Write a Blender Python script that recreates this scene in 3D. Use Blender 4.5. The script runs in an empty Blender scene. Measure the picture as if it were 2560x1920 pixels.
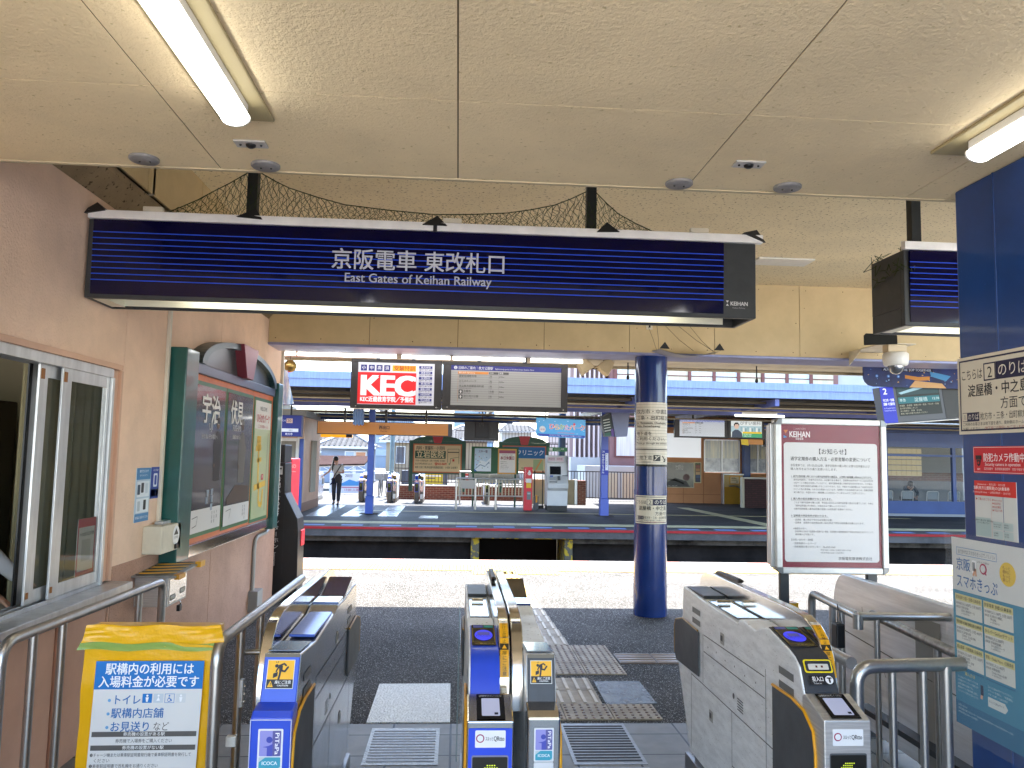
import bpy, bmesh, math, random
from mathutils import Vector, Matrix
random.seed(7)
S = bpy.context.scene
COL = S.collection
R = math.radians
PI = math.pi
# ------------------------------------------------------------------ camera
def make_camera():
    yaw, pitch, roll = R(3.80), R(5.10), 0.0197
    cy, sy, cp, sp, cr, sr = math.cos(yaw), math.sin(yaw), math.cos(pitch), math.sin(pitch), math.cos(roll), math.sin(roll)
    f0, r0, u0 = Vector((sy, cy, 0)), Vector((cy, -sy, 0)), Vector((0, 0, 1))
    fwd = f0 * cp + u0 * sp
    up1 = u0 * cp - f0 * sp
    right = r0 * cr + up1 * sr
    up = up1 * cr - r0 * sr
    cam = bpy.data.cameras.new('camera')
    cam.sensor_width = 36
    cam.lens = 36 * 1980 / 2560
    cam.clip_start = 0.05
    cam.clip_end = 3000
    o = bpy.data.objects.new('camera', cam)
    m = Matrix((right, up, -fwd)).transposed().to_4x4()
    m.translation = (0, 0, 1.6)
    o.matrix_world = m
    COL.objects.link(o)
    S.camera = o
make_camera()
# ------------------------------------------------------------------ light
EXPOSURE = 3.45
SUN_E, SUN_A = R(66), R(12)
W = bpy.data.worlds.new('World')
S.world = W
W.use_nodes = True
nt = W.node_tree
bg = nt.nodes['Background']
sky = nt.nodes.new('ShaderNodeTexSky')
sky.sky_type = 'NISHITA'
sky.sun_disc = False
sky.sun_elevation = SUN_E
sky.sun_rotation = SUN_A
nt.links.new(sky.outputs[0], bg.inputs[0])
bg.inputs[1].default_value = 0.115
sl = bpy.data.lights.new('sun', 'SUN')
sl.energy = 3.0
sl.angle = R(0.5)
sl.color = (1, .965, .9)
so = bpy.data.objects.new('sun', sl)
so.rotation_euler = Vector((math.sin(SUN_A) * math.cos(SUN_E), math.cos(SUN_A) * math.cos(SUN_E), math.sin(SUN_E))).to_track_quat('Z', 'Y').to_euler()
COL.objects.link(so)
S.view_settings.view_transform = 'Standard'
S.view_settings.look = 'None'
S.view_settings.exposure = EXPOSURE
S.view_settings.gamma = 1
S.view_settings.use_curve_mapping = False
S.cycles.max_bounces = 8
S.cycles.diffuse_bounces = 5
S.cycles.glossy_bounces = 4
S.cycles.use_denoising = True
S.cycles.sample_clamp_indirect = 8

# ------------------------------------------------------------------ materials
def lin(h):
    h = h.lstrip('#')
    out = []
    for i in (0, 2, 4):
        c = int(h[i:i+2], 16) / 255
        out.append(c / 12.92 if c <= .04045 else ((c + .055) / 1.055) ** 2.4)
    return tuple(out)
MATS = {}
def mat(name, col, rough=.5, metal=0., bump=None, var=None, emit=0., spec=.5, coat=0., alpha=None, trans=0., stretch=(1, 1, 1), specks=None, bump2=None):
    """procedural principled material; var=(scale, amount[,colour2]); bump=(scale, strength, kind)"""
    if name in MATS: return MATS[name]
    m = bpy.data.materials.new(name)
    m.use_nodes = True
    n, l = m.node_tree.nodes, m.node_tree.links
    b = n['Principled BSDF']
    c = lin(col) if isinstance(col, str) else col
    b.inputs['Base Color'].default_value = (*c, 1)
    b.inputs['Roughness'].default_value = rough
    b.inputs['Metallic'].default_value = metal
    b.inputs['Specular IOR Level'].default_value = spec if spec != .5 or rough < .6 else .22
    if coat: b.inputs['Coat Weight'].default_value = coat; b.inputs['Coat Roughness'].default_value = .06
    if trans: b.inputs['Transmission Weight'].default_value = trans
    if alpha is not None: b.inputs['Alpha'].default_value = alpha
    if emit:
        b.inputs['Emission Color'].default_value = (*c, 1)
        b.inputs['Emission Strength'].default_value = emit
    tc = n.new('ShaderNodeTexCoord')
    mp = n.new('ShaderNodeMapping')
    mp.inputs['Scale'].default_value = stretch
    l.new(tc.outputs['Object'], mp.inputs[0])
    P = mp.outputs[0]
    colsock = None
    if var:
        tx = n.new('ShaderNodeTexNoise')
        tx.inputs['Scale'].default_value = var[0]
        tx.inputs['Detail'].default_value = 6
        tx.inputs['Roughness'].default_value = .65
        l.new(P, tx.inputs['Vector'])
        mx = n.new('ShaderNodeMix'); mx.data_type = 'RGBA'
        c2 = lin(var[2]) if len(var) > 2 else tuple(x * (1 - var[1]) for x in c)
        hi = min(1.0, 1 + var[1] * .35)
        mx.inputs[6].default_value = (*c2, 1)
        mx.inputs[7].default_value = (*(min(1, x * hi) for x in c), 1)
        rp = n.new('ShaderNodeValToRGB')
        rp.color_ramp.elements[0].position = .36
        rp.color_ramp.elements[1].position = .62
        l.new(tx.outputs[0], rp.inputs[0]); l.new(rp.outputs[0], mx.inputs[0])
        colsock = mx.outputs[2]
        rr = n.new('ShaderNodeMapRange')
        rr.inputs[3].default_value = min(1, rough * 1.25); rr.inputs[4].default_value = rough * .85
        l.new(tx.outputs[0], rr.inputs[0]); l.new(rr.outputs[0], b.inputs['Roughness'])
    if specks:                                   # (scale, threshold, colour)
        tx = n.new('ShaderNodeTexNoise'); tx.inputs['Scale'].default_value = specks[0]; tx.inputs['Detail'].default_value = 3
        l.new(P, tx.inputs['Vector'])
        mx = n.new('ShaderNodeMix'); mx.data_type = 'RGBA'
        mx.inputs[6].default_value = (*c, 1)
        if colsock: l.new(colsock, mx.inputs[6])
        mx.inputs[7].default_value = (*lin(specks[2]), 1)
        mr = n.new('ShaderNodeMapRange'); mr.inputs[1].default_value = specks[1]; mr.inputs[2].default_value = specks[1] + .05
        l.new(tx.outputs[0], mr.inputs[0]); l.new(mr.outputs[0], mx.inputs[0])
        colsock = mx.outputs[2]
    if colsock: l.new(colsock, b.inputs['Base Color'])
    prev = None
    for bp in (bump, bump2):
        if not bp: continue
        kind = bp[2] if len(bp) > 2 else 'noise'
        if kind == 'voronoi':
            tx = n.new('ShaderNodeTexVoronoi'); tx.inputs['Scale'].default_value = bp[0]
        else:
            tx = n.new('ShaderNodeTexNoise'); tx.inputs['Scale'].default_value = bp[0]; tx.inputs['Detail'].default_value = 4
        l.new(P, tx.inputs['Vector'])
        bu = n.new('ShaderNodeBump'); bu.inputs['Strength'].default_value = bp[1]; bu.inputs['Distance'].default_value = bp[3] if len(bp) > 3 else .01
        if kind == 'voronoi': bu.invert = True
        l.new(tx.outputs[0], bu.inputs['Height'])
        if prev: l.new(prev, bu.inputs['Normal'])
        prev = bu.outputs[0]
    if prev: l.new(prev, b.inputs['Normal'])
    MATS[name] = m
    return m
def brickmat(name, c1, c2, mortar, sc, w, h, ms, off=.5, rough=.6, axes='XY', bump=.3, rot=0.):
    if name in MATS: return MATS[name]
    m = bpy.data.materials.new(name); m.use_nodes = True
    n, l = m.node_tree.nodes, m.node_tree.links
    b = n['Principled BSDF']; b.inputs['Roughness'].default_value = rough; b.inputs['Specular IOR Level'].default_value = .3
    tc = n.new('ShaderNodeTexCoord'); sx = n.new('ShaderNodeSeparateXYZ'); cx = n.new('ShaderNodeCombineXYZ')
    l.new(tc.outputs['Object'], sx.inputs[0])
    l.new(sx.outputs[axes[0]], cx.inputs[0]); l.new(sx.outputs[axes[1]], cx.inputs[1])
    bt = n.new('ShaderNodeTexBrick')
    bt.offset = off
    bt.inputs['Color1'].default_value = (*lin(c1), 1); bt.inputs['Color2'].default_value = (*lin(c2), 1); bt.inputs['Mortar'].default_value = (*lin(mortar), 1)
    bt.inputs['Scale'].default_value = sc; bt.inputs['Brick Width'].default_value = w; bt.inputs['Row Height'].default_value = h
    bt.inputs['Mortar Size'].default_value = ms; bt.inputs['Mortar Smooth'].default_value = .1
    l.new(cx.outputs[0], bt.inputs[0])
    nz = n.new('ShaderNodeTexNoise'); nz.inputs['Scale'].default_value = 9; nz.inputs['Detail'].default_value = 8
    l.new(tc.outputs['Object'], nz.inputs['Vector'])
    mx = n.new('ShaderNodeMix'); mx.data_type = 'RGBA'; mx.blend_type = 'MULTIPLY'; mx.inputs[0].default_value = .55
    l.new(bt.outputs[0], mx.inputs[6]); l.new(nz.outputs[0], mx.inputs[7])
    l.new(mx.outputs[2], b.inputs['Base Color'])
    bu = n.new('ShaderNodeBump'); bu.inputs['Strength'].default_value = bump; bu.inputs['Distance'].default_value = .004; bu.invert = True
    l.new(bt.outputs['Fac'], bu.inputs['Height']); l.new(bu.outputs[0], b.inputs['Normal'])
    MATS[name] = m
    return m
def ink(col, emit=0., rough=.42):
    """printed ink / plastic film of one colour"""
    return mat('print_%s_%g_%g' % (col.lstrip('#'), emit, rough), col, rough, emit=emit, spec=.4)
def lamp(name, col, e):
    return mat(name, col, .4, emit=e)
STEEL = mat('brushed_steel', (.66, .65, .63), .38, .75, bump=(6, .10, 'noise', .003), var=(5, .22), stretch=(1, 1, 30), bump2=(60, .05, 'noise', .001))
STEELX = mat('scuffed_steel_panel', (.89, .92, .94), .42, .3, var=(9, .16), stretch=(1, 1, 4), specks=(60, .66, '#8a8780'), bump=(40, .05, 'noise', .002))
TUBE = mat('satin_tube_steel', (.50, .49, .47), .30, .92, var=(18, .15), bump=(90, .04, 'noise', .001))
MIRROR = mat('polished_steel', (.72, .70, .66), .13, 1., var=(7, .12))
ALU = mat('anodised_aluminium', (.62, .63, .64), .38, .75, var=(14, .2), stretch=(1, 1, .2))
DARK = mat('charcoal_plastic', '#3a3d42', .42, var=(30, .15))
BLACK = mat('black_plastic', '#141416', .38, var=(20, .2))
RUBBER = mat('dark_flap_rubber', '#4a4e53', .55, var=(6, .2), bump=(50, .1, 'noise', .002))
GREYM = mat('dark_grey_painted_metal', '#3d4042', .42, .3, var=(9, .2), bump=(120, .03))
BLUE = mat('gate_blue_enamel', '#1f49c8', .3, coat=.3, var=(5, .1))
YEL = mat('yellow_edge_vinyl', '#e0a010', .4, var=(12, .15))
CREAM = mat('cream_wall_panel', '#cbb488', .5, var=(3, .12), bump=(25, .04))
PINK = mat('pink_stucco', '#efcfb6', .8, var=(2.2, .14), bump=(75, .55, 'noise', .012), bump2=(240, .3, 'noise', .004))
PINKF = mat('pink_painted_board', '#d8ae94', .55, var=(2, .12), bump=(40, .05))
CEIL = mat('stippled_ceiling_board', '#f7e2b8', .9, var=(1.7, .12), bump=(80, .55, 'noise', .008), bump2=(190, .45, 'noise', .004), specks=(60, .66, '#d6c090'))
CEIL2 = mat('fissured_ceiling_tile', '#f6e6c0', .9, var=(1.5, .08), specks=(42, .62, '#8a6c3e'), stretch=(1, 1.6, 1), bump=(42, .4, 'noise', .01))
ASPH = mat('asphalt_painted_glints', (.058, .053, .046), .68, var=(1.2, .35), spec=.14, bump=(75, .9, 'noise', .02), specks=(110, .60, '#bdbab4'), bump2=(260, .6, 'noise', .006))  # pale specks double as aggregate and painted glints
ASPHF = mat('asphalt_far', (.046, .045, .045), .6, spec=.3, var=(1.0, .3), bump=(60, .5, 'noise', .01), specks=(90, .7, '#8e8e8c'))
BEAM = mat('violet_blue_beam_paint', '#9094bc', .28, .1, var=(3, .25), bump=(9, .05))
NAVY = mat('navy_gloss_paint', '#17407e', .3, coat=.2, var=(3, .25), specks=(70, .74, '#3f68b0'))
NAVYC = mat('navy_column_paint', '#0d2f70', .2, coat=.4, var=(2.5, .25), specks=(60, .76, '#5a78b0'))
COLB = mat('far_column_blue', '#3556a6', .4, var=(2, .2))
SKYB = mat('sky_blue_fascia', '#7f93c0', .5, var=(4, .18), stretch=(6, 1, .6))
TEAL = mat('dark_teal_frame', '#0e5550', .32, coat=.3, var=(5, .2))
ORANGE = mat('orange_frame', '#d2703c', .45, var=(5, .15))
WHITEP = mat('white_painted_metal', '#e8e6e0', .45, var=(8, .1))
IVORY = mat('ivory_plastic', '#d9d1bd', .5, var=(8, .12))
RED = mat('red_cabinet_paint', '#d02030', .4, var=(5, .1))
GLASS = mat('window_glass', (.08, .10, .085), .02, spec=.1, alpha=.26)
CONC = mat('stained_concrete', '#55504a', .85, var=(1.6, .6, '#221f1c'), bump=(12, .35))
BRICKR = brickmat('red_brick', '#8a4630', '#74382a', '#a08870', 1, .22, .07, .008, axes='XZ')
BRICKD = brickmat('dark_brown_brick', '#4a2222', '#3e1c1e', '#2c1616', 1, .22, .07, .010, axes='XZ')
TILEF = brickmat('grey_floor_tile', '#8f8d86', '#86847e', '#262624', 1, .333, .313, .006, off=0, rough=.5, axes='XY')

# ------------------------------------------------------------------ mesh builder
class MB:
    def __init__(s): s.v = []; s.f = []; s.m = []; s.sm = []; s.mats = []
    def mi(s, mt):
        if mt not in s.mats: s.mats.append(mt)
        return s.mats.index(mt)
    def add(s, vs, fs, mt, smooth=False):
        k = len(s.v); s.v += [tuple(v) for v in vs]; i = s.mi(mt)
        for f in fs: s.f.append([a + k for a in f]); s.m.append(i); s.sm.append(smooth)
        return s
    def box(s, x0, x1, y0, y1, z0, z1, mt):
        v = [(x, y, z) for z in (z0, z1) for y in (y0, y1) for x in (x0, x1)]
        return s.add(v, [(0, 2, 3, 1), (4, 5, 7, 6), (0, 1, 5, 4), (2, 6, 7, 3), (0, 4, 6, 2), (1, 3, 7, 5)], mt)
    def prism(s, pts, ax, a, b, mt, smooth=False):
        """polygon pts in the plane normal to axis ax ('x': (y,z), 'y': (x,z), 'z': (x,y)) pushed from a to b"""
        n = len(pts)
        def P(p, t): return {'x': (t, p[0], p[1]), 'y': (p[0], t, p[1]), 'z': (p[0], p[1], t)}[ax]
        v = [P(p, a) for p in pts] + [P(p, b) for p in pts]
        ar = sum(pts[i][0] * pts[(i+1) % n][1] - pts[(i+1) % n][0] * pts[i][1] for i in range(n))
        flip = (ar > 0) ^ (ax == 'y') ^ (b < a)
        A = list(range(n)); B = [i + n for i in range(n)]
        fs = [A[::-1] if flip else A, B if flip else B[::-1]]
        sd = [(i, (i+1) % n, (i+1) % n + n, i + n) for i in range(n)]
        if not flip: sd = [q[::-1] for q in sd]
        k = len(s.f)
        s.add(v, fs + sd, mt)
        if smooth:
            for i in range(k + 2, len(s.f)): s.sm[i] = True
        return s
    def tube(s, path, r, mt, n=12, caps=True, smooth=True):
        P = [Vector(p) for p in path]; k = len(P); vs = []; fs = []
        rs = r if isinstance(r, (list, tuple)) else [r] * k
        t0 = (P[1] - P[0]).normalized()
        up = Vector((0, 0, 1)) if abs(t0.z) < .9 else Vector((1, 0, 0))
        nrm = (up - t0 * up.dot(t0)).normalized()
        for i in range(k):
            t = (P[min(i+1, k-1)] - P[max(i-1, 0)]).normalized()
            nrm = nrm - t * nrm.dot(t)
            nrm = nrm.normalized() if nrm.length > 1e-6 else t.orthogonal().normalized()
            bn = t.cross(nrm)
            for j in range(n):
                a = 2 * PI * j / n
                vs.append(P[i] + (nrm * math.cos(a) + bn * math.sin(a)) * rs[i])
        for i in range(k - 1):
            for j in range(n):
                a, b = i * n + j, i * n + (j + 1) % n
                fs.append((a, b, b + n, a + n))
        if n > 3 or caps:
            if caps: fs.append(tuple(range(n))[::-1]); fs.append(tuple((k-1) * n + j for j in range(n)))
        k0 = len(s.f)
        s.add(vs, fs, mt, smooth)
        if caps: s.sm[-1] = s.sm[-2] = False
        return s
    def lathe(s, prof, c, mt, n=28, smooth=True):
        vs = []; fs = []
        for r, z in prof:
            for j in range(n):
                a = 2 * PI * j / n
                vs.append((c[0] + r * math.cos(a), c[1] + r * math.sin(a), c[2] + z))
        for i in range(len(prof) - 1):
            for j in range(n):
                a, b = i * n + j, i * n + (j + 1) % n
                fs.append((a, b, b + n, a + n))
        s.add(vs, fs, mt, smooth)
        s.add([], [], mt)
        k = len(s.v) - len(vs)
        for i0, rev in ((0, True), ((len(prof) - 1) * n, False)):
            if prof[0 if rev else -1][0] > 1e-5:
                f = [k + i0 + j for j in range(n)]
                s.f.append(f[::-1] if rev else f); s.m.append(s.mi(mt)); s.sm.append(False)
        return s
    def ball(s, c, r, mt, n=16, sq=(1, 1, 1)):
        prof = [(max(1e-4, r * math.sin(PI * i / n)), -r * math.cos(PI * i / n)) for i in range(n + 1)]
        k = len(s.v); s.lathe(prof, (0, 0, 0), mt, n * 2)
        for i in range(k, len(s.v)): s.v[i] = (c[0] + s.v[i][0] * sq[0], c[1] + s.v[i][1] * sq[1], c[2] + s.v[i][2] * sq[2])
        return s
    def quad(s, a, b, c, d, mt): return s.add([a, b, c, d], [(0, 1, 2, 3)], mt)
    def build(s, name, parent=None, bevel=0, seg=2):
        me = bpy.data.meshes.new(name)
        me.from_pydata(s.v, [], s.f)
        for mt in s.mats: me.materials.append(mt)
        me.polygons.foreach_set('material_index', s.m)
        me.polygons.foreach_set('use_smooth', s.sm)
        me.update()
        if any(s.sm): me.set_sharp_from_angle(angle=R(78))
        o = bpy.data.objects.new(name, me)
        COL.objects.link(o)
        if parent is not None:
            o.parent = parent
            base = parent
            off = Vector(base.location) if base.parent is None else Vector(base.get('_off', (0, 0, 0)))
            if base.parent is None: o.matrix_parent_inverse = Matrix.Translation(-off)
        if bevel:
            md = o.modifiers.new('bevel', 'BEVEL'); md.width = bevel; md.segments = seg; md.limit_method = 'ANGLE'; md.angle_limit = R(40)
            md.harden_normals = False
        return o
def tag(o, label=None, cat=None, group=None, kind=None):
    if label: o['label'] = label
    if cat: o['category'] = cat
    if group: o['group'] = group
    if kind: o['kind'] = kind
    return o
def thing(name, label, cat, loc, group=None):
    o = bpy.data.objects.new(name, None); o.empty_display_size = .1
    o.location = loc
    COL.objects.link(o)
    return tag(o, label, cat, group)
def copy_thing(r, d, label, group=None):
    n = r.copy(); COL.objects.link(n); n.location = Vector(r.location) + Vector(d); n['label'] = label
    if group: n['group'] = group
    def rec(src, dst):
        for ch in [c for c in src.children]:
            k = ch.copy(); COL.objects.link(k); k.parent = dst
            rec(ch, k)
    rec(r, n)
    return n
def struct(name, mb, bevel=0):
    return tag(mb.build(name, bevel=bevel), kind='structure')
# ------------------------------------------------------------------ printing: flat graphics and lettering
FONTS = {}
def glyphs(s, res=2):
    k = (s, res)
    if k in FONTS: return FONTS[k]
    c = bpy.data.curves.new('t', 'FONT'); c.body = s; c.resolution_u = res
    o = bpy.data.objects.new('t', c)
    me = o.to_mesh()
    vs = [(v.co.x, v.co.y) for v in me.vertices]; fs = [tuple(p.vertices) for p in me.polygons]
    o.to_mesh_clear(); bpy.data.objects.remove(o); bpy.data.curves.remove(c)
    w = max([v[0] for v in vs], default=1)
    FONTS[k] = (vs, fs, w)
    return FONTS[k]
class Print:
    def __init__(s, o, u, v, n, step=.0012, bend=None, emit=0., rough=.42):
        s.o, s.u, s.v, s.n = Vector(o), Vector(u), Vector(v), Vector(n)
        s.step, s.bend, s.emit, s.rough = step, bend, emit, rough
        s.mb = MB()
    def P(s, x, y, l):
        d = l * s.step
        if s.bend:
            cx, cy, r, p0 = s.bend
            a = p0 + x / r
            return (cx + (r + d) * math.sin(a), cy - (r + d) * math.cos(a), s.o.z - y)
        return tuple(s.o + s.u * x + s.v * y + s.n * d)
    def ink(s, c): return ink(c, s.emit, s.rough) if isinstance(c, str) else c
    def poly(s, pts, c, l=1):
        f = list(range(len(pts)))
        ar = sum(pts[i][0] * pts[(i+1) % len(pts)][1] - pts[(i+1) % len(pts)][0] * pts[i][1] for i in f)
        s.mb.add([s.P(x, y, l) for x, y in pts], [f[::-1] if ar > 0 else f], s.ink(c)); return s
    def rect(s, x, y, w, h, c, l=1, r=0):
        if r:
            pts = []
            for cx, cy, a0 in ((x+w-r, y+h-r, 0), (x+r, y+h-r, 90), (x+r, y+r, 180), (x+w-r, y+r, 270)):
                pts += [(cx + r * math.cos(R(a0 + k * 22.5)), cy + r * math.sin(R(a0 + k * 22.5))) for k in range(5)]
            return s.poly(pts, c, l)
        n = 14 if s.bend else 1
        for i in range(n): s.poly([(x + w*i/n, y), (x + w*(i+1)/n, y), (x + w*(i+1)/n, y+h), (x + w*i/n, y+h)], c, l)
        return s
    def frame(s, x, y, w, h, t, c, l=1):
        s.rect(x, y, w, t, c, l); s.rect(x, y+h-t, w, t, c, l); s.rect(x, y+t, t, h-2*t, c, l); return s.rect(x+w-t, y+t, t, h-2*t, c, l)
    def disc(s, x, y, r, c, l=1, n=20, sx=1): return s.poly([(x + r*sx*math.cos(2*PI*i/n), y + r*math.sin(2*PI*i/n)) for i in range(n)], c, l)
    def line(s, pts, w, c, l=1):
        for (x0, y0), (x1, y1) in zip(pts, pts[1:]):
            d = math.hypot(x1-x0, y1-y0) or 1; nx, ny = -(y1-y0)/d*w/2, (x1-x0)/d*w/2
            s.poly([(x0+nx, y0+ny), (x1+nx, y1+ny), (x1-nx, y1-ny), (x0-nx, y0-ny)], c, l)
        return s
    def text(s, x, y, h, t, c, l=2, w=None, al='l', bold=0., rot=0, maxw=None):
        """h = character height; y = top of the line; w = fitted width"""
        vs, fs, W0 = glyphs(t, 3 if h > .03 else 2)
        if not vs: return s
        sx = h
        if w: sx = w / W0
        elif maxw and W0 * h > maxw: sx = maxw / W0
        tw = W0 * sx
        x0 = x - (tw if al == 'r' else tw / 2 if al == 'c' else 0)
        ca, sa = math.cos(R(rot)), math.sin(R(rot))
        B = bold
        sh = [(0, 0)] if not B else [(-B, 0), (B, 0)] if h < .03 else [(-B, -.6*B), (B, -.6*B), (-B, .6*B), (B, .6*B), (0, 0)]
        for k, (ox, oy) in enumerate(sh):
            out = []
            for a, b in vs:
                px, py = x0 + (a + ox) * sx - x, (.86 - b - oy) * h
                out.append(s.P(x + px * ca - py * sa, y + px * sa + py * ca, l + k * .12))
            s.mb.add(out, fs, s.ink(c))
        return s
    def vtext(s, x, y, h, t, c, l=2, gap=1.05, bold=0.):
        for i, ch in enumerate(t):
            if ch in 'ー～〜':
                s.text(x + h, y + i * h * gap + h*.02, h, ch, c, l, bold=bold, rot=90)
            elif ch != ' ': s.text(x, y + i * h * gap, h, ch, c, l, bold=bold)
        return s
    def lines(s, x, y, h, ts, c, gap=1.45, **k):
        for i, t in enumerate(ts): s.text(x, y + i * h * gap, h, t, c, **k)
        return s
    def done(s, name, parent): return s.mb.build(name, parent)
FRONT = dict(u=(1, 0, 0), v=(0, 0, -1), n=(0, -1, 0))
def fprint(x, y, z, **k): return Print((x, y, z), **FRONT, **k)
# ================================================================== SETTING
XW = -1.92            # face of the pink station wall
CZ, CE = 2.68, 3.05   # low ceiling height and its front edge
# ground far below and beyond
struct('ground', MB().box(-160, 160, 30.6, 220, -.5, -.14, mat('street_ground', (.10, .098, .095), .8, var=(.4, .3))))
struct('street', MB().box(-60, 60, -60, -2.2, -.4, -.02, mat('bounce_paving', (.56, .515, .46), .8, var=(.5, .3))))  # unseen ground behind the camera, coloured pale and warm to bounce sun indoors
for x0, x1 in ((5.2, 60), (-60, -5.2)): struct('side_bounce_paving', MB().box(x0, x1, -2.2, 4.88, -.4, -.012, mat('bounce_paving', (.56, .515, .46))))  # unseen side ground added to bounce more light inside
struct('concourse_floor', MB().box(-5.2, 5.2, -2.2, 4.88, -.3, 0, TILEF))
b = MB().box(-40, 40, 4.88, 12.2, -.3, -.003, ASPH)
struct('near_platform', b)
b = MB().box(-40, 40, 11.72, 12.22, -.28, .002, mat('pale_platform_coping', (.30, .29, .28), .7, var=(2, .3), bump=(50, .3)))
struct('near_platform_coping', b)
b = MB()
OR_, WH_ = mat('coping_orange_paint', '#b35a35', .7), mat('coping_white_paint', '#b9b7b0', .7)
for i in range(60):
    b.box(-20 + i * .7, -20 + i * .7 + .33, 12.04, 12.16, -.02, .006, OR_ if i % 2 else WH_)
struct('near_platform_edge_marking', b)
# track bed
b = MB().box(-60, 60, 12.1, 18.9, -1.5, -1.2, mat('track_ballast', (.12, .11, .10), .9, var=(8, .5), bump=(40, 1, 'voronoi', .04)))
struct('track_bed', b)
RAIL = mat('rusty_rail', (.20, .12, .08), .5, .5, var=(8, .3))
for y in (13.0, 14.07, 16.6, 17.67):
    b = MB().prism([(y-.06, -1.2), (y+.06, -1.2), (y+.012, -1.17), (y+.012, -1.09), (y+.035, -1.08), (y+.035, -1.05), (y-.035, -1.05), (y-.035, -1.08), (y-.012, -1.09), (y-.012, -1.17)], 'x', -50, 50, RAIL)
    tag(b.build('rail'), 'steel running rail laid along the sunken track bed', 'rail', 'running rails of the two tracks')
b = MB().box(-40, 40, 12.0, 12.1, -1.5, -.28, CONC)
struct('near_platform_wall', b)
# far platform with a refuge opening
FZ = -.13
NX0, NX1 = .55, 2.56
b = MB()
b.box(-60, 60, 18.98, 32, -.36, FZ, ASPHF)
struct('far_platform', b)
b = MB().box(-60, 60, 18.62, 19.0, -.33, FZ + .004, mat('far_platform_coping', (.10, .098, .096), .7, var=(2, .4), bump=(30, .3)))
struct('far_platform_coping', b)
b = MB()
RP = mat('red_edge_paint', '#98282b', .6, var=(3, .2))
b.box(-60, 60, 18.6, 18.72, -.172, FZ + .008, RP)
struct('far_platform_red_edge', b)
b = MB()
for x in range(-22, 32): b.box(x * .9, x * .9 + .5, 19.02, 19.28, FZ - .01, FZ + .004, mat('edge_dash_paint', '#6d7fae', .6))
struct('far_platform_dash_marking', b)
b = MB()
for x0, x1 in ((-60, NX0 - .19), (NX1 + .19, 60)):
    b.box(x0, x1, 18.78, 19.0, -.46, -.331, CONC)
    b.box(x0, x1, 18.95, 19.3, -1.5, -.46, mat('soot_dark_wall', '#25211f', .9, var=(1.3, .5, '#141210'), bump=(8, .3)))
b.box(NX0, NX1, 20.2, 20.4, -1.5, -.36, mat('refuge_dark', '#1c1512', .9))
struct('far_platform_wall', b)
NY = mat('worn_yellow_concrete', '#5a5648', .85, specks=(7, .5, '#a8902c'), bump=(15, .5))
t = thing('refuge_opening', 'dark refuge recess under the far platform edge framed in worn yellow paint', 'refuge recess', (1.55, 18.85, -1.2))
MB().box(NX0 - .19, NX1 + .19, 18.76, 20.2, -.345, -.25, NY).box(NX0 - .19, NX1 + .19, 18.70, 18.77, -.36, -.195, NY).build('lintel', t, .01)
for x in (NX0 - .19, NX1): MB().box(x, x + .19, 18.75, 20.2, -1.5, -.346, NY).build('jamb', t, .01)
# tactile paving ----------------------------------------------------
TAC = mat('worn_shade_tactile_tile', '#b0a48f', .6, spec=.2, var=(6, .35), bump=(40, .25))  # wear and roof shade put into the grey; the sunlit run is yellow
TACD = mat('tactile_stud', '#6d5644', .4, var=(9, .2))
TACB = mat('tactile_bar', '#d2c8b4', .5, spec=.25, var=(9, .2))
TACY = mat('yellow_tactile_tile', '#b3965a', .8, var=(5, .15), bump=(40, .2))
def tactile(name, tiles, base, stud, z=0., far=False):
    b = MB()
    for x, y, k in tiles:
        b.box(x + .003, x + .297, y + .003, y + .297, z - .02, z + .004, base)
        if k == 'd':
            n = 6
            for i in range(n):
                for j in range(n):
                    cx, cy = x + .3 * (i + .5) / n, y + .3 * (j + .5) / n
                    r = .0115
                    vs = [(cx + r*math.cos(a*PI/4), cy + r*math.sin(a*PI/4), z + .0042) for a in range(8)] + [(cx + r*.7*math.cos(a*PI/4), cy + r*.7*math.sin(a*PI/4), z + .009) for a in range(8)]
                    b.add(vs, [tuple(range(8, 16))] + [(a, (a+1) % 8, (a+1) % 8 + 8, a + 8) for a in range(8)], stud)
        elif k == 'g':
            for i in range(4):
                cx = x + .3 * (i + .5) / 4
                b.box(cx - .011, cx + .011, y + .015, y + .285, z + .003, z + .010, stud)
        elif k == 'h':
            for i in range(4):
                cy = y + .3 * (i + .5) / 4
                b.box(x + .012, x + .288, cy - .011, cy + .011, z + .003, z + .010, stud)
    return struct(name, b)
tactile('tactile_paving_dots', [(x, 4.94, 'd') for x in (.40, .70, 1.0)] + [(x, y, 'd') for x in (.39, .69, .99) for y in (5.94, 6.24, 6.53)], TAC, TACD)
gd = [(x, y, 'g') for x in (.68,) for y in (5.24, 5.54)]
gd += [(.985 - (6.83 + i * .3 - 6.8) * .037 - .30, 6.83 + i * .3, 'g') for i in range(6)]
tactile('tactile_paving_bars', gd, TAC, TACB)
gd = [(.985 - (8.63 + i * .3 - 6.8) * .037 - .30, 8.63 + i * .3, 'g') for i in range(8)]
gd += [(.985 - 4.2 * .037 - .6 + k*.3, 10.78, 'd') for k in range(4)]
tactile('yellow_tactile_path', gd, TACY, TACY)
tactile('yellow_tactile_strip', [(-9 + i * .3, 11.09 + j * .3, 'd') for i in range(60) for j in range(2) if not(-1.1 < -9+i*.3-1.0 < -1.2)], TACY, TACY)
tactile('tactile_paving_branch', [(1.30 + i * .3, 6.25, 'h') for i in range(7)], mat('brown_tactile_tile', '#6f5a48', .4, var=(8, .2)), mat('brown_tactile_bar', '#9a8672', .35))
FY = mat('cream_tactile_far', '#c2b78e', .6, var=(3, .2), bump=(30, .3))
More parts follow.
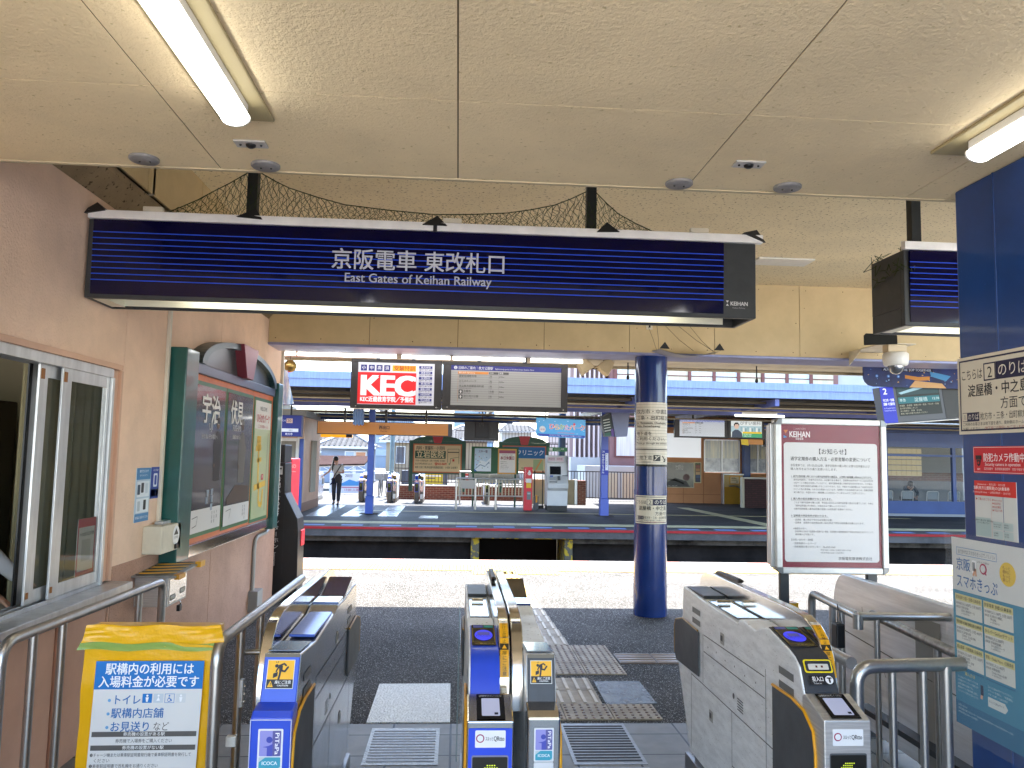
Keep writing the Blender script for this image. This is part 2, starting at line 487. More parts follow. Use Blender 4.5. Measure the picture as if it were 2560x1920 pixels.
b = MB()
for i in range(200): b.box(-30 + i*.3 + .004, -30 + (i+1)*.3 - .004, 19.7, 20.28, FZ - .01, FZ + .004, FY)
struct('far_tactile_strip', b)
b = MB().box(-3, 14, 23.8, 23.98, FZ - .01, FZ + .004, mat('cream_line_paint', '#b3a678', .6))
struct('far_platform_line', b)
b = MB()
b.prism([(7.7, 27.5), (8.1, 27.5), (8.5, 20.3), (8.1, 20.3)], 'z', FZ - .01, FZ + .0045, FY)
struct('far_tactile_path', b)
# rough grip mats on the asphalt
MATW = mat('pale_grip_mat', '#f2f4f4', .25, spec=.8, var=(30, .25), bump=(70, .9, 'noise', .02))
MATG = mat('thin_grey_grip_mat', '#7d8388', .25, var=(10, .5), bump=(80, .8, 'noise', .02))
tag(MB().prism([(-.50, 4.90), (-.005, 4.90), (-.01, 5.70), (-.50, 5.69)], 'z', -.004, .004, MATW).build('grip_mat'), 'pale grey rough grip mat on asphalt before the narrow gate lane', 'floor mat')
tag(MB().prism([(1.0, 5.24), (1.338, 5.255), (1.337, 5.76), (1.006, 5.758)], 'z', -.004, .004, MATG).build('grip_mat'), 'thin glassy grey grip mat beside the studded paving tiles', 'floor mat')
FM = mat('far_silver_mat', '#a9b3bb', .22, var=(4, .35), bump=(20, .4, 'noise', .02))
for pts, lb in (([(-4.0, 21.6), (-3.46, 21.65), (-3.55, 26.0), (-4.15, 26.0)], 'long silvery mat in the leftmost far gate lane, under the walking woman'),
                ([(-3.09, 21.68), (-2.60, 21.72), (-2.62, 26), (-3.12, 26)], 'long silvery mat running up to the blue post at the far gates'),
                ([(-2.12, 21.86), (-1.6, 21.86), (-1.65, 26.2), (-2.15, 26.2)], 'long silvery mat in the far gate lane right of the blue post'),
                ([(-1.0, 21.4), (-.49, 21.4), (-.5, 22.3), (-.98, 22.3)], 'short pale mat alone on the far asphalt before the end gate')):
    tag(MB().prism(pts, 'z', FZ - .01, FZ + .004, FM).build('floor_mat'), lb, 'floor mat', 'mats in front of the far gates')
# slotted drain covers in the tiles
def drain(x0, x1, y0, y1, n, lb, mt, slot):
    t = thing('drain_cover', lb, 'drain cover', ((x0+x1)/2, (y0+y1)/2, 0), 'slotted drain covers')
    MB().box(x0, x1, y0, y1, -.05, .003, mt).build('plate', t)
    b = MB()
    for i in range(n):
        y = y0 + .03 + (y1 - y0 - .06) * (i + .5) / n
        b.box(x0 + .02, x1 - .02, y - .009, y + .009, .0025, .005, slot)
    b.build('slots', t)
SL = mat('dark_drain_slot', '#1c1c1d', .6)
GP = mat('grey_drain_plate', '#8a8a8a', .35, var=(20, .2), bump=(60, .3))
drain(-.455, -.063, 4.25, 4.80, 12, 'slotted grey drain cover in the narrow left gate lane', mat('frosted_drain_plate', '#a2a2a0', .3, .2, var=(30, .3), bump=(70, .6)), mat('worn_drain_bar', '#6d6d6c', .4))
drain(.645, 1.035, 4.24, 4.87, 14, 'slotted grey drain cover in the wide right gate lane', GP, SL)
drain(.640, 1.03, 3.1, 4.2, 24, 'long slotted drain cover at the near end of the wide lane', GP, SL)
drain(-.46, -.07, 3.1, 4.2, 24, 'long slotted drain cover at the near end of the narrow lane', GP, SL)
drain(-.93, -.80, 3.3, 4.35, 26, 'narrow black slotted drain strip beside the second handrail', GP, SL)
# ------------------------------------------------------------------ ceilings
b = MB()
xs = [-4.2, -2.77, -1.856, -.942, -.027, .887, 1.80, 2.714, 4.2]
ys = [-.7, .535, 2.355, CE]
for i in range(len(xs) - 1):
    for j in range(3):
        b.box(xs[i] + .0024, xs[i+1] - .0024, ys[j] + .002, ys[j+1] - .002, CZ, CZ + .0029, CEIL)
struct('ceiling', b)
struct('ceiling_void', MB().box(-4.2, 4.2, -.7, CE - .002, CZ + .003, CZ + .3, mat('ceiling_joint_dark', '#6e6044', .9)))
struct('ceiling_edge_trim', MB().box(-4.2, 4.2, CE, CE + .02, CZ - .004, CZ + .9, mat('ceiling_edge', '#cfc0a0', .8, var=(6, .1))))
b = MB().box(-1.80, 7.2, CE + .02, 8.0, 3.43, 3.6, CEIL2)
struct('upper_ceiling', b)
t = tag(MB().box(2.68, 3.2, 6.88, 7.12, 3.415, 3.43, WHITEP).build('ceiling_hatch'), 'flat pale access plate on the upper speckled ceiling', 'access plate')
# fascia wall over the opening, with panel joints
b = MB()
fx = [-1.92, -.92, -.03, .852, 1.737, 2.632, 3.543, 4.45, 5.35, 6.25, 7.15, 8.05, 9.5]
b.box(-1.92, 9.5, 8.012, 8.10, 2.6765, 3.43, mat('panel_joint', '#6e5a38', .8))
for a, c in zip(fx, fx[1:]):
    b.box(a + .003, c - .003, 7.998, 8.012, 2.677, 3.43, CREAM)
fw = tag(b.build('fascia_wall'), 'cream panelled wall above the wide opening to the platform', 'wall')
b = MB(); rs = random.Random(5)
for a, c in zip(fx, fx[1:]):
    for x in (a + .06, (a + c) / 2, c - .06):
        for z in (2.72, 3.38, rs.uniform(2.9, 3.2)): b.ball((x + rs.uniform(-.02, .02), 7.998, z), rs.uniform(.003, .006), mat('rusty_screw', '#5a4026', .6), 5)
b.build('screw', fw)
tag(MB().box(-1.92, 9.5, 7.985, 8.46, 2.648, 2.675, BEAM).box(-1.92, 9.5, 8.3, 8.34, 2.676, 2.9, BEAM).build('edge_beam', bevel=.006), 'violet blue steel beam under the cream panelled wall', 'beam')
# near canopy beyond the beam
ROOFU = mat('roof_underside', '#b9b3a6', .7, var=(3, .2))
tag(MB().box(-14, 30, 8.46, 9.66, 2.715, 2.79, ROOFU).box(-14, 30, 3, 9.66, 3.62, 3.75, ROOFU).box(-14, 30, 9.60, 9.66, 2.70, 3.62, ROOFU).build('platform_canopy'), 'flat canopy roof over the sunlit near platform edge', 'canopy')
# building mass above and at the sides
struct('station_roof', MB().box(-9, 7.2, 2.5, 8.0, 3.76, 4.0, ROOFU))
b = MB().box(-14, -2.05, 8.6, 8.7, 0, 3.7, PINKF)
tag(b.build('platform_wall'), 'pink wall along the near platform beyond the noticeboard', 'wall')
# left upper side: dusty box beam and cream panels above the pink wall
DUST = mat('dusty_box_beam', '#978366', .85, specks=(38, .62, '#4d3f2c'), var=(4, .25))
b = MB().prism([(-2.05, 2.91), (-1.925, 2.91), (-1.83, 3.02), (-1.83, 3.06), (-2.05, 3.06)], 'y', CE + .02, 8.0, DUST)
tag(b.build('box_beam'), 'dusty speckled box beam along the top of the pink wall', 'beam')
b = MB(); yy = [CE + .02, 4.03, 4.53, 5.45, 6.36, 7.27, 8.0]
for a, c in zip(yy, yy[1:]): b.box(-1.9, -1.80, a + .004, c - .004, 3.0605, 3.43, CREAM)
b.box(-1.9, -1.812, CE + .02, 8.0, 3.0605, 3.43, mat('panel_joint', '#6e5a38'))
tag(b.build('upper_wall'), 'strip of cream panels above the dusty box beam', 'wall')
# ================================================================== LEFT WALL
WY0, WY1, WZ0, WZ1 = 1.2, 4.515, .86, 2.03      # ticket window opening
t = thing('station_wall', 'pink stucco station wall with the ticket office window and noticeboard', 'wall', (XW, 5, 0))
b = MB()
for y0, y1, z0, z1 in ((-.7, WY0, 0, 2.905), (WY1 + .13, 4.65, 0, 2.905), (4.656, 6.458, 0, 2.905), (6.464, 8.66, 0, 2.905), (WY0, WY1 + .13, WZ1, 2.905)):
    b.box(-1.97, XW, y0, y1, z0, z1, PINK)
b.box(-1.97, XW - .006, 4.65, 4.656, 0, 2.9, PINK); b.box(-1.97, XW - .006, 6.458, 6.464, 0, 2.9, PINK)
b.build('wall_face', t)
b = MB()
for y0, y1 in ((4.657, 6.457), (6.465, 8.655)): b.box(XW, XW + .003, y0, y1, .02, .93, mat('brown_speckled_dado', '#b98f78', .5, var=(2.5, .2), specks=(150, .60, '#8a6450'), bump=(120, .3, 'noise', .004)))
b.build('dado', t)
MB().box(-1.96, XW - .012, WY1, WY1 + .13, .86, WZ1, PINKF).box(-1.955, XW + .004, WY1 + .10, WY1 + .13, .86, WZ1, PINKF).build('window_reveal', t)
b = MB()
b.box(-2.05, XW - .02, WY0, WY1 + .13, 0, .80, mat('pink_counter_panel', '#cc9f86', .5, var=(2, .15)))
for y0, y1 in ((1.3, 2.9), (2.94, 4.06), (4.10, 4.62)): b.box(XW - .02, XW, y0, y1, .04, .785, mat('pink_counter_panel', '#cc9f86'))
b.build('counter_front', t, .003)
b = MB().box(-1.96, -1.80, WY0, 4.66, .812, .852, ALU)
b.build('sill', t, .004)
b = MB()
b.box(-2.0, -1.90, WY0, 4.60, WZ1, WZ1 + .03, PINKF).box(-2.02, XW + .006, WY0, WY1, WZ1 - .05, WZ1, ALU)
for x in (-2.0, -1.96, -1.92): b.box(x - .006, x + .004, WY0, WY1, .852, .872, ALU)
b.box(-1.96, -1.905, WY1 - .03, WY1, .855, WZ1 - .05, ALU)
wf = b.build('window_frame', t, .002)
def sash(y0, y1, x, st0, st1):
    b = MB()
    b.box(x - .006, x + .006, y0, y0 + st0, .873, WZ1 - .05, ALU).box(x - .006, x + .006, y1 - st1, y1, .873, WZ1 - .05, ALU)
    b.box(x - .005, x + .005, y0 + st0, y1 - st1, .873, .935, ALU).box(x - .005, x + .005, y0 + st0, y1 - st1, WZ1 - .11, WZ1 - .05, ALU)
    b.box(x + .006, x + .010, y0 + .01, y0 + .03, .90, .93, mat('brass_roller', '#8a5a28', .4, .6))
    b.box(x + .006, x + .010, y0 + .01, y0 + .04, WZ1 - .12, WZ1 - .07, mat('brass_roller', '#8a5a28'))
    o = b.build('sash', t, .002)
    MB().box(x - .003, x + .003, y0 + st0, y1 - st1, .935, WZ1 - .11, GLASS).build('pane', o)
sash(3.965, 4.48, -1.925, .09, .03)
sash(3.80, 4.06, -1.95, .075, .03)
b = MB().box(-2.0, -1.992, 3.83, 3.875, .873, WZ1 - .05, ALU).box(-2.0, -1.992, 3.80, 3.829, .873, WZ1 - .05, BLACK)
b.build('meeting_stile', t)
# ticket office interior
b = MB()
OW = mat('office_wall', '#9a9078', .8)
b.box(-5.0, -2.05, 6.9, 7.0, 0, 2.9, OW).box(-5.05, -5.0, -1, 7.0, 0, 2.9, OW).box(-5.0, -2.05, -1, 7, 2.6, 2.7, OW).box(-5, -2.05, -1, 7, -.02, .01, mat('office_floor', '#4a463e', .6))
tag(b.build('ticket_office_room'), 'dim ticket office room seen through the sliding window', 'office')
b = MB(); CUR = mat('olive_curtain', '#a39a78', .85, var=(2, .2), stretch=(1, 8, 1))
n = 60
pts = [(-2.62 + .035 * math.sin(i * 1.3) - .1 * i / n, 4.95 + 1.6 * i / n) for i in range(n)]
b.prism(pts + [(p[0] - .012, p[1]) for p in pts[::-1]], 'z', .2, 2.35, CUR)
tag(b.build('curtain'), 'olive pleated curtain hanging inside the ticket office window', 'curtain')
t2 = thing('office_cabinet', 'tall dark office cabinet beside the curtain behind the counter', 'cabinet', (-3.6, 5.4, 0))
MB().box(-4.2, -3.1, 5.2, 5.8, 0, 1.9, mat('brown_cabinet', '#3d3222', .5)).build('body', t2, .01)
MB().box(-4.15, -3.68, 5.18, 5.199, .05, 1.85, mat('brown_cabinet2', '#4d4030', .5)).build('door', t2)
MB().box(-3.62, -3.15, 5.18, 5.199, .05, 1.85, mat('brown_cabinet2', '#4d4030', .5)).build('door', t2)
t2 = thing('counter_desk', 'office counter behind the ticket window with white card reader slope', 'counter', (-2.3, 3.4, 0))
MB().box(-2.75, -2.06, 1.3, 4.4, .70, .78, mat('desk_top', '#8d8676', .5)).build('top', t2, .004)
MB().box(-2.72, -2.10, 1.3, 4.4, 0, .70, mat('desk_body', '#5a5548', .6)).build('body', t2)
t2 = thing('counter_terminal', 'white counter terminal with black card slot by the ticket window edge', 'terminal', (-2.2, 3.5, .78))
MB().prism([(3.2, .781), (3.62, .781), (3.62, .90), (3.5, 1.12), (3.2, 1.12)], 'x', -2.36, -2.1, WHITEP).build('body', t2, .01)
p = Print((-2.099, 3.25, 1.09), (0, 1, 0), (0, 0, -1), (1, 0, 0))
p.rect(0, .07, .25, .08, '#17171a').text(.01, .02, .035, 'ここから力確', '#222222').done('lettering', t2)
# red framed sheet taped inside the pane (its code square is left out)
t2 = thing('window_notice', 'red bordered notice sheet taped inside the ticket window pane', 'notice', (-1.94, 4.35, .91))
MB().box(-1.935, -1.932, 4.25, 4.45, .915, 1.225, mat('notice_paper', '#d8d4cc', .6)).build('sheet', t2)
p = Print((-1.932, 4.25, 1.225), (0, 1, 0), (0, 0, -1), (1, 0, 0))
p.rect(0, 0, .2, .045, '#b8323c').rect(0, .27, .2, .04, '#b8323c').rect(0, .045, .012, .225, '#c05058').rect(.188, .045, .012, .225, '#c05058').text(.1, .07, .022, 'WEB運延証明書', '#333333', al='c', maxw=.17)
p.rect(.05, .11, .1, .11, '#bdb8ae').done('lettering', t2)
# small leaflets on the wall
def leaflet(y0, y1, z0, z1, lb, draw):
    t = thing('leaflet', lb, 'leaflet', (XW, y0, z0))
    MB().box(XW, XW + .004, y0, y1, z0, z1, mat('leaflet_paper', '#b9cfe2', .35, coat=.3)).build('sheet', t)
    p = Print((XW + .004, y0, z1), (0, 1, 0), (0, 0, -1), (1, 0, 0), step=.001)
    draw(p, y1 - y0, z1 - z0); p.done('lettering', t)
def d1(p, w, h):
    p.rect(0, 0, w, .07, '#4a86b8').text(w/2, .01, .02, '車内でスマホや', '#eef4fa', al='c').text(w/2, .038, .014, 'モバイルバッテリー', '#eef4fa', al='c', maxw=w*.9)
    p.rect(.012, .08, w-.024, .095, '#dfe8f0').rect(.012, .185, w-.024, .085, '#dfe8f0').rect(0, .275, w, h-.275, '#4a86b8')
    for i, (x, y) in enumerate(((.02, .10), (.075, .09), (.14, .095), (.03, .20), (.12, .195))): p.rect(x, y, .04, .06, ('#33475c', '#2d3038', '#c9d6e2', '#b8c4cc', '#22262c')[i], 2, .006)
    p.text(w/2, .29, .018, '駅係員にお知らせください', '#eef4fa', al='c', maxw=w*.9)
leaflet(4.918, 5.132, 1.15, 1.475, 'light blue leaflet with phone pictures on the pink wall', d1)
def d2(p, w, h):
    p.rect(0, 0, w, h, '#1f3f9a').text(w/2, .012, .016, 'タッチ決済', '#ffffff', al='c', maxw=w*.9).rect(.04, .04, w-.08, .085, '#dfe6f4', 2, .01).rect(.055, .052, w-.11, .06, '#1f3f9a', 3, .008).rect(.01, .14, w*.5, .045, '#15181f').rect(w*.62, .14, w*.3, .045, '#d0d6e0')
leaflet(5.14, 5.285, 1.28, 1.478, 'narrow dark blue leaflet beside the light blue one', d2)
# white conduits
CW = mat('white_conduit', '#d8d0c0', .45, var=(5, .1))
tag(MB().box(XW, XW + .022, 5.275, 5.31, 1.12, 2.90, CW).build('conduit', bevel=.004), 'straight white conduit running down the pink wall to a grey box', 'conduit', 'wall conduits')
tag(MB().box(XW, XW + .03, 8.62, 8.655, .9, 3.05, CW).build('conduit', bevel=.004), 'white conduit running up the far corner of the pink wall', 'conduit', 'wall conduits')
tag(MB().box(-1.84, -1.80, 4.60, 4.63, 3.06, 3.43, CW).build('conduit'), 'short white conduit high on the cream upper panels', 'conduit', 'wall conduits')
b = MB().tube([(-1.90, 8.3, .86), (-1.90, 8.3, .80), (-1.90, 8.2, .775), (-1.90, 7.86, .77), (-1.90, 7.78, .74), (-1.90, 7.76, .66), (-1.90, 7.76, .28)], .018, mat('grey_conduit', '#a9a49c', .4), 10)
tag(b.build('conduit'), 'grey conduit bending under the noticeboard down to a socket box', 'conduit', 'wall conduits')
t = thing('junction_box', 'small grey junction box low on the wall under the bent conduit', 'junction box', (XW, 7.8, .08))
MB().box(XW, XW + .09, 7.68, 7.88, .09, .28, mat('grey_box', '#8f8d88', .4)).build('body', t, .006)
MB().tube([(-1.88, 7.76, .09), (-1.88, 7.76, .0)], .03, BLACK).build('spout', t)
t = thing('intercom_box', 'white metal box with an up arrow label on the pink wall', 'metal box', (XW, 5.2, .94))
MB().box(XW, XW + .115, 5.07, 5.415, .945, 1.115, IVORY).build('body', t, .005)
MB().box(XW + .02, XW + .07, 5.2, 5.4, 1.1155, 1.135, ALU).build('hinge', t, .003)
MB().box(XW + .1155, XW + .13, 5.30, 5.34, .955, .985, BLACK).build('lock', t, .003)
p = Print((XW + .116, 5.07, 1.115), (0, 1, 0), (0, 0, -1), (1, 0, 0), step=.001)
p.disc(.25, .075, .062, '#ededea', 1, sx=1).poly([(.25, .03), (.21, .07), (.29, .07)], '#2b2f33', 2).text(.25, .08, .016, 'お忘れ物', '#2b2f33', al='c').line([(.02, .03), (.02, .14)], .003, '#a89f8c').done('lettering', t)
t = thing('key_box', 'steel wall box with hazard tape on its lid and a padlock', 'wall box', (XW, 5.15, .6))
MB().box(XW, -1.72, 4.99, 5.325, .645, .825, STEEL).build('body', t, .004)
HAZ = mat('hazard_tape_black', '#26231e', .4)
b = MB().prism([(4.93, .826), (5.40, .846), (5.40, .858), (4.93, .838)], 'x', XW, -1.66, mat('box_lid_steel', (.35, .34, .32), .4, .8, var=(8, .2)))
lid = b.build('lid', t, .003)
b = MB()
for i in range(9):
    y = 4.95 + i * .05; z = .8395 + (y - 4.93) * .0426
    b.prism([(-1.90 + .0, y), (-1.85, y), (-1.69, y + .05), (-1.74, y + .05)], 'z', z - .004, z + .004, YEL if i % 2 else HAZ)
b.box(-1.675, -1.645, 4.95, 5.06, .815, .845, mat('orange_tape', '#c88a1c', .4)).box(-1.675, -1.64, 5.33, 5.42, .836, .872, YEL)
b.build('hazard_tape', lid)
p = Print((-1.719, 4.99, .825), (0, 1, 0), (0, 0, -1), (1, 0, 0), step=.001)
p.rect(.02, .02, .295, .145, MIRROR, 1).rect(.03, .115, .10, .034, '#6b6b68', 2, .015).rect(.20, .10, .10, .034, '#6b6b68', 2, .015).rect(.04, .122, .08, .02, '#a5a5a0', 3, .009).rect(.21, .107, .08, .02, '#a5a5a0', 3, .009).done('front_plate', t)
MB().tube([(-1.70, 5.15, .66), (-1.695, 5.15, .645), (-1.70, 5.16, .63)], .004, MIRROR, 8).box(-1.712, -1.692, 5.13, 5.17, .595, .632, BLACK).build('padlock', t, .003)
# ------------------------------------------------------------------ arched noticeboard on the wall
t = thing('arched_noticeboard', 'arched teal and orange noticeboard with three posters on the pink wall', 'noticeboard', (XW, 6.8, .83), None)
XB = -1.85
for y0, y1, lb in ((5.33, 5.60, 0), (8.04, 8.25, 0)):
    MB().box(XW, XB + .045, y0 + .02, y1, .85 if y0 < 6 else .82, 2.27, TEAL).build('post', t, .008)
MB().box(XW, XB - .004, 5.60, 8.04, .93, 2.13, ORANGE).build('orange_frame', t, .004)
MB().box(XW, XB + .012, 5.60, 8.04, .845, .928, MIRROR).build('bottom_rail', t, .006)
MB().box(XW, XB + .016, 5.60, 8.04, 2.13, 2.205, mat('slate_blue_rail', '#4d5a70', .35, .3)).build('top_rail', t, .006)
N_ = 28; yc, ry, rz = 6.88, 1.165, .262
def arc(k0, ry, rz): return [(yc - ry * math.cos(PI * i / N_), k0 + rz * math.sin(PI * i / N_)) for i in range(N_ + 1)]
MB().prism(arc(2.205, ry - .1, rz - .045), 'x', XW, XB - .02, mat('arch_panel_grey', '#485458', .3, .3, var=(3, .1))).build('arch_panel', t)
o_, i_ = arc(2.206, ry, rz), arc(2.206, ry - .10, rz - .045)
b = MB()
for k in range(N_):
    b.prism([o_[k], o_[k+1], i_[k+1], i_[k]], 'x', XW, XB + .03, TEAL if False else mat('arch_rim_slate', '#31484e', .35, .2))
b.build('arch_rim', t)
MB().prism([(6.66, 2.475), (7.14, 2.475), (7.0, 2.20), (6.80, 2.20)], 'x', XW, XB + .06, mat('keystone_maroon', '#8a3f4a', .4, .2)).build('keystone', t, .004)
GREENF = mat('green_inner_trim', '#27663a', .4)
def wall_poster(y0, y1, z0, z1, nm, draw, base):
    MB().box(XB - .004, XB - .001, y0 - .035, y1 + .035, z0 - .03, z1 + .03, GREENF).build('poster_trim', t)
    o = MB().box(XB - .001, XB + .003, y0, y1, z0, z1, base).build(nm, t)
    p = Print((XB + .003, y0, z1), (0, 1, 0), (0, 0, -1), (1, 0, 0), step=.0012)
    draw(p, y1 - y0, z1 - z0); p.done('lettering', o)
DPOST = mat('dark_photo_poster', '#4b4542', .22, coat=.5, var=(2.6, .45, '#2a2624'), stretch=(1, 3.5, .8))
PAP = '#cfcbc4'
def figure(p, x, y, s, body, skin, hair):
    p.poly([(x - .12*s, y + .75*s), (x - .16*s, y + .3*s), (x - .05*s, y + .14*s), (x + .06*s, y + .14*s), (x + .18*s, y + .32*s), (x + .14*s, y + .75*s)], body, 1)
    p.disc(x, y + .06*s, .058*s, skin, 2).poly([(x - .06*s, y + .05*s), (x - .05*s, y - .01*s), (x, y - .03*s), (x + .055*s, y), (x + .06*s, y + .05*s)], hair, 3)
    p.line([(x + .1*s, y + .3*s), (x + .04*s, y + .5*s), (x - .1*s, y + .56*s)], .05*s, body, 2); p.disc(x - .11*s, y + .56*s, .025*s, skin, 3)
def dp1(p, w, h):
    figure(p, w*.78, h*.22, .62, '#332f2e', '#6e5546', '#1c1918')
    for i, (x, y) in enumerate(((.52, .72), (.66, .715), (.50, .77), (.67, .765), (.66, .82))): p.poly([(w*x - .03, h*y), (w*x + .03, h*y), (w*x + .022, h*y + .05), (w*x - .022, h*y + .05)], '#8e98a4', 2)
    p.rect(0, h*.845, w, h*.155, '#d3d0cc', 1).text(w*.5, .05, .23, '宇治', '#e8e6e2', al='c', w=.44, bold=.02).text(w*.52, .25, .075, 'UJI', '#cfccc6', al='c').text(w*.5, .345, .042, 'その湯、その茶席へ', '#cfccc6', al='c')
    p.line([(.04, h*.90), (.16, h*.89), (.14, h*.95), (.05, h*.96)], .006, '#66625e', 2).vtext(w*.68, h*.875, .03, '京阪線', '#55514d').vtext(w*.76, h*.875, .03, '宇治駅', '#55514d').vtext(w*.84, h*.875, .03, '下車', '#55514d')
def dp2(p, w, h):
    figure(p, w*.60, h*.20, .70, '#69645d', '#5e4a3c', '#77716a')
    p.poly([(w*.08, h*.80), (w*.4, h*.70), (w*.95, h*.72), (w*.98, h*.84), (w*.1, h*.84)], '#4a392a', 2)
    p.rect(0, h*.85, w, h*.15, '#d3d0cc', 2).text(w*.34, .05, .21, '伏見', '#e8e6e2', al='c', w=.36, bold=.02).text(w*.36, .245, .07, 'FUSHIMI', '#cfccc6', al='c').text(w*.36, .335, .04, '酒蔵をめぐる', '#cfccc6', al='c')
    p.line([(.06, h*.89), (.2, h*.88), (.16, h*.95)], .006, '#66625e', 3).vtext(w*.72, h*.87, .03, '京阪線', '#55514d', 3).vtext(w*.8, h*.87, .03, '伏見桃山', '#55514d', 3)
def dp3(p, w, h):
    p.rect(0, 0, w, h*.24, '#dcd8d0', 1).text(w/2, .04, .055, 'WELCOME', '#444444', al='c').text(w/2, .115, .09, 'ひらかたパーク', '#c23a3a', al='c', w=w*.8, bold=.02).text(w/2, .215, .04, 'ここから300メートル', '#c23a3a', al='c', maxw=w*.7)
    RD = '#dcb23c'
    p.rect(w*.18, h*.30, w*.24, h*.09, RD, 1, .01).line([(w*.12, h*.41), (w*.46, h*.40)], .05, RD).line([(w*.3, h*.40), (w*.32, h*.62), (w*.36, h*.75)], .05, RD).line([(w*.2, h*.51), (w*.5, h*.50)], .04, RD).line([(w*.1, h*.74), (w*.85, h*.71)], .055, RD).line([(w*.4, h*.74), (w*.42, h*.88), (w*.62, h*.90), (w*.66, h*.76)], .05, RD)
    p.line([(w*.88, h*.27), (w*.82, h*.95)], .02, '#8f8a7c', 1).rect(w*.52, h*.63, w*.14, h*.05, '#b8323c', 2, .006).text(w*.56, h*.64, .03, '駅', '#ffffff', 3)
    p.text(w*.16, h*.33, .035, 'ひらパー', '#7a5a1c', 2)
wall_poster(5.70, 6.405, 1.0, 2.055, 'poster', dp1, DPOST)
wall_poster(6.49, 7.25, .985, 2.055, 'poster', dp2, DPOST)
wall_poster(7.35, 7.94, .97, 2.052, 'poster', dp3, mat('pale_green_map_paper', '#b9c293', .3, coat=.4))
# ------------------------------------------------------------------ intercom pillar, red cabinets behind it
t = thing('intercom_pillar', 'tall black intercom pillar with white vertical lettering at the wall corner', 'intercom', (-1.95, 9.0, 0))
MB().prism([(-2.2, .0), (-1.70, .0), (-1.71, .72), (-1.725, .86), (-1.87, 1.13), (-1.88, 1.46), (-2.2, 1.46)], 'y', 8.86, 9.2, BLACK).build('body', t, .006)
MB().box(-2.2, -1.885, 8.85, 9.2, 1.465, 1.66, BLACK).build('head', t, .006)
p = fprint(-2.0, 8.859, 1.46)
p.rect(.02, .035, .075, .09, '#b9b9b9', 1, .004).line([(.03, .06), (.085, .06)], .02, '#222222', 2).poly([(.03, .075), (.06, .075), (.06, .10), (.03, .115)], '#222222', 2).vtext(.022, .145, .062, 'お問い合わせインターホン', '#c9c9c9', 1, gap=1.06)
p.text(.068, .96, .04, 'Intercom', '#c9c9c9', 1, rot=90).line([(.135, .3), (.13, 1.2)], .004, '#2c2c2e', 1).line([(-.2, .72), (.27, .72)], .004, '#2c2c2e', 1).done('lettering', t)
MB().box(-1.733, -1.70, 9.0, 9.19, .55, .72, RED).build('red_trim', t)
t = thing('drink_machine', 'red drink machine half hidden behind the black intercom pillar', 'vending machine', (-2.4, 10, 0))
MB().box(-2.9, -2.02, 9.9, 10.4, 0, 1.50, RED).build('body', t, .01)
MB().box(-2.88, -2.05, 9.88, 9.899, .62, 1.25, mat('machine_window', '#d64050', .2, coat=.6)).build('display_window', t)
p = fprint(-2.9, 9.878, 1.5); p.text(.70, .06, .06, '飲みもの', '#f0e8e8').text(.70, .13, .06, 'コーヒー', '#f0e8e8').rect(.62, .3, .2, .05, '#b8c4d8').done('lettering', t)
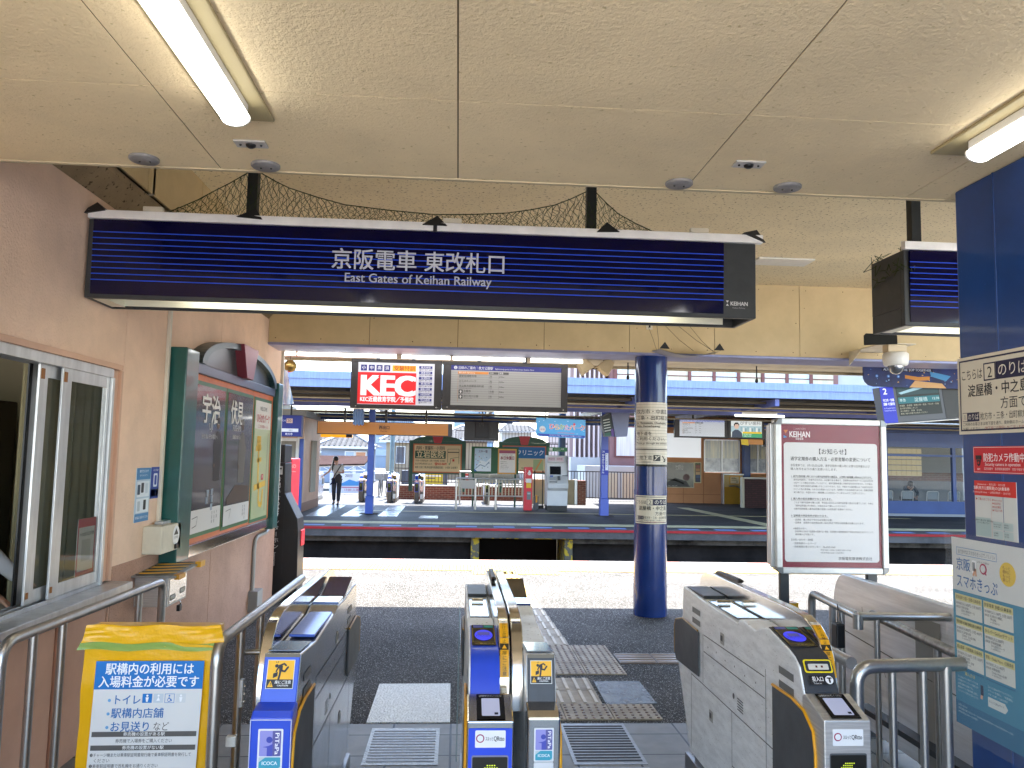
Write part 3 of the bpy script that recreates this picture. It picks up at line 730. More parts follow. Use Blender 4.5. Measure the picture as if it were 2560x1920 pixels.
# ================================================================== OVERHEAD SIGNS
SIGNB = mat('sign_midnight_panel', '#05042e', .08, spec=.5)
LINEB = '#2f52c8'
TUBEL = lamp('fluorescent_tube_glow', (1.0, .98, .86), 1.2)
def gate_sign(x0, x1, y, z0, z1, d, lb, white_top, logo, words, tubes):
    t = thing('gate_sign', lb, 'sign', ((x0+x1)/2, y + d/2, z0), 'overhead gate signs')
    b = MB()
    # hollow box open below
    b.box(x0, x1, y + .03, y + d, z0 + .10, z1, GREYM).box(x0, x1, y, y + .03, z0, z1, GREYM).box(x0, x1, y + d - .02, y + d - .002, z0, z0 + .10, GREYM)
    b.box(x0, x0 + .02, y + .03, y + d - .02, z0, z0 + .10, GREYM).box(x1 - .02, x1, y + .03, y + d - .02, z0, z0 + .10, GREYM)
    b.build('casing', t, .004)
    b = MB().box(x0 + .09, x1 - .09, y + .05, y + d - .05, z0 + .092, z0 + .099, mat('reflector_cream', '#e6e3cf', .3)).box(x0 + .09, x1 - .09, y + d - .056, y + d - .05, z0 + .01, z0 + .098, mat('reflector_cream', '#e6e3cf'))
    b.prism([(x0 + .021, z0 + .004), (x0 + .09, z0 + .09), (x0 + .09, z0 + .004)], 'y', y + .05, y + d - .05, mat('reflector_cream', '#e6e3cf'))
    b.build('reflector', t)
    for a, c in tubes:
        b = MB().tube([(a, y + .12, z0 + .055), (c, y + .12, z0 + .055)], .015, TUBEL, 10)
        tb = b.build('tube', t)
        MB().box(a - .03, a - .002, y + .10, y + .14, z0 + .03, z0 + .09, WHITEP).box(c + .002, c + .03, y + .10, y + .14, z0 + .03, z0 + .09, WHITEP).build('socket', tb)
    gx = x1 - .18 if logo else x1 - .03
    TL_ = .0245 * (z1 - z0)
    MB().prism([(y - .0005, z0 + .02), (y - .004, z0 + .02), (y - .004 - TL_, z1 - .004), (y - .0005, z1 - .004)], 'x', x0 + .03, gx, SIGNB).build('panel', t)
    p = Print((x0 + .03, y - .004 - TL_, z1 - .004), (1, 0, 0), (0, .0245, -1), (0, -1, -.0245), rough=.12)
    H = z1 - z0 - .024
    for i in range(9): p.rect(0, .062 + i * .0308, gx - x0 - .03, .0052, LINEB, 1)
    if words:
        p.text(1.20, .104, .115, '京阪電車', '#b9bcc6', 2, w=.44, bold=.012).text(1.68, .104, .115, '東改札口', '#b9bcc6', 2, w=.42, bold=.012)
        p.text(1.27, .222, .066, 'East Gates of Keihan Railway', '#a9adb8', 2, w=.765, bold=.012)
    p.done('lettering', t)
    if logo:
        p = fprint(gx + .01, y, z1, step=.0015)
        p.poly([(.005, .315), (.02, .315), (.012, .327)], '#cfcfcf').poly([(.005, .343), (.02, .343), (.012, .331)], '#cfcfcf').text(.028, .315, .03, 'KEIHAN', '#cfcfcf', 1, w=.095, bold=.02).text(.04, .347, .012, 'Keihan Railway', '#9a9a9a', 1, w=.07).done('logo', t)
    if white_top:
        b = MB().prism([(y - .02, z1 + .001), (y - .02, z1 + .045), (y + .02, z1 + .052), (y + .02, z1 + .001)], 'x', x0 - .0, x1 + .035, mat('white_acrylic_strip', '#f6f4f0', .3, var=(7, .12)))
        b.build('top_strip', t, .003)
    return t
gate_sign(-1.912, 1.577, 4.10, 2.352, 2.76, .33, 'long midnight blue overhead sign with white gate lettering and blue stripes', True, True, True, [(-1.50, -.02), (.03, 1.19)])
gate_sign(2.415, 4.6, 4.12, 2.345, 2.765, .34, 'short striped blue overhead sign partly hidden by the navy pillar', True, False, False, [(2.62, 3.9)])
POLE = mat('black_sign_pole', '#24282a', .45, .2, var=(9, .3))
for x, lb in ((-1.14, 'black sign pole wrapped in green net at the left of the long sign'), (.705, 'black sign pole wrapped in green net right of the middle of the long sign'), (2.57, 'black sign pole holding the short blue sign')):
    y = 4.27
    tag(MB().box(x - .027, x + .027, y - .027, y + .027, 2.80 if x < 2 else 2.766, 3.43, POLE).build('sign_pole'), lb, 'pole', 'black poles holding the gate signs')
NET = mat('green_bird_net', '#33401f', .7)
def net(pts, lb, y=4.27, zb=2.79):
    """diamond net hung from an upper outline down to both long edges of the sign top"""
    def top(x):
        for (a, za), (c, zc) in zip(pts, pts[1:]):
            if a <= x <= c:
                return za + (zc - za) * (x - a) / (c - a)
        return pts[-1][1]
    b = MB(); x0, x1 = pts[0][0], pts[-1][0]; dx = .034; n = int((x1 - x0) / dx); m = 8
    for yb in (4.115, 4.41):
        def P(i, j):
            x = x0 + i * dx; z1_ = top(x); f = j / m
            h = max(.012, z1_ - zb)
            sag = .012 * math.sin(i * 1.7 + j * 2.3) + .006 * math.sin(i * .6)
            return (x + .010 * math.sin(j * 2.1 + i * 1.13), y + (yb - y) * f ** 1.1, zb + h * (1 - f) ** 1.25 + sag * (1 - f) * f * 4 * .7)
        for j in range(m):
            for i in range(n):
                a = P(i + (j % 2) * .5, j)
                for k in (.5, -.5):
                    q = i + (j % 2) * .5 + k
                    if 0 <= q <= n: b.tube([a, P(q, j + 1)], .0013, NET, 3, caps=False, smooth=False)
    for (a, za), (c, zc) in zip(pts, pts[1:]):
        b.tube([(a, y, za), ((a + c) / 2, y, (za + zc) / 2 - .004), (c, y, zc)], .003, NET, 5, caps=False)
    return tag(b.build('bird_net'), lb, 'net')
net([(-1.66, 2.83), (-1.50, 2.90), (-1.36, 2.98), (-1.17, 3.10), (-1.11, 3.10), (-.95, 3.02), (-.65, 2.94), (-.16, 2.905), (.24, 2.93), (.50, 2.985), (.68, 3.07), (.73, 3.07), (.86, 2.95), (1.05, 2.86), (1.3, 2.835), (1.62, 2.83)], 'green bird net sagging in peaks over the top of the long gate sign')
b = MB()
for k in range(26):
    x, z, y = 2.41 + random.uniform(-.03, .06), 2.74 + random.uniform(-.1, .05), 4.12 + random.uniform(0, .33)
    b.tube([(x + random.uniform(-.03, .03), y + random.uniform(-.05, .05), z + random.uniform(-.04, .04)) for _ in range(4)], .0022, NET, 4, caps=False)
tag(b.build('bird_net'), 'tangled scrap of green net on the end of the short blue sign', 'net')
TRI = mat('black_card', '#2a2b2d', .6)
for x, r, w_, lb in ((-1.885, 12, .13, 'over the far left end of the long sign'), (-1.10, -3, .13, 'at the foot of the left netted pole'), (-.15, 0, .13, 'over the lettering of the long sign'), (.765, 3, .125, 'just right of the right netted pole'), (1.56, -22, .13, 'over the free right end of the long sign')):
    t = thing('bird_spike_cone', 'folded black bird scarer triangle ' + lb, 'bird scarer', (x, 4.07, 2.79), 'black bird scarers along the sign top')
    a = R(r)
    def q(u, v): return (x + u * math.cos(a) - v * math.sin(a), 2.785 + u * math.sin(a) + v * math.cos(a))
    b = MB(); A, B_, C_ = q(-w_/2, 0), q(w_/2, 0), q(.01, .072)
    b.add([(A[0], 4.055, A[1]), (B_[0], 4.065, B_[1]), (C_[0], 4.13, C_[1]), (A[0] + .02, 4.2, A[1] + .02), (B_[0] - .02, 4.2, B_[1] + .02)], [(0, 1, 2), (0, 2, 3), (1, 4, 2), (3, 2, 4), (0, 3, 4, 1)], TRI)
    b.build('folded_card', t)
    if abs(x + .15) < .01: MB().box(x - .008, x + .012, 4.06, 4.075, 2.755, 2.786, TRI).build('clip', t)
for x, lb in ((-1.60, 'small white block on the sign top near its left end'), (-.06, 'small white block on the sign top near the middle scarer'), (1.27, 'small white block on the sign top right of the second pole')):
    tag(MB().box(x - .05, x + .05, 4.10, 4.13, 2.812, 2.838, IVORY).build('cable_clip', bevel=.004), lb, 'clip', 'white blocks on the sign top')
# ------------------------------------------------------------------ ceiling fittings
LED = lamp('led_bar_glow', (1, .985, .95), .9)
def led(x, y0, y1, lb):
    t = thing('ceiling_lamp', lb, 'lamp', (x, y1, 2.58), 'long white lamps on the low ceiling')
    MB().box(x - .088, x + .088, y0, y1 + .13, CZ - .012, CZ - .0005, mat('lamp_base_enamel', '#a89a74', .6)).build('base_plate', t, .004)
    MB().box(x - .038, x + .038, y0, y1, CZ - .045, CZ - .013, WHITEP).build('body', t, .004)
    pr = [(x - .04, CZ - .046)] + [(x + .043 * math.cos(PI + PI * i / 10), CZ - .055 + .028 * math.sin(PI + PI * i / 10)) for i in range(11)] + [(x + .04, CZ - .046)]
    MB().prism(pr, 'y', y0, y1, LED).build('diffuser', t)
    MB().prism([(x + (a - x) * 1.05, z + (.0 if i in (0, len(pr) - 1) else -.001)) for i, (a, z) in enumerate(pr)], 'y', y1, y1 + .008, WHITEP).build('end_cap', t)
led(-.714, .95, 2.425, 'long bright white ceiling lamp at the upper left')
led(1.70, .95, 2.44, 'bright white ceiling lamp by the navy pillar, only its end in view')
DISC = mat('ceiling_disc_grey', '#8b8989', .5, var=(30, .2))
for x, y, lb in ((-1.20, 2.968, 'nearest the pink wall'), (-.757, 2.985, 'above the left netted pole'), (.842, 2.985, 'at the end of a ceiling joint'), (1.275, 2.975, 'nearest the navy pillar')):
    t = thing('ceiling_disc', 'flat grey round ceiling disc ' + lb, 'ceiling disc', (x, y, CZ - .01), 'round discs along the ceiling edge')
    MB().lathe([(.050, -.012), (.054, -.008), (.054, -.0005)], (x, y, CZ), DISC, 28).build('plate', t)
    b = MB()
    for dx in (-.018, .02): b.ball((x + dx, y + .004, CZ - .0125), .004, BLACK, 6)
    b.build('screw', t)
for x, y, lb in ((-.757, 2.77, 'white sensor plate with a black lens near the left lamp'), (1.035, 2.752, 'white sensor plate with a black lens on the right half of the ceiling')):
    t = thing('ceiling_sensor', lb, 'sensor', (x, y, CZ - .01), 'ceiling sensor plates')
    MB().box(x - .055, x + .055, y - .03, y + .03, CZ - .008, CZ - .0005, mat('sensor_plate', '#b9b6b2', .4)).build('plate', t, .002)
    MB().lathe([(.008, -.020), (.016, -.015), (.018, -.008)], (x, y, CZ), BLACK, 16).build('lens', t)
    b = MB()
    for dx in (-.036, .036): b.ball((x + dx, y, CZ - .009), .0045, BLACK, 6)
    b.build('screw', t)
# fascia fittings: outlet, pigeon tray, camera
t = thing('wall_outlet', 'small ivory outlet on the cream fascia wall', 'outlet', (1.945, 7.99, 2.94))
MB().box(1.91, 1.975, 7.985, 7.9995, 2.915, 2.985, IVORY).build('plate', t, .003)
MB().box(1.935, 1.952, 7.982, 7.985, 2.935, 2.965, BLACK).build('socket', t)
t = thing('bird_dropping_tray', 'shallow grey tray slung on wires above the navy round column', 'tray', (2.27, 7.8, 2.6))
b = MB(); n = 12
vs = []
for i in range(n + 1):
    f = i / n; x = 1.96 + .62 * f; s_ = math.sin(PI * f) * .055
    vs += [(x, 7.62, 2.665 - s_), (x, 7.96, 2.69 - s_)]
b.add(vs, [(2*i, 2*i+1, 2*i+3, 2*i+2) for i in range(n)], mat('tray_sheet', '#a9a8ad', .5), True)
b.add([(v[0], v[1], v[2] - .006) for v in vs], [(2*i, 2*i+2, 2*i+3, 2*i+1) for i in range(n)], mat('tray_sheet', '#a9a8ad'), True)
b.build('sheet', t)
for x in (2.0, 2.55): MB().prism([(x - .05, 2.668), (x + .05, 2.668), (x + .005, 2.735)], 'y', 7.60, 7.616, TRI).build('end_flap', t)
b = MB()
for x0, x1, z1_ in ((1.99, 2.02, 2.97), (1.97, 1.93, 2.95), (2.35, 2.10, 2.97), (2.55, 2.36, 2.97), (2.56, 2.25, 2.96)): b.tube([(x0, 7.8, 2.68), ((x0+x1)/2 + .01, 7.9, 2.8), (x1, 7.99, z1_)], .002, BLACK, 4)
b.build('wire', t)
t = thing('dome_camera', 'white dome security camera on a bracket under the short sign', 'camera', (4.235, 7.4, 2.45))
cx, cyy = 4.235, 7.4
MB().lathe([(.10, 2.535 - 2.45), (.112, .10), (.118, .155), (.118, .20), (.10, .215), (.06, .215)], (cx, cyy, 2.45), WHITEP, 28).build('housing', t)
MB().lathe([(.001, 0.0), (.03, .005), (.056, .025), (.072, .06), (.074, .085)], (cx, cyy, 2.45), mat('smoked_dome', (.25, .26, .28), .06, .7), 24).build('dome', t)
MB().box(cx - .10, cx + .09, cyy - .05, cyy + .06, 2.666, 2.74, mat('beige_mount', '#cbb898', .5)).build('mount', t, .006)
MB().box(cx - .16, cx + .17, cyy - .07, 7.99, 2.741, 2.748, IVORY).prism([(7.99, 2.60), (7.99, 2.742), (7.72, 2.742)], 'x', cx - .17, cx - .162, IVORY).build('bracket', t)
tag(MB().prism([(3.87, 2.715), (4.20, 2.735), (4.20, 2.81), (4.19, 2.83), (3.89, 2.83), (3.87, 2.81)], 'y', 7.30, 7.312, mat('black_guard_card', '#141512', .7)).tube([(4.01, 7.306, 2.83), (4.012, 7.31, 2.93)], .012, BLACK, 8).build('bird_guard_card'), 'black guard card standing behind the dome camera', 'guard card')
# ================================================================== NAVY ROUND COLUMN
CXX, CYY, CR = 2.005, 8.17, .168
t = thing('round_column', 'navy blue round steel column carrying two paper notices', 'column', (CXX, CYY, 0))
MB().lathe([(CR, .30), (CR, 2.648)], (CXX, CYY, 0), NAVYC, 48).build('shaft', t)
MB().lathe([(CR + .004, -.002), (CR + .004, .30)], (CXX, CYY, 0), NAVYC, 48).build('base_sleeve', t)
MB().lathe([(CR + .004, 1.22), (CR + .004, 1.27)], (CXX, CYY, 0), NAVYC, 48).build('band', t)
CP = '#d3ccbd'
t1 = thing('column_notice', 'cream striped underpass notice wrapped round the upper navy column', 'notice', (CXX, CYY, 1.5))
p = Print((0, 0, 2.165), (1, 0, 0), (0, 0, -1), (0, -1, 0), step=.0014, bend=(CXX, CYY, CR, R(-76)))
p.rect(0, 0, .42, .645, CP, 1)
for i in range(21): p.rect(0, .02 + i * .0298, .42, .0028, '#8a8578', 2)
K = '#26241f'
p.text(.022, .07, .052, '枚方市・中書島', K, 3).text(.022, .135, .052, '三条・出町柳 方面', K, 3).text(.022, .197, .03, 'for Hirakatashi, Chushojima,', K, 3, bold=.01).text(.022, .229, .03, 'Sanjo, Demachiyanagi', K, 3, bold=.01)
p.text(.022, .30, .044, '地下道を', K, 3).text(.022, .352, .044, 'ご利用ください。', K, 3).text(.022, .405, .028, 'Please go through the underpass.', K, 3, bold=.01)
p.rect(0, .478, .42, .010, '#161616', 3).text(.065, .545, .044, '地下道', K, 3).text(.09, .597, .022, 'Underpass', K, 3).rect(.21, .540, .075, .062, '#2a2a28', 3).line([(.22, .595), (.24, .575), (.25, .56), (.275, .548)], .008, CP, 4).disc(.235, .556, .008, CP, 4)
p.line([(.31, .548), (.355, .598)], .012, K, 3).line([(.355, .57), (.355, .602), (.325, .602)], .012, K, 3).rect(0, .636, .42, .022, '#101012', 3)
p.done('sheet', t1)
t1 = thing('column_notice', 'smaller cream platform two notice taped under a clear sleeve on the navy column', 'notice', (CXX, CYY, .93))
def platform_notice(p, w, h, l=2):
    """cream platform notice of the pillar and the column"""
    NV = '#1b1a3d'
    s = h / .297
    p.rect(0, 0, w, h, '#d6cdb9', 1).frame(.012*s, .012*s, w - .024*s, h - .024*s, .006*s, NV, l)
    p.text(.022*s, .048*s, .045*s, 'こちらは', '#26242a', l, w=.125*s).frame(.155*s, .035*s, .066*s, .066*s, .005*s, NV, l).text(.188*s, .040*s, .058*s, '2', '#26242a', l, al='c').rect(.222*s, .035*s, .17*s, .066*s, NV, l).text(.232*s, .042*s, .052*s, 'のりば', '#e6dfd0', l + 1)
    p.text(.06*s, .108*s, .05*s, '淀屋橋・中之島', '#26242a', l, w=.325*s, bold=.012).text(.24*s, .165*s, .046*s, '方面です', '#26242a', l)
    p.rect(.025*s, .215*s, .098*s, .034*s, NV, l).rect(.027*s, .217*s, .026*s, .030*s, '#d6cdb9', l + 1).text(.034*s, .218*s, .028*s, '1', '#26242a', l + 2).text(.058*s, .219*s, .026*s, 'のりば', '#e6dfd0', l + 1, w=.062*s)
    p.text(.128*s, .217*s, .030*s, '枚方市・三条・出町柳方面', '#26242a', l, w=.265*s).text(.025*s, .252*s, .0145*s, 'ご利用のお客さまは地下道を通り、反対側のホームへ', '#26242a', l, maxw=.37*s).text(.025*s, .270*s, .0145*s, 'お越しください。', '#26242a', l).text(.15*s, .270*s, .0145*s, '(地下道には階段しかございません)', '#a03a3a', l, maxw=.24*s)
p = Print((0, 0, 1.213), (1, 0, 0), (0, 0, -1), (0, -1, 0), step=.0016, bend=(CXX, CYY, CR, R(-77)))
platform_notice(p, .40, .285); p.done('sheet', t1)
# ================================================================== NAVY PILLAR ON THE RIGHT WITH NOTICES
XP = 1.95
t = thing('square_pillar', 'navy painted square pillar at the right edge covered in notices', 'pillar', (2.3, 1.5, 0))
MB().box(XP, 2.65, -1.2, 2.955, 0, CZ - .002, NAVY).build('shaft', t, .008)
MB().tube([(XP + .0035, 2.73, 0), (XP + .0035, 2.73, CZ - .004)], .006, NAVY, 8).build('weld_seam', t)
def pillar_print(y, z, **k): return Print((XP - .004, y, z), (0, -1, 0), (0, 0, -1), (-1, 0, 0), step=.0009, **k)
def pillar_sheet(lb, y0, y1, z0, z1, m, draw, th=.003):
    t = thing('wall_notice', lb, 'notice', (XP, y0, z0), 'notices on the navy pillar')
    MB().box(XP - .0005 - th, XP - .0005, y1, y0, z0, z1, m).build('sheet', t)
    p = Print((XP - .0006 - th, y0, z1), (0, -1, 0), (0, 0, -1), (-1, 0, 0), step=.0009)
    draw(p, y0 - y1, z1 - z0); p.done('lettering', t)
CREAMP = mat('cream_laminated_paper', '#d6cdb9', .18, coat=.8, bump=(9, .12, 'noise', .01))
pillar_sheet('cream laminated platform two notice, highest on the navy pillar', 2.962, 2.56, 1.712, 2.008, CREAMP, lambda p, w, h: platform_notice(p, w, h))
def dr(p, w, h):
    p.rect(0, 0, w, h, '#c9202c', 1, .006).frame(.003, .003, w-.006, h-.006, .0015, '#e6dede', 2)
    p.rect(.014, .033, .034, .016, '#1d1418', 2).poly([(.018, .05), (.044, .05), (.040, .068), (.031, .074), (.022, .068)], '#1d1418', 2).disc(.031, .061, .005, '#c9202c', 3).text(.031, .079, .010, 'REC', '#f3ecec', 2, al='c')
    p.text(.058, .024, .034, '防犯カメラ作動中', '#f5eeee', 2, w=.215, bold=.01).text(.066, .057, .016, 'Security camera in operation', '#f5eeee', 2, bold=.008).text(.06, .077, .010, '监控拍摄中　監視錄影器拍照中　방범 카메라 작동중', '#f0d8d8', 2)
pillar_sheet('red security camera warning sticker on the navy pillar', 2.885, 2.60, 1.566, 1.665, mat('red_film', '#c9202c', .2, coat=.5), dr, .0015)
def dq(p, w, h):
    p.rect(0, 0, w, .055, '#cf2f28', 1).text(w*.42, .008, .009, 'Hirakata-koen ・ 枚方公园 ・ 枚方公園', '#f3dcd8', 2, al='c').text(w*.42, .019, .014, '当駅(枚方公園駅発)のQR乗車券', '#ffffff', 2, al='c').text(w*.42, .037, .009, 'Purchasing QR tickets ・ QR乘车票购买 ・ QR승차권', '#f3dcd8', 2, al='c')
    p.text(.008, .062, .011, '▶ご購入はこちら', '#b8402c', 2).line([(.093, .066), (.095, h - .005)], .0015, '#c9a89f', 2)
    for i, s_ in enumerate(('Scan to buy', '由此购买', '由此購買', '구입은 이쪽')): p.text(.10, .063 + i * .0125, .009, '▶' + s_, '#b8402c', 2)
    p.rect(.004, .135, .085, .068, '#a7bcbc', 2, .003).text(.046, .142, .007, 'QR乗車券のご購入方法・設定方法は', '#3a4444', 3, al='c').text(.046, .151, .007, 'こちらをご覧ください', '#3a4444', 3, al='c')
    for i, (x, y) in enumerate(((.10, .145), (.155, .145), (.10, .177), (.155, .177))): p.rect(x, y, .05, .028, '#b3c4c4', 2, .003).text(x + .004, y + .006, .006, ('How to buy and', '如何购买', '如何購買', '구입 방법')[i], '#3a4444', 3).text(x + .004, y + .014, .006, ('use QR tickets', '使用方法', '使用方法', '사용 방법')[i], '#3a4444', 3)
pillar_sheet('white and red ticket purchase sticker on the navy pillar', 2.885, 2.66, 1.33, 1.538, mat('pale_film', '#d2d6d4', .2, coat=.5), dq, .0015)
def db(p, w, h):
    TEALC = '#3f86a4'
    p.rect(0, 0, w, .2, '#cdd2d2', 1).rect(0, .2, w, h - .2, TEALC, 1).rect(0, h - .085, w, .085, '#2f6f92', 2)
    p.frame(.03, .035, .23, .03, .002, '#4a86b8', 2).text(.04, .042, .018, 'おでかけは スマホのきっぷでノリノリ♪', '#47606e', 2, w=.21)
    p.text(.026, .074, .05, '京阪', '#3c6ea8', 2, w=.085, bold=.006).text(.025, .135, .055, 'スマホきっぷ', '#3c6ea8', 2, w=.235, bold=.006)
    p.rect(.122, .075, .024, .048, '#eef0f2', 3, .005).rect(.126, .082, .016, .032, '#8a9298', 4).line([(.130, .132), (.142, .105), (.146, .132)], .010, '#d8a888', 4)
    p.disc(.185, .10, .020, '#b0305c', 2).disc(.185, .10, .014, '#cdd2d2', 3).line([(.19, .108), (.203, .12)], .006, '#b0305c', 3).text(.185, .072, .010, 'スルッとQRtto', '#3a4650', 2, al='c')
    p.disc(.315, .10, .042, '#dfc04a', 2).lines(.29, .072, .014, ['もっと', '便利に', 'もっと', '楽しく'], '#7a4a1c', gap=1.0, l=3)
    data = [('京阪電車 大阪・京都1日乗車券', '1,650円, 小児 830円', '京阪全線、', '石清水八幡宮参道ケーブル'), ('京阪電車 京都1日乗車券', '1,100円, 小児 550円', '石清水八幡宮、', '宇治線、'), ('京阪電車 大津線 湖都古都1日乗車券', '800円, 小児 400円', '大津線全線', '(京津線・石山坂本線)'),
            ('ひらパーGo!Go!チケット', '2,200円', '京阪線全線、', 'ひらかたパーク'), ('叡山電車・京阪電車1日乗車券', '2,100円, 小児 1,050円', '京阪全線、', '叡山電車 全線'), ('京阪・Osaka Metro 1日乗車券', '2,140円', '京阪全線、', 'Osaka Metro全線')]
    for i, d in enumerate(data):
        x, y = .016 + (i % 2) * .165, .213 + (i // 2) * .093
        p.rect(x, y, .155, .084, '#d0d3cd', 2).rect(x, y, .155, .024, '#cfc98e', 3).text(x + .005, y + .005, .0145, d[0], '#3a3a2c', 4, maxw=.145, bold=.012)
        p.text(x + .005, y + .030, .010, '発売額', '#44505a', 3).text(x + .035, y + .028, .013, '大人' + d[1], '#33404a', 3, maxw=.115).text(x + .005, y + .044, .010, '乗車区間', '#44505a', 3, maxw=.026).text(x + .035, y + .043, .0105, d[2], '#33404a', 3).text(x + .035, y + .055, .0105, d[3], '#33404a', 3, maxw=.08).text(x + .035, y + .067, .007, '※一部区間を除く', '#5a666e', 3)
    y = .213 + 3 * .093
    p.line([(.016, y), (.171, y)], .005, '#2f6f92', 2).line([(.181, y), (.336, y)], .005, '#2f6f92', 2).text(.06, y + .006, .015, '購入方法', '#d9c65a', 2)
    p.lines(.016, y + .028, .009, ['スルッとQRttoのチケット販売サイトにアクセス後、', 'ご利用前のログインポイントを取得します', '(会員登録が必要です)。', '乗車券のプランや駅を検索し選択し、', 'クレジットカード決済のみのご購入となります。'], '#c3d6de', gap=1.45, maxw=.12)
    p.rect(.150, y + .03, .016, .036, '#2c3a52', 3, .003).line([(.152, y + .08), (.16, y + .05)], .012, '#d8a888', 2).lines(.19, y + .02, .009, ['スルッとQRttoのサイトにアクセスし、', 'チケットを選択し、「利用開始」', 'ボタンを押してQRを表示', '改札機にかざして入場'], '#c3d6de', gap=1.45, maxw=.13).poly([(.19, y+.06), (.28, y+.06), (.295, y+.077), (.28, y+.094), (.19, y+.094)], '#cfd8d6', 3).text(.195, y + .068, .011, 'スルッとQRttoサイト', '#33506a', 4, maxw=.08)
    p.lines(.016, h - .075, .009, ['お問い合わせ', '京阪電車お客さまセンター 06-6945-4560(平日9:00〜19:00/土休日9:00〜17:00)', '※年末年始(12/30〜1/3)を除く'], '#b8cfda', gap=1.4, l=3, maxw=.3)
pillar_sheet('large teal and white ticket poster in crinkled plastic, lowest on the navy pillar', 3.018, 2.60, .615, 1.315, mat('plastic_wrapped_poster', '#9fb6c0', .12, coat=1., bump=(7, .25, 'noise', .02)), db, .012)
# clear plastic over the poster
b = MB(); n, m = 26, 30; vs = []
for j in range(m + 1):
    for i in range(n + 1):
        y = 3.03 - .47 * i / n; z = 1.335 - .76 * j / m
        vs.append((XP - .020 - .004 * math.sin(i * 1.9 + j * .7) * math.sin(j * 1.1 + 1) - random.uniform(0, .0035) - (.012 if i == 0 else 0), y, z))
b.add(vs, [(j*(n+1)+i, j*(n+1)+i+1, (j+1)*(n+1)+i+1, (j+1)*(n+1)+i) for j in range(m) for i in range(n)], mat('clear_wrap', (.9, .9, .9), .08, spec=.8, alpha=.06), True)
tag(b.build('plastic_wrap'), 'crinkled clear plastic wrap over the teal ticket poster', 'plastic wrap')
# ================================================================== HANGING THINGS UNDER THE NEAR CANOPY
FRM = mat('board_frame_dark', '#3b3838', .45, .2, var=(12, .15))
t = thing('advert_board', 'hanging backlit cram school advert in red and white, left of the grey guide board', 'advert board', (-.71, 9.0, 2.09))
b = MB().box(-1.226, -.203, 9.0, 9.12, 2.09, 2.135, FRM).box(-1.226, -.203, 9.0, 9.12, 2.612, 2.648, FRM).box(-1.226, -1.148, 9.0, 9.12, 2.135, 2.612, FRM).box(-.287, -.203, 9.0, 9.12, 2.135, 2.612, FRM).box(-1.22, -.21, 9.03, 9.115, 2.1, 2.64, FRM)
for x in (-1.16, -.26): b.ball((x, 8.998, 2.112), .008, MIRROR, 6)
b.box(-.95, -.91, 9.04, 9.08, 2.648, 2.715, BLACK).box(-.55, -.51, 9.04, 9.08, 2.648, 2.715, BLACK)
b.box(-1.226, -.203, 8.998, 9.10, 2.082, 2.089, WHITEP)
b.build('frame', t, .003)
MB().box(-1.149, -.286, 9.012, 9.02, 2.134, 2.613, ink('#c9c8d0', .05)).build('screen', t)
p = fprint(-1.148, 9.011, 2.612, emit=.05, step=.0015)
RD, NV = '#d8262a', '#27296f'
for i, c in enumerate('小中高浪'): p.rect(.03 + i * .087, .028, .068, .068, NV, 1).text(.041 + i * .087, .038, .046, c, '#e9e8ee', 2)
p.rect(.385, .028, .265, .066, '#e5a818', 1).text(.40, .03, .06, '受験特訓', '#9a2a1c', 2, w=.236, bold=.015)
p.rect(0, .112, .655, .359, RD, 1).text(.025, .10, .31, 'KEC', '#f2f1f5', 2, w=.61, bold=.05).text(.03, .385, .065, 'KEC近畿教育学院／予備校', '#f2f1f5', 2, w=.60, bold=.03)
for i, (a, c) in enumerate((('枚方本校', '072-847-2600'), ('楠葉本校', '072-850-8888'), ('交野校', '072-892-2550'), ('長尾校', '072-867-6700'), ('寝屋川本校', '072-822-8111'), ('大和田本校', '072-883-3506'), ('守口本校', '06-6997-1151'))):
    p.rect(.685, .028 + i * .062, .15, .030, NV, 1).text(.76, .031 + i * .062, .024, a, '#e9e8ee', 2, al='c', w=.11).text(.76, .059 + i * .062, .024, '☎' + c, '#2c2c38', 2, al='c', w=.15, bold=.015)
p.text(.43, .484, .016, '© KODAMATSU', '#8c8884', 1, al='c').done('lettering', t)
t = thing('guide_board', 'hanging grey sightseeing guide board with a blue header', 'guide board', (.52, 9.0, 2.09))
b = MB().box(-.194, 1.24, 9.0, 9.12, 2.095, 2.148, FRM).box(-.194, 1.24, 9.0, 9.12, 2.607, 2.648, FRM).box(-.194, -.099, 9.0, 9.12, 2.148, 2.607, FRM).box(1.165, 1.24, 9.0, 9.12, 2.148, 2.607, FRM).box(-.19, 1.235, 9.03, 9.115, 2.1, 2.64, FRM)
for x in (-.135, 1.19): b.ball((x, 8.998, 2.122), .008, MIRROR, 6)
b.box(.72, .77, 9.04, 9.08, 2.648, 2.715, BLACK).box(.2, .24, 9.04, 9.08, 2.648, 2.715, BLACK).box(-.194, 1.24, 8.998, 9.10, 2.087, 2.094, WHITEP)
b.build('frame', t, .003)
MB().box(-.1, 1.166, 9.012, 9.02, 2.147, 2.608, mat('guide_board_face', '#b4b2ae', .15, coat=.7)).build('screen', t)
p = fprint(-.099, 9.011, 2.607, step=.0015)
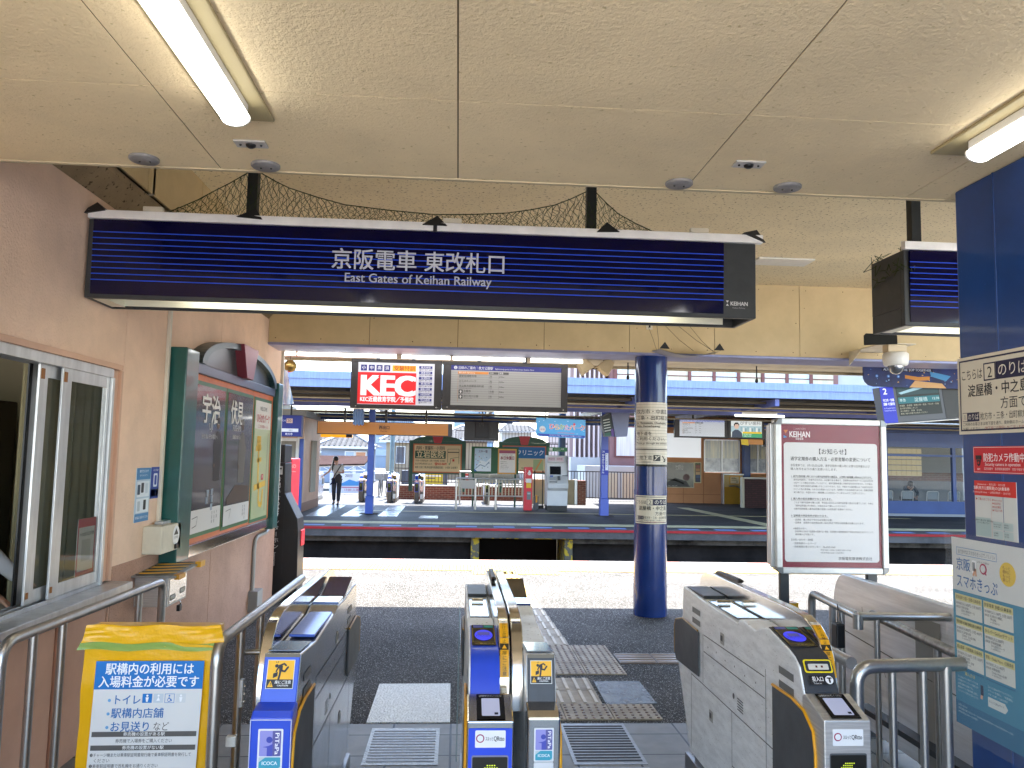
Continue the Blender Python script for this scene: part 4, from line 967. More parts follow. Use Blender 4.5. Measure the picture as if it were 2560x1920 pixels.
def guide(p, w, h, hc='#26297e'):
    p.rect(0, 0, w, h*.125, hc, 1).disc(.04*w, h*.062, h*.042, '#d8d8dc', 2).text(.04*w, h*.018, h*.085, 'i', hc, 3, al='c', bold=.03).text(.062*w, h*.022, h*.085, '沿線のご案内｜枚方公園駅', '#e2e2e6', 2, w=w*.315).text(.395*w, h*.05, h*.05, 'Sightseeing spots in Hirakata-koen Station Area', '#d2d2da', 2, w=w*.355)
    for i in range(15): p.rect(0, h * (.175 + i * .058), w, h * .007, '#8f8d8a', 1)
    p.rect(.062*w, h*.155, .275*w, h*.06, '#d98a44', 2).text(.07*w, h*.16, h*.045, '観光名所 Sightseeing', '#f2e6d6', 3).rect(.343*w, h*.155, .083*w, h*.06, '#5c5a58', 2).text(.348*w, h*.16, h*.048, '方向', '#e0dedb', 3).rect(.432*w, h*.155, .088*w, h*.06, '#5c5a58', 2).text(.437*w, h*.16, h*.048, '距離', '#e0dedb', 3)
    p.rect(.062*w, h*.215, .002*w, h*.70, '#c98a54', 2)
    for i, (a, e, d, de, m_) in enumerate((('歴史街道枚方宿', 'Rekishi-kaido Hirakata-shuku', '西', 'West', '270m'), ('ひらかたパーク', 'Hirakata Park', '南', 'South', '320m'), ('市立枚方宿鍵屋資料館', 'Hirakata-shuku Kagiya Museum', '西', 'West', '340m'), ('台鏡寺', 'Daikyoji Temple', '北東', 'Northeast', '340m'), ('淀川河川公園', 'Yodogawa River Park', '西', 'West', '340m'))):
        y = h * (.235 + i * .125); dx = .042 * w if i > 2 else 0
        p.text(.072*w + dx, y, h*.062, a, '#34322f', 2).text(.072*w + dx, y + h*.067, h*.025, e, '#4a4845', 2).text(.35*w, y + h*.005, h*.055, d, '#34322f', 2).text(.35*w, y + h*.067, h*.025, de, '#4a4845', 2).text(.435*w, y + h*.01, h*.055, m_, '#34322f', 2)
        p.rect(.343*w, y, .0015*w, h*.09, '#55534f', 2).rect(.431*w, y, .0015*w, h*.09, '#55534f', 2)
        if i > 2: p.rect(.072*w, y, .034*w, h*.095, '#22201f', 2).disc(.089*w, y + h*.04, h*.026, '#e5e3df', 3).rect(.083*w, y + h*.055, .012*w, h*.03, '#e5e3df', 3)
guide(p, 1.264, .46); p.done('lettering', t)
# strip lamps on the back of the beam
for i, (x0, x1, lb) in enumerate(((-2.6, -1.79, 'leftmost short strip lamp under the canopy, next to the brass ball'), (-1.765, -.70, 'strip lamp under the canopy above the red cram school advert'), (-.64, -.11, 'short strip lamp above the gap between the two hanging boards'), (-.08, .72, 'strip lamp above the left part of the grey guide board'), (.78, 1.36, 'short strip lamp above the right end of the grey guide board'))):
    t = thing('strip_lamp', lb, 'strip lamp', ((x0+x1)/2, 8.7, 2.62), 'strip lamps under the near canopy')
    MB().tube([(x0, 8.7, 2.645), (x1, 8.7, 2.645)], .016, lamp('strip_lamp_glow', (.97, .98, 1), 1.2), 10).build('tube', t)
    MB().box(x0, x1, 8.68, 8.72, 2.665, 2.714, WHITEP).build('housing', t)
t = thing('brass_ball', 'brass coloured bird scaring ball hanging by the wall corner', 'ball', (-1.905, 9.0, 2.47))
MB().ball((-1.905, 9.0, 2.543), .072, mat('aged_brass', (.42, .29, .10), .3, .9, var=(6, .3)), 16).build('ball', t)
MB().tube([(-1.905, 9.0, 2.61), (-1.905, 9.0, 2.72)], .003, BLACK, 6).build('cord', t)
b = MB(); vs = []; n, m = 10, 12
for j in range(m + 1):
    for i in range(n + 1):
        f, g_ = i / n, j / m
        x0, x1 = -2.09 + g_ * .04, -1.935 + g_ * .09
        vs.append((x0 + (x1 - x0) * f, 8.96 + .03 * math.sin(f * 9 + g_ * 5) * (.3 + g_), 2.565 - g_ * .45 + .01 * math.sin(f * 7)))
b.add(vs, [(j*(n+1)+i, j*(n+1)+i+1, (j+1)*(n+1)+i+1, (j+1)*(n+1)+i) for j in range(m) for i in range(n)], mat('silver_blue_foil_banner', '#8aa6d0', .3, .3, var=(9, .5, '#e4e8ee'), stretch=(3, 3, .6)), True)
tag(b.build('hanging_banner'), 'crumpled pale blue printed banner hanging at the wall corner', 'banner')
HORN = mat('beige_speaker', '#c9b48e', .5, var=(8, .12))
def speakers(x, y, z, s, lb, grp):
    t = thing('speaker_pair', lb, 'speakers', (x, y, z), grp)
    for dx, a in ((-.115, -38), (.115, 38)):
        b = MB(); c = Vector((x + dx * s, y, z))
        M = Matrix.Rotation(R(a), 3, 'Y')
        def T(v): return c + M @ (Vector(v) * s)
        v = [(-.05, -.06, .11), (.05, -.06, .11), (.05, .06, .11), (-.05, .06, .11), (-.085, -.09, -.06), (.085, -.09, -.06), (.085, .09, -.06), (-.085, .09, -.06)]
        b.add([T(q) for q in v], [(0, 3, 2, 1), (4, 5, 6, 7), (0, 1, 5, 4), (1, 2, 6, 5), (2, 3, 7, 6), (3, 0, 4, 7)], HORN)
        b.build('horn', t, .008 * s)
    MB().box(x - .14*s, x - .10*s, y - .01, y + .03, z + .02*s, z + .13*s, BLACK).box(x + .10*s, x + .14*s, y - .01, y + .03, z + .02*s, z + .13*s, BLACK).tube([(x - .1*s, y, z + .02*s), (x, y, z - .02*s), (x + .1*s, y, z + .02*s)], .006, BLACK, 6).build('bracket', t)
speakers(1.56, 9.05, 2.625, 1.0, 'pair of beige horn speakers hanging right of the grey guide board', 'pairs of beige horn speakers')
PIPE = mat('beige_conduit_pipe', '#a8997c', .5, var=(6, .2))
b = MB().tube([(-14, 9.3, 2.655), (20, 9.3, 2.66)], .017, PIPE, 8)
tag(b.build('conduit_pipe'), 'long beige pipe hung below the near canopy edge', 'pipe')
for x in (1.96, 3.5): 
    tag(MB().tube([(x, 9.1, 2.70), (x, 9.1, 2.58), (x + .004, 9.1, 2.54)], .008, BLACK, 6).lathe([(.012, .0), (.02, .02), (.012, .05)], (x, 9.1, 2.50), BLACK, 10).build('cable_hook'), 'black cable hook hanging below the canopy, %s' % ('just right of the navy round column' if x < 3 else 'halfway between column and dome camera'), 'hook')
# sports banner and departure board at the right
t = thing('ceiling_banner', 'wide dark blue hanging advert with gold ribbons above the departure board', 'banner', (5.6, 8.9, 2.47))
w0, w1 = 4.70, 7.2
pts = [(w0, 2.72), (w0, 2.575), (w0 + .02, 2.53), (w0 + .06, 2.49), (w0 + .12, 2.475), (w1, 2.475), (w1, 2.72)]
MB().prism(pts, 'y', 8.90, 8.92, mat('banner_dark_blue', '#0c2e74', .5, coat=0., var=(4, .5, '#0a1a4a'))).build('sheet', t)
p = fprint(w0, 8.899, 2.72, step=.0015)
p.rect(.22, .012, .62, .05, '#0d1838', 1).text(.24, .018, .04, 'ALWAYS TO THE TOP TOGETHER', '#c8d0e4', 2, w=.58, bold=.02)
rnd = random.Random(3)
for i in range(70):
    x, y, s_, a = rnd.uniform(.03, 2.3), rnd.uniform(.02, .23), rnd.uniform(.004, .012), rnd.uniform(0, 3)
    p.poly([(x + s_*1.6*math.cos(a), y + s_*math.sin(a)), (x + s_*math.cos(a+2), y + s_*math.sin(a+2)), (x + s_*math.cos(a+4), y + s_*math.sin(a+4))], rnd.choice(['#c89a4c', '#d6b070', '#5c86c8', '#8ab0e0']), 2)
for x in (.16, .30, .42): p.disc(x, .12, .018, '#3f78c8', 1).disc(x, .12, .007, '#b8d2f0', 2)
p.poly([(.5, .10), (.66, .12), (.80, .11), (.80, .155), (.66, .165), (.5, .14)], '#d08a34', 2).poly([(.62, .165), (.95, .19), (1.0, .245), (.55, .245)], '#d6a468', 2).poly([(.8, .05), (1.06, .10), (1.0, .16), (.82, .11)], '#4a9ad0', 1)
p.done('printed_pattern', t)
t = thing('departure_board', 'tilted departure board with a blue platform two panel beside the navy pillar', 'departure board', (5.35, 9.0, 2.03))
ta = R(5.2)
o = Vector((4.94, 9.0, 2.475)); u = Vector((math.cos(ta) , 0, math.sin(ta) )); v = Vector((math.sin(ta)*1.6, 0, -math.cos(ta))).normalized(); nrm = Vector((0, -1, 0))
def bq(x, y, d=0): return tuple(o + u * x + v * y - nrm * d)
def slab(x0, x1, y0, y1, d0, d1, mt):
    b = MB(); vs = [bq(x, y, d) for d in (d0, d1) for y in (y0, y1) for x in (x0, x1)]
    return b.add(vs, [(0, 1, 3, 2), (4, 6, 7, 5), (0, 4, 5, 1), (2, 3, 7, 6), (0, 2, 6, 4), (1, 5, 7, 3)], mt)
slab(0, 1.25, 0, .43, 0, .16, mat('departure_case', '#55585e', .45, .2)).build('case', t, .006)
slab(.76, 1.25, -.05, .42, -.004, 0, BLACK).build('side_panel', t)
slab(-.02, 1.25, .432, .444, -.03, .12, WHITEP).build('trim', t)
p = Print(o, u, v, nrm, step=.0015, emit=.04)
p.rect(0, 0, .165, .428, '#2431b4', 1).text(.035, .0, .10, '2', '#eef0ff', 2, bold=.02).text(.02, .14, .036, '守口市・京橋', '#eef0ff', 2, w=.135, bold=.02).text(.02, .185, .036, '淀屋橋・中之島線方面', '#eef0ff', 2, w=.135, bold=.02).text(.02, .24, .022, 'for Moriguchishi, Kyobashi', '#c6ccf4', 2, w=.135).text(.02, .268, .022, 'Yodoyabashi, Nakanoshima Line', '#c6ccf4', 2, w=.135)
p.emit = .02
p.rect(.195, 0, .53, .355, '#17211f', 1).rect(.205, .01, .51, .10, '#1f3f44', 2).poly([(.22, .08), (.42, .03), (.60, .0), (.62, .02), (.45, .06), (.25, .10)], '#9fc4d0', 3)
p.rect(.205, .135, .51, .075, '#1f6f78', 2).text(.40, .145, .055, '淀屋橋', '#cfe4e4', 3).text(.62, .15, .04, '12:38', '#cfe4e4', 3).text(.22, .15, .04, '準急', '#cfe4e4', 3)
for i in range(4): p.text(.21, .225 + i * .031, .022, ('停車駅　香里園・寝屋川市・萱島・守口市・京橋', '前の駅を発車しました', '次の電車は　普通　中之島', '黄色い線の内側でお待ちください')[i], '#b8b49a', 3, maxw=.49)
p.done('lettering', t)
# ================================================================== TICKET GATES
def arch_pts(y0=0):
    return [(4.285, .90), (4.28, .94), (4.25, .975), (4.19, .998), (4.09, 1.010), (3.15, 1.018), (3.0, 1.012), (2.92, .990), (2.865, .955), (2.83, .905), (2.81, .855), (2.798, .800)]
LBL_Y, LBL_K = '#e3a51b', '#2a2419'
def arch(t, x0, x1, label, strip=True):
    P = arch_pts()
    body = P + [(2.80, .72), (3.1, .70), (4.2, .70), (4.27, .80)]
    MB().prism(body, 'x', x0, x1, MIRROR, True).build('arch_rail', t, .004)
    if strip: MB().prism([(3.72, 1.018), (3.70, 1.03), (3.72, 1.036), (4.02, 1.032), (4.05, 1.022), (4.05, 1.012)], 'x', x0 + .008, x1 - .008, BLACK).build('sensor_strip', t, .004)
    if not label: return
    # yellow caution label following the front curve
    seg = P[6:]
    L = [0]
    for a, c in zip(seg, seg[1:]): L.append(L[-1] + math.hypot(c[0]-a[0], c[1]-a[1]))
    def at(s):
        for i in range(len(seg) - 1):
            if s <= L[i+1] or i == len(seg) - 2:
                f = (s - L[i]) / (L[i+1] - L[i]); a, c = seg[i], seg[i+1]
                d = Vector((0, c[0]-a[0], c[1]-a[1])).normalized()
                return Vector((0, a[0] + (c[0]-a[0])*f, a[1] + (c[1]-a[1])*f)), d
    w = x1 - x0; S0, S1 = .055, L[-1] - .035
    b = MB(); n = 16; xa, xb = x0 + .004, x1 - .004
    def ribbon(sa, sb, mt, off=.0012):
        k = 6; vs = []
        for i in range(k + 1):
            p_, d = at(sa + (sb - sa) * i / k); nn = Vector((0, -d.z, d.y)); nn = nn if nn.y < 0 else -nn
            if abs(d.z) < .3: nn = Vector((0, 0, 1))
            vs += [(xa, *(p_ + nn * off)[1:]), (xb, *(p_ + nn * off)[1:])]
        b.add(vs, [(2*i, 2*i+1, 2*i+3, 2*i+2) for i in range(k)], mt)
    T_ = S1 - S0
    ribbon(S0, S0 + T_*.10, ink('#e8e2d6')); ribbon(S0 + T_*.10, S0 + T_*.50, ink(LBL_Y)); ribbon(S0 + T_*.50, S0 + T_*.60, ink('#2a2419')); ribbon(S0 + T_*.60, S1, ink(LBL_Y))
    def glyph(ch, s, size, col):
        p_, d = at(s); nn = Vector((0, d.z, -d.y)); nn = nn if nn.y < 0 or abs(nn.y) < 1e-6 else -nn
        if nn.z < 0 and abs(d.z) < .5: nn = -nn
        vs, fs, W0 = glyphs(ch)
        c = p_ + nn * .003
        b.add([tuple(Vector((x0 + w/2 + (a - W0/2) * size, 0, 0)) + c + d * ((.40 - bb) * size)) for a, bb in vs], fs, ink(col))
    for i, ch in enumerate('かけこみ禁止'): glyph(ch, S0 + T_ * (.135 + i * .066), T_ * .064, LBL_K)
    glyph('▲', S0 + T_*.55, T_*.08, LBL_Y)
    for i, ch in enumerate('扉にご注意'): glyph(ch, S0 + T_ * (.645 + i * .075), T_ * .072, LBL_K)
    glyph('○', S0 + T_*.05, T_*.06, '#55504a')
    b.build('caution_label', t)
def runner(p, x, y, s, l=2):
    """falling passenger pictogram in a box of side s"""
    K = '#222222'
    Q = lambda pts: [(x + a*s, y + b_*s) for a, b_ in pts]
    def L(pts, w):
        p.line(Q(pts), w*s, K, l)
        for a, b_ in pts: p.disc(x + a*s, y + b_*s, w*s*.5, K, l + .1, 10)
    p.disc(x + .30*s, y + .30*s, .085*s, K, l)
    p.poly(Q([(.38, .26), (.52, .22), (.60, .30), (.60, .56), (.44, .58), (.42, .42)]), K, l)
    L([(.50, .26), (.66, .20), (.76, .28)], .085); L([(.42, .34), (.34, .46), (.30, .56)], .075)
    L([(.54, .52), (.72, .56), (.86, .36)], .095); L([(.50, .54), (.48, .74), (.44, .92)], .10)
    p.poly(Q([(.16, .66), (.38, .58), (.38, .78), (.16, .88)]), K, l + .2)
    L([(.26, .10), (.29, .16)], .025); L([(.36, .08), (.36, .15)], .025)
def caution(p, x, y, w):
    h = w * 1.02
    p.rect(x - .002, y - .002, w + .004, h + .004, '#d8d8d4', 1).rect(x, y, w, h * .685, '#eab21a', 2).rect(x, y + h*.685, w, h*.315, '#222222', 2)
    runner(p, x + w*.10, y - h*.03, w*.78, 3)
    p.poly([(x + w*.15, y + h*.73), (x + w*.04, y + h*.96), (x + w*.26, y + h*.96)], '#eab21a', 3).text(x + w*.15, y + h*.77, h*.17, '!', '#222222', 4, al='c', bold=.04).text(x + w*.62, y + h*.72, h*.13, '扉にご注意', '#f0f0ee', 3, al='c', w=w*.62, bold=.02).text(x + w*.62, y + h*.86, h*.085, 'CAUTION', '#f0f0ee', 3, al='c', w=w*.42, bold=.02)
def cards(p, x, y, w):
    """card brand sticker"""
    h = w * 1.65
    p.rect(x, y, w, h, '#dcdfe2', 1, w*.05)
    ix, iw = x + w*.07, w*.86
    p.rect(ix, y + w*.07, iw, w*1.0, '#8f8fd0', 2, w*.05).rect(ix + iw*.60, y + w*.075, iw*.38, w*.98, '#5a5a98', 3, w*.03)
    p.disc(ix + iw*.46, y + w*.42, w*.125, '#3f4aa8', 4).poly([(ix + iw*.15, y + w*.70), (ix + iw*.42, y + w*.66), (ix + iw*.62, y + w*.58), (ix + iw*.62, y + w*1.06), (ix + iw*.36, y + w*1.06), (ix + iw*.36, y + w*.73)], '#4850b0', 4)
    p.text(ix + iw*.97, y + w*.13, w*.24, 'PiTaPa', '#eeeef8', 5, w=w*.86, rot=90, bold=.02)
    p.rect(ix, y + w*1.11, iw, w*.47, '#3a9cb4', 2, .003).poly([(ix, y + w*1.11), (ix + iw*.3, y + w*1.11), (ix, y + w*1.30)], '#b9c6cc', 3).poly([(ix + iw, y + w*1.58), (ix + iw*.85, y + w*1.58), (ix + iw, y + w*1.47)], '#b9c6cc', 3).text(ix + iw/2, y + w*1.23, w*.20, 'ICOCA', '#e6f2f4', 4, al='c', w=iw*.72, bold=.025)
SCREEN = ink('#a9aec8', .03)
def side_details(t, x, s, mt):
    """seams, vents, locks and flaps on the lane side of a gate; s = -1 for a face looking to -x"""
    def PR(y, z): return Print((x + s * .0006, y, z), (0, 1 if s > 0 else -1, 0), (0, 0, -1), (s, 0, 0), step=.0008)
    p = PR(0, 0); D = '#44464a'
    sg = 1 if s > 0 else -1
    def q(y, z): return (sg * y, -z)
    def ln(a, c, w=.004, col=D): p.line([q(*a), q(*c)], w, col, 1)
    ln((3.82, .757), (3.06, .768)); ln((3.82, .68), (3.06, .687)); ln((4.02, .523), (2.84, .527)); ln((3.43, .525), (3.43, .17)); ln((3.05, .80), (3.05, .30)); ln((3.83, .76), (3.83, .53)); ln((4.02, .523), (4.02, .17)); ln((2.75, .30), (3.43, .30))
    for y0, z0 in ((4.0, .845), (4.0, .795), (2.92, .835), (2.92, .785)): p.line([q(y0, z0), q(y0 - .13, z0)], .026, '#6a6c6c', 2)
    for k in range(5): p.line([q(3.36, .60 - k * .011), q(3.29, .60 - k * .011)], .004, '#3a3c40', 2)
    p.disc(*q(3.405, .595), .012, '#5c5e60', 2)
    for y0, z0 in ((3.52, .825), (3.68, .44)): p.rect(*q(y0 + (.055 if s < 0 else 0), z0), .055, .05, '#a6a6a2', 2, .008).rect(*q(y0 + (.05 if s < 0 else .02), z0 - .012), .03, .024, '#3c3e40', 3, .003)
    for k in range(6): p.disc(*q(3.75 - k * .12, .715 + .006 * (k % 2)), .004, '#33353a', 2)
    p.done('panel_seams', t)
    # rubber flaps folded against the body
    xo = x + s * .010
    b = MB().prism([(2.97, .765), (2.80, .768), (2.70, .755), (2.63, .71), (2.615, .64), (2.615, .10), (2.97, .20)], 'x', x + s * .002, xo, RUBBER); f = b.build('flap', t, .004)
    Y = [(2.97, .765), (2.80, .768), (2.70, .755), (2.63, .71), (2.615, .64), (2.615, .10)]
    MB().tube([(x + s * .007, a, c) for a, c in Y], .0055, YEL, 8).build('flap_edge', f)
    b = MB().prism([(3.88, .755), (4.16, .765), (4.285, .735), (4.305, .70), (4.30, .56), (4.27, .53), (3.88, .545)], 'x', x + s * .002, xo, RUBBER); f = b.build('flap', t, .004)
    Y = [(3.90, .76), (4.16, .768), (4.285, .738), (4.308, .70), (4.303, .56)]
    MB().tube([(x + s * .007, a, c) for a, c in Y], .0045, mat('amber_flap_edge', '#9a7430', .4, .3), 8).build('flap_edge', f)
PROF_R = [(2.70, .14), (2.70, .775), (2.725, .83), (2.75, .885), (2.79, .91), (2.84, .925), (3.024, .958), (3.06, .955), (3.16, .922), (3.29, .932), (3.33, .930), (3.36, .910), (3.83, .918), (4.14, .932), (4.17, .93), (4.185, .78), (4.29, .70), (4.28, .55), (4.05, .14)]
PROF_C = [(2.62, .14), (2.62, .775), (2.69, .785), (2.735, .93), (3.03, .905), (3.45, .918), (3.55, .935), (3.75, .925), (4.06, .935), (4.17, .93), (4.185, .78), (4.29, .70), (4.28, .55), (4.05, .14)]
def reader_unit(t, x0, x1, xq, bodym, hoodm, frontm, led_sign, sd):
    """IC reader, ticket slot, code reader and front display; x0..x1 body, xq right end of the front unit"""
    MB().prism(PROF_R, 'x', x0, x1, bodym).build('body', t, .006)
    # charcoal hood over the reader
    hp = [(2.696, .78), (2.70, .80), (2.722, .835), (2.747, .888), (2.79, .915), (2.84, .930), (3.03, .963), (3.05, .95), (2.84, .905), (2.79, .88), (2.75, .80), (2.72, .78)]
    MB().prism(hp, 'x', x0 + .006, x1, hoodm, True).build('hood', t, .003)
    # sloping IC reader
    d = Vector((0, 2.84 - 3.03, .930 - .963)).normalized()
    nn = Vector((0, d.z, -d.y)); nn = nn if nn.z > 0 else -nn
    w = x1 - x0
    p = Print(Vector((x0 + .012, 3.025, .9625)) + nn * .0015, (1, 0, 0), d, nn, step=.0012, rough=.15)
    W_ = w - .02
    p.rect(0, 0, W_, .185, '#0b0c14', 1, .006).rect(.006, .006, W_*.42, .024, '#5560a8', 2).rect(W_*.52, .006, W_*.42, .024, '#2f8f8c', 2).frame(.003, .035, W_ - .006, .125, .0015, '#b8a040', 2)
    p.disc(W_/2, .097, .048, ink('#3438d8', .08), 2, sx=W_/.125).rect(W_/2 - .022, .072, .044, .028, '#6b6bb8', 3).text(W_/2, .098, .020, 'タッチしてください', '#20225c', 3, al='c', w=W_*.66).text(W_*.95, .166, .014, 'IC専用改札', '#b8a860', 2, al='r')
    p.done('card_reader', t)
    MB().box(x0 + .01, x1 - .005, 3.85, 4.13, .921, .936, BLACK).build('rear_screen', t, .003)
    MB().box(x0 + .014, x1 - .01, 3.40, 3.80, .914, .922, mat('top_glass_plate', '#8f9396', .1, .7)).build('top_plate', t, .002)
    MB().tube([(x0 + w*.25, 3.72, .924), (x0 + w*.75, 3.72, .924)], .016, MIRROR, 10).build('ticket_outlet', t)
    # front code reader block
    MB().prism([(2.60, .03), (2.575, .368), (2.73, .368), (2.73, .03)], 'x', x0 + .002, xq - .004, mat('gate_base_dark_steel', (.16, .15, .145), .35, .7)).build('front_base', t, .004)
    b = MB().prism([(2.557, .37), (2.557, .768), (2.697, .812), (2.72, .80), (2.72, .37)], 'x', x0 - .004, xq, frontm if frontm is not BLUE else MIRROR)
    fu = b.build('front_unit', t, .004)
    d = Vector((0, -.14, -.044)).normalized(); nn = Vector((0, -.3, .954)).normalized(); nn = (nn - d * nn.dot(d)).normalized()
    wq = xq - x0
    p = Print(Vector((x0, 2.694, .8118)) + nn * .001, (1, 0, 0), d, nn, step=.001, rough=.15)
    p.rect(.026, .004, wq - .052, .132, '#0c0c0e', 1).text(wq/2, .009, .012, 'QR乗車券をかざしてください', '#cfcfd2', 2, al='c', w=wq*.52).rect(.042, .028, wq - .084, .092, SCREEN, 2, .004).rect(wq - .060, .104, .012, .011, '#2b2f3c', 3)
    p.done('code_reader', fu)
    p = fprint(x0 - .003, 2.5565, .752, step=.0008)
    wf = wq + .002
    if frontm is BLUE: p.rect(.004, .004, wf - .008, .37, '#2348d0', 1, .004)
    p.rect(wf*.17, .010, wf*.66, .052, '#e4e6e8', 2, .004).disc(wf*.28, .034, .013, '#a03058', 3).disc(wf*.28, .034, .0095, '#e4e6e8', 4).text(wf*.39, .028, .014, 'スルッと', '#26262a', 3, w=wf*.17, bold=.02).text(wf*.57, .024, .020, 'QRtto', '#26262a', 3, w=wf*.23, bold=.025)
    p.rect(wf*.10, .085, wf*.80, .27, '#7a7c9a' if frontm is BLUE else '#5a5c60', 2, .006).rect(wf*.12, .090, wf*.76, .26, '#14140f', 3, .004)
    lam = ink('#b8c832', .1)
    def dots(pat, cx, cy, g):
        for j, row in enumerate(pat):
            for i, ch in enumerate(row):
                if ch == '#': p.disc(cx + (i - len(row)/2) * g, cy + j * g, g*.32, lam, 4, 6)
    if led_sign == 'arrow':
        rows = []
        for j in range(15):
            k = abs(j - 7); s_ = k
            row = [' '] * 17
            for i in range(s_ + 1, s_ + 7 - (k > 5)): 
                if i < 17: row[i] = '#'
            rows.append(''.join(row))
        dots(rows, wf*.46, .115, .0068)
    else:
        rows = ['   ####   ', '  ######  ', ' ##    ## ', ' ##    ## ', ' ##       ', ' ##       ', ' ##       ', ' ##       ', ' ##       ', ' ##    ## ', ' ##    ## ', '  ######  ', '   ####   ']
        dots(rows, wf*.55, .115, .0075)
    p.done('front_display', fu)
    MB().box(x0 + .01, x1 - .005, 2.76, 4.0, 0, .14, mat('plinth_dark_steel', (.12, .12, .125), .4, .5)).build('plinth', t)
    MB().box(x0 - .006 if sd < 0 else x1 - .02, x0 + .02 if sd < 0 else x1 + .006, 3.05, 4.12, 0.0, .11, mat('gate_base_dark_steel', (.16, .15, .145), .35, .7)).build('skirting', t, .004)
def ticket_slot(t, x0, x1):
    """yellow rimmed ticket slot and its label on the hood front"""
    w = x1 - x0
    d = Vector((0, 2.712 - 2.768, .812 - .902)).normalized(); nn = Vector((0, d.z, -d.y)); nn = nn if nn.y < 0 else -nn
    p = Print(Vector((x0 + .01, 2.768, .902)) + nn * .014, (1, 0, 0), d, nn, step=.0014)
    W_ = w - .014
    p.rect(.004, .0, W_ - .008, .046, '#e6cf1e', 1, .008).rect(.009, .005, W_ - .018, .036, '#2a2c30', 2, .006).rect(.018, .016, W_ - .036, .020, '#c9c5bc', 3, .003).rect(W_*.40, .022, .007, .007, '#5c2a24', 4).rect(W_*.58, .022, .007, .007, '#5c2a24', 4)
    p.rect(.012, .055, W_ - .024, .030, '#1b1c1f', 1).text(.022, .058, .018, '投入口', '#e8e8e8', 2, w=W_*.36, bold=.02).text(.024, .077, .008, 'Ticket in', '#d8d8d8', 2).disc(W_*.76, .070, .014, '#e8e8e8', 2).rect(W_*.76 - .009, .062, .018, .004, '#1b1c1f', 3).rect(W_*.76 - .003, .062, .006, .018, '#1b1c1f', 3)
    p.done('ticket_slot', t)
def caution_unit(t, x0, x1, bodym, frontm, lowm, sd, sticker=True, screen='#101c5c'):
    MB().prism(PROF_C, 'x', x0, x1, bodym).build('body', t, .006)
    w = x1 - x0
    # upper sloping front plate
    d = Vector((0, 2.69 - 2.735, .785 - .93)).normalized(); nn = Vector((0, d.z, -d.y)); nn = nn if nn.y < 0 else -nn
    o = Vector((x0 + .003, 2.735, .93)) + nn * .004
    L_ = math.hypot(.045, .145)
    b = MB(); a = [o, o + Vector((w - .006, 0, 0)), o + Vector((w - .006, 0, 0)) + d * L_, o + d * L_]
    b.add([tuple(q) for q in a] + [tuple(q - nn * .02) for q in a], [(0, 1, 2, 3), (4, 7, 6, 5), (0, 4, 5, 1), (1, 5, 6, 2), (2, 6, 7, 3), (3, 7, 4, 0)], frontm)
    up = b.build('front_plate', t, .003)
    p = Print(o + nn * .0008, (1, 0, 0), d, nn, step=.0007)
    caution(p, w*.12, .022, w*.70); p.rect(0, .0, w - .006, .012, '#6b6455', 1)
    p.done('caution_sticker', up)
    # lower front
    b = MB().prism([(2.60, .40), (2.60, .765), (2.62, .782), (2.69, .79), (2.70, .40)], 'x', x0 - .004, x1 + .004, lowm)
    MB().prism([(2.635, .03), (2.615, .398), (2.71, .398), (2.71, .03)], 'x', x0 + .002, x1 - .002, mat('gate_base_dark_steel', (.16, .15, .145), .35, .7)).build('front_base', t, .004)
    lo = b.build('lower_front', t, .006)
    p = fprint(x0 - .004, 2.5995, .762, step=.0007)
    if sticker:
        if lowm is BLUE: p.frame(0, 0, w + .008, .36, .003, '#b9bcd8', 1)
        cards(p, w*.22, .028, w*.64); p.rect(w*.22, .028 + w*.64*1.68, w*.64, .05, '#d6d8da', 1, .004)
    p.done('card_sticker', lo)
    # top plates
    MB().prism([(2.76, .932), (2.95, .918), (2.95, .921), (2.76, .935)], 'x', x0 + .006, x1 - .006, mat('top_glass_plate', '#8f9396', .1, .7)).build('top_plate', t)
    MB().box(x0 + .004, x1 - .004, 3.58, 3.72, .928, .943, mat('top_blue_glass', screen, .08, coat=1.)).build('top_screen', t, .002)
    MB().prism([(3.74, .93), (4.02, .985), (4.04, .975), (4.04, .93)], 'x', x0 + .004, x1 - .004, mat('top_blue_glass' if screen == '#101c5c' else 'top_dark_glass', screen, .08, coat=1.)).build('rear_screen', t, .003)
    MB().box(x0 + .01, x1 - .01, 2.70, 4.0, 0, .14, mat('plinth_dark_steel', (.12, .12, .125), .4, .5)).build('plinth', t)
    MB().box(x0 - .006 if sd < 0 else x1 - .02, x0 + .02 if sd < 0 else x1 + .006, 3.05, 4.12, 0.0, .11, mat('gate_base_dark_steel', (.16, .15, .145), .35, .7)).build('skirting', t, .004)
GRP = 'ticket gates of the near row'
DSTEEL = mat('dark_mirror_steel', (.62, .63, .64), .2, .9, var=(4, .2))
gl = thing('ticket_gate', 'blue fronted ticket gate with card stickers beside the second handrail', 'ticket gate', (-.58, 3.4, 0), GRP)
caution_unit(gl, -.62, -.50, DSTEEL, BLUE, BLUE, 1)
MB().box(-.606, -.512, 3.05, 3.56, .912, .922, mat('top_blue_panel', '#4a63b0', .25, .5)).build('top_panel', gl, .002)
arch(gl, -.66, -.622, False, False); side_details(gl, -.50, 1, DSTEEL)
gm = thing('ticket_gate', 'double ticket gate in the middle with a lit letter on its blue front', 'ticket gate', (.15, 3.4, 0), GRP)
reader_unit(gm, .055, .16, .197, STEELX, BLUE, BLUE, 'C', -1); arch(gm, .161, .199, True)
caution_unit(gm, .248, .346, STEELX, DARK, MIRROR, 1, screen='#202020'); arch(gm, .205, .247, False, False); side_details(gm, .055, -1, STEELX); side_details(gm, .346, 1, STEELX)
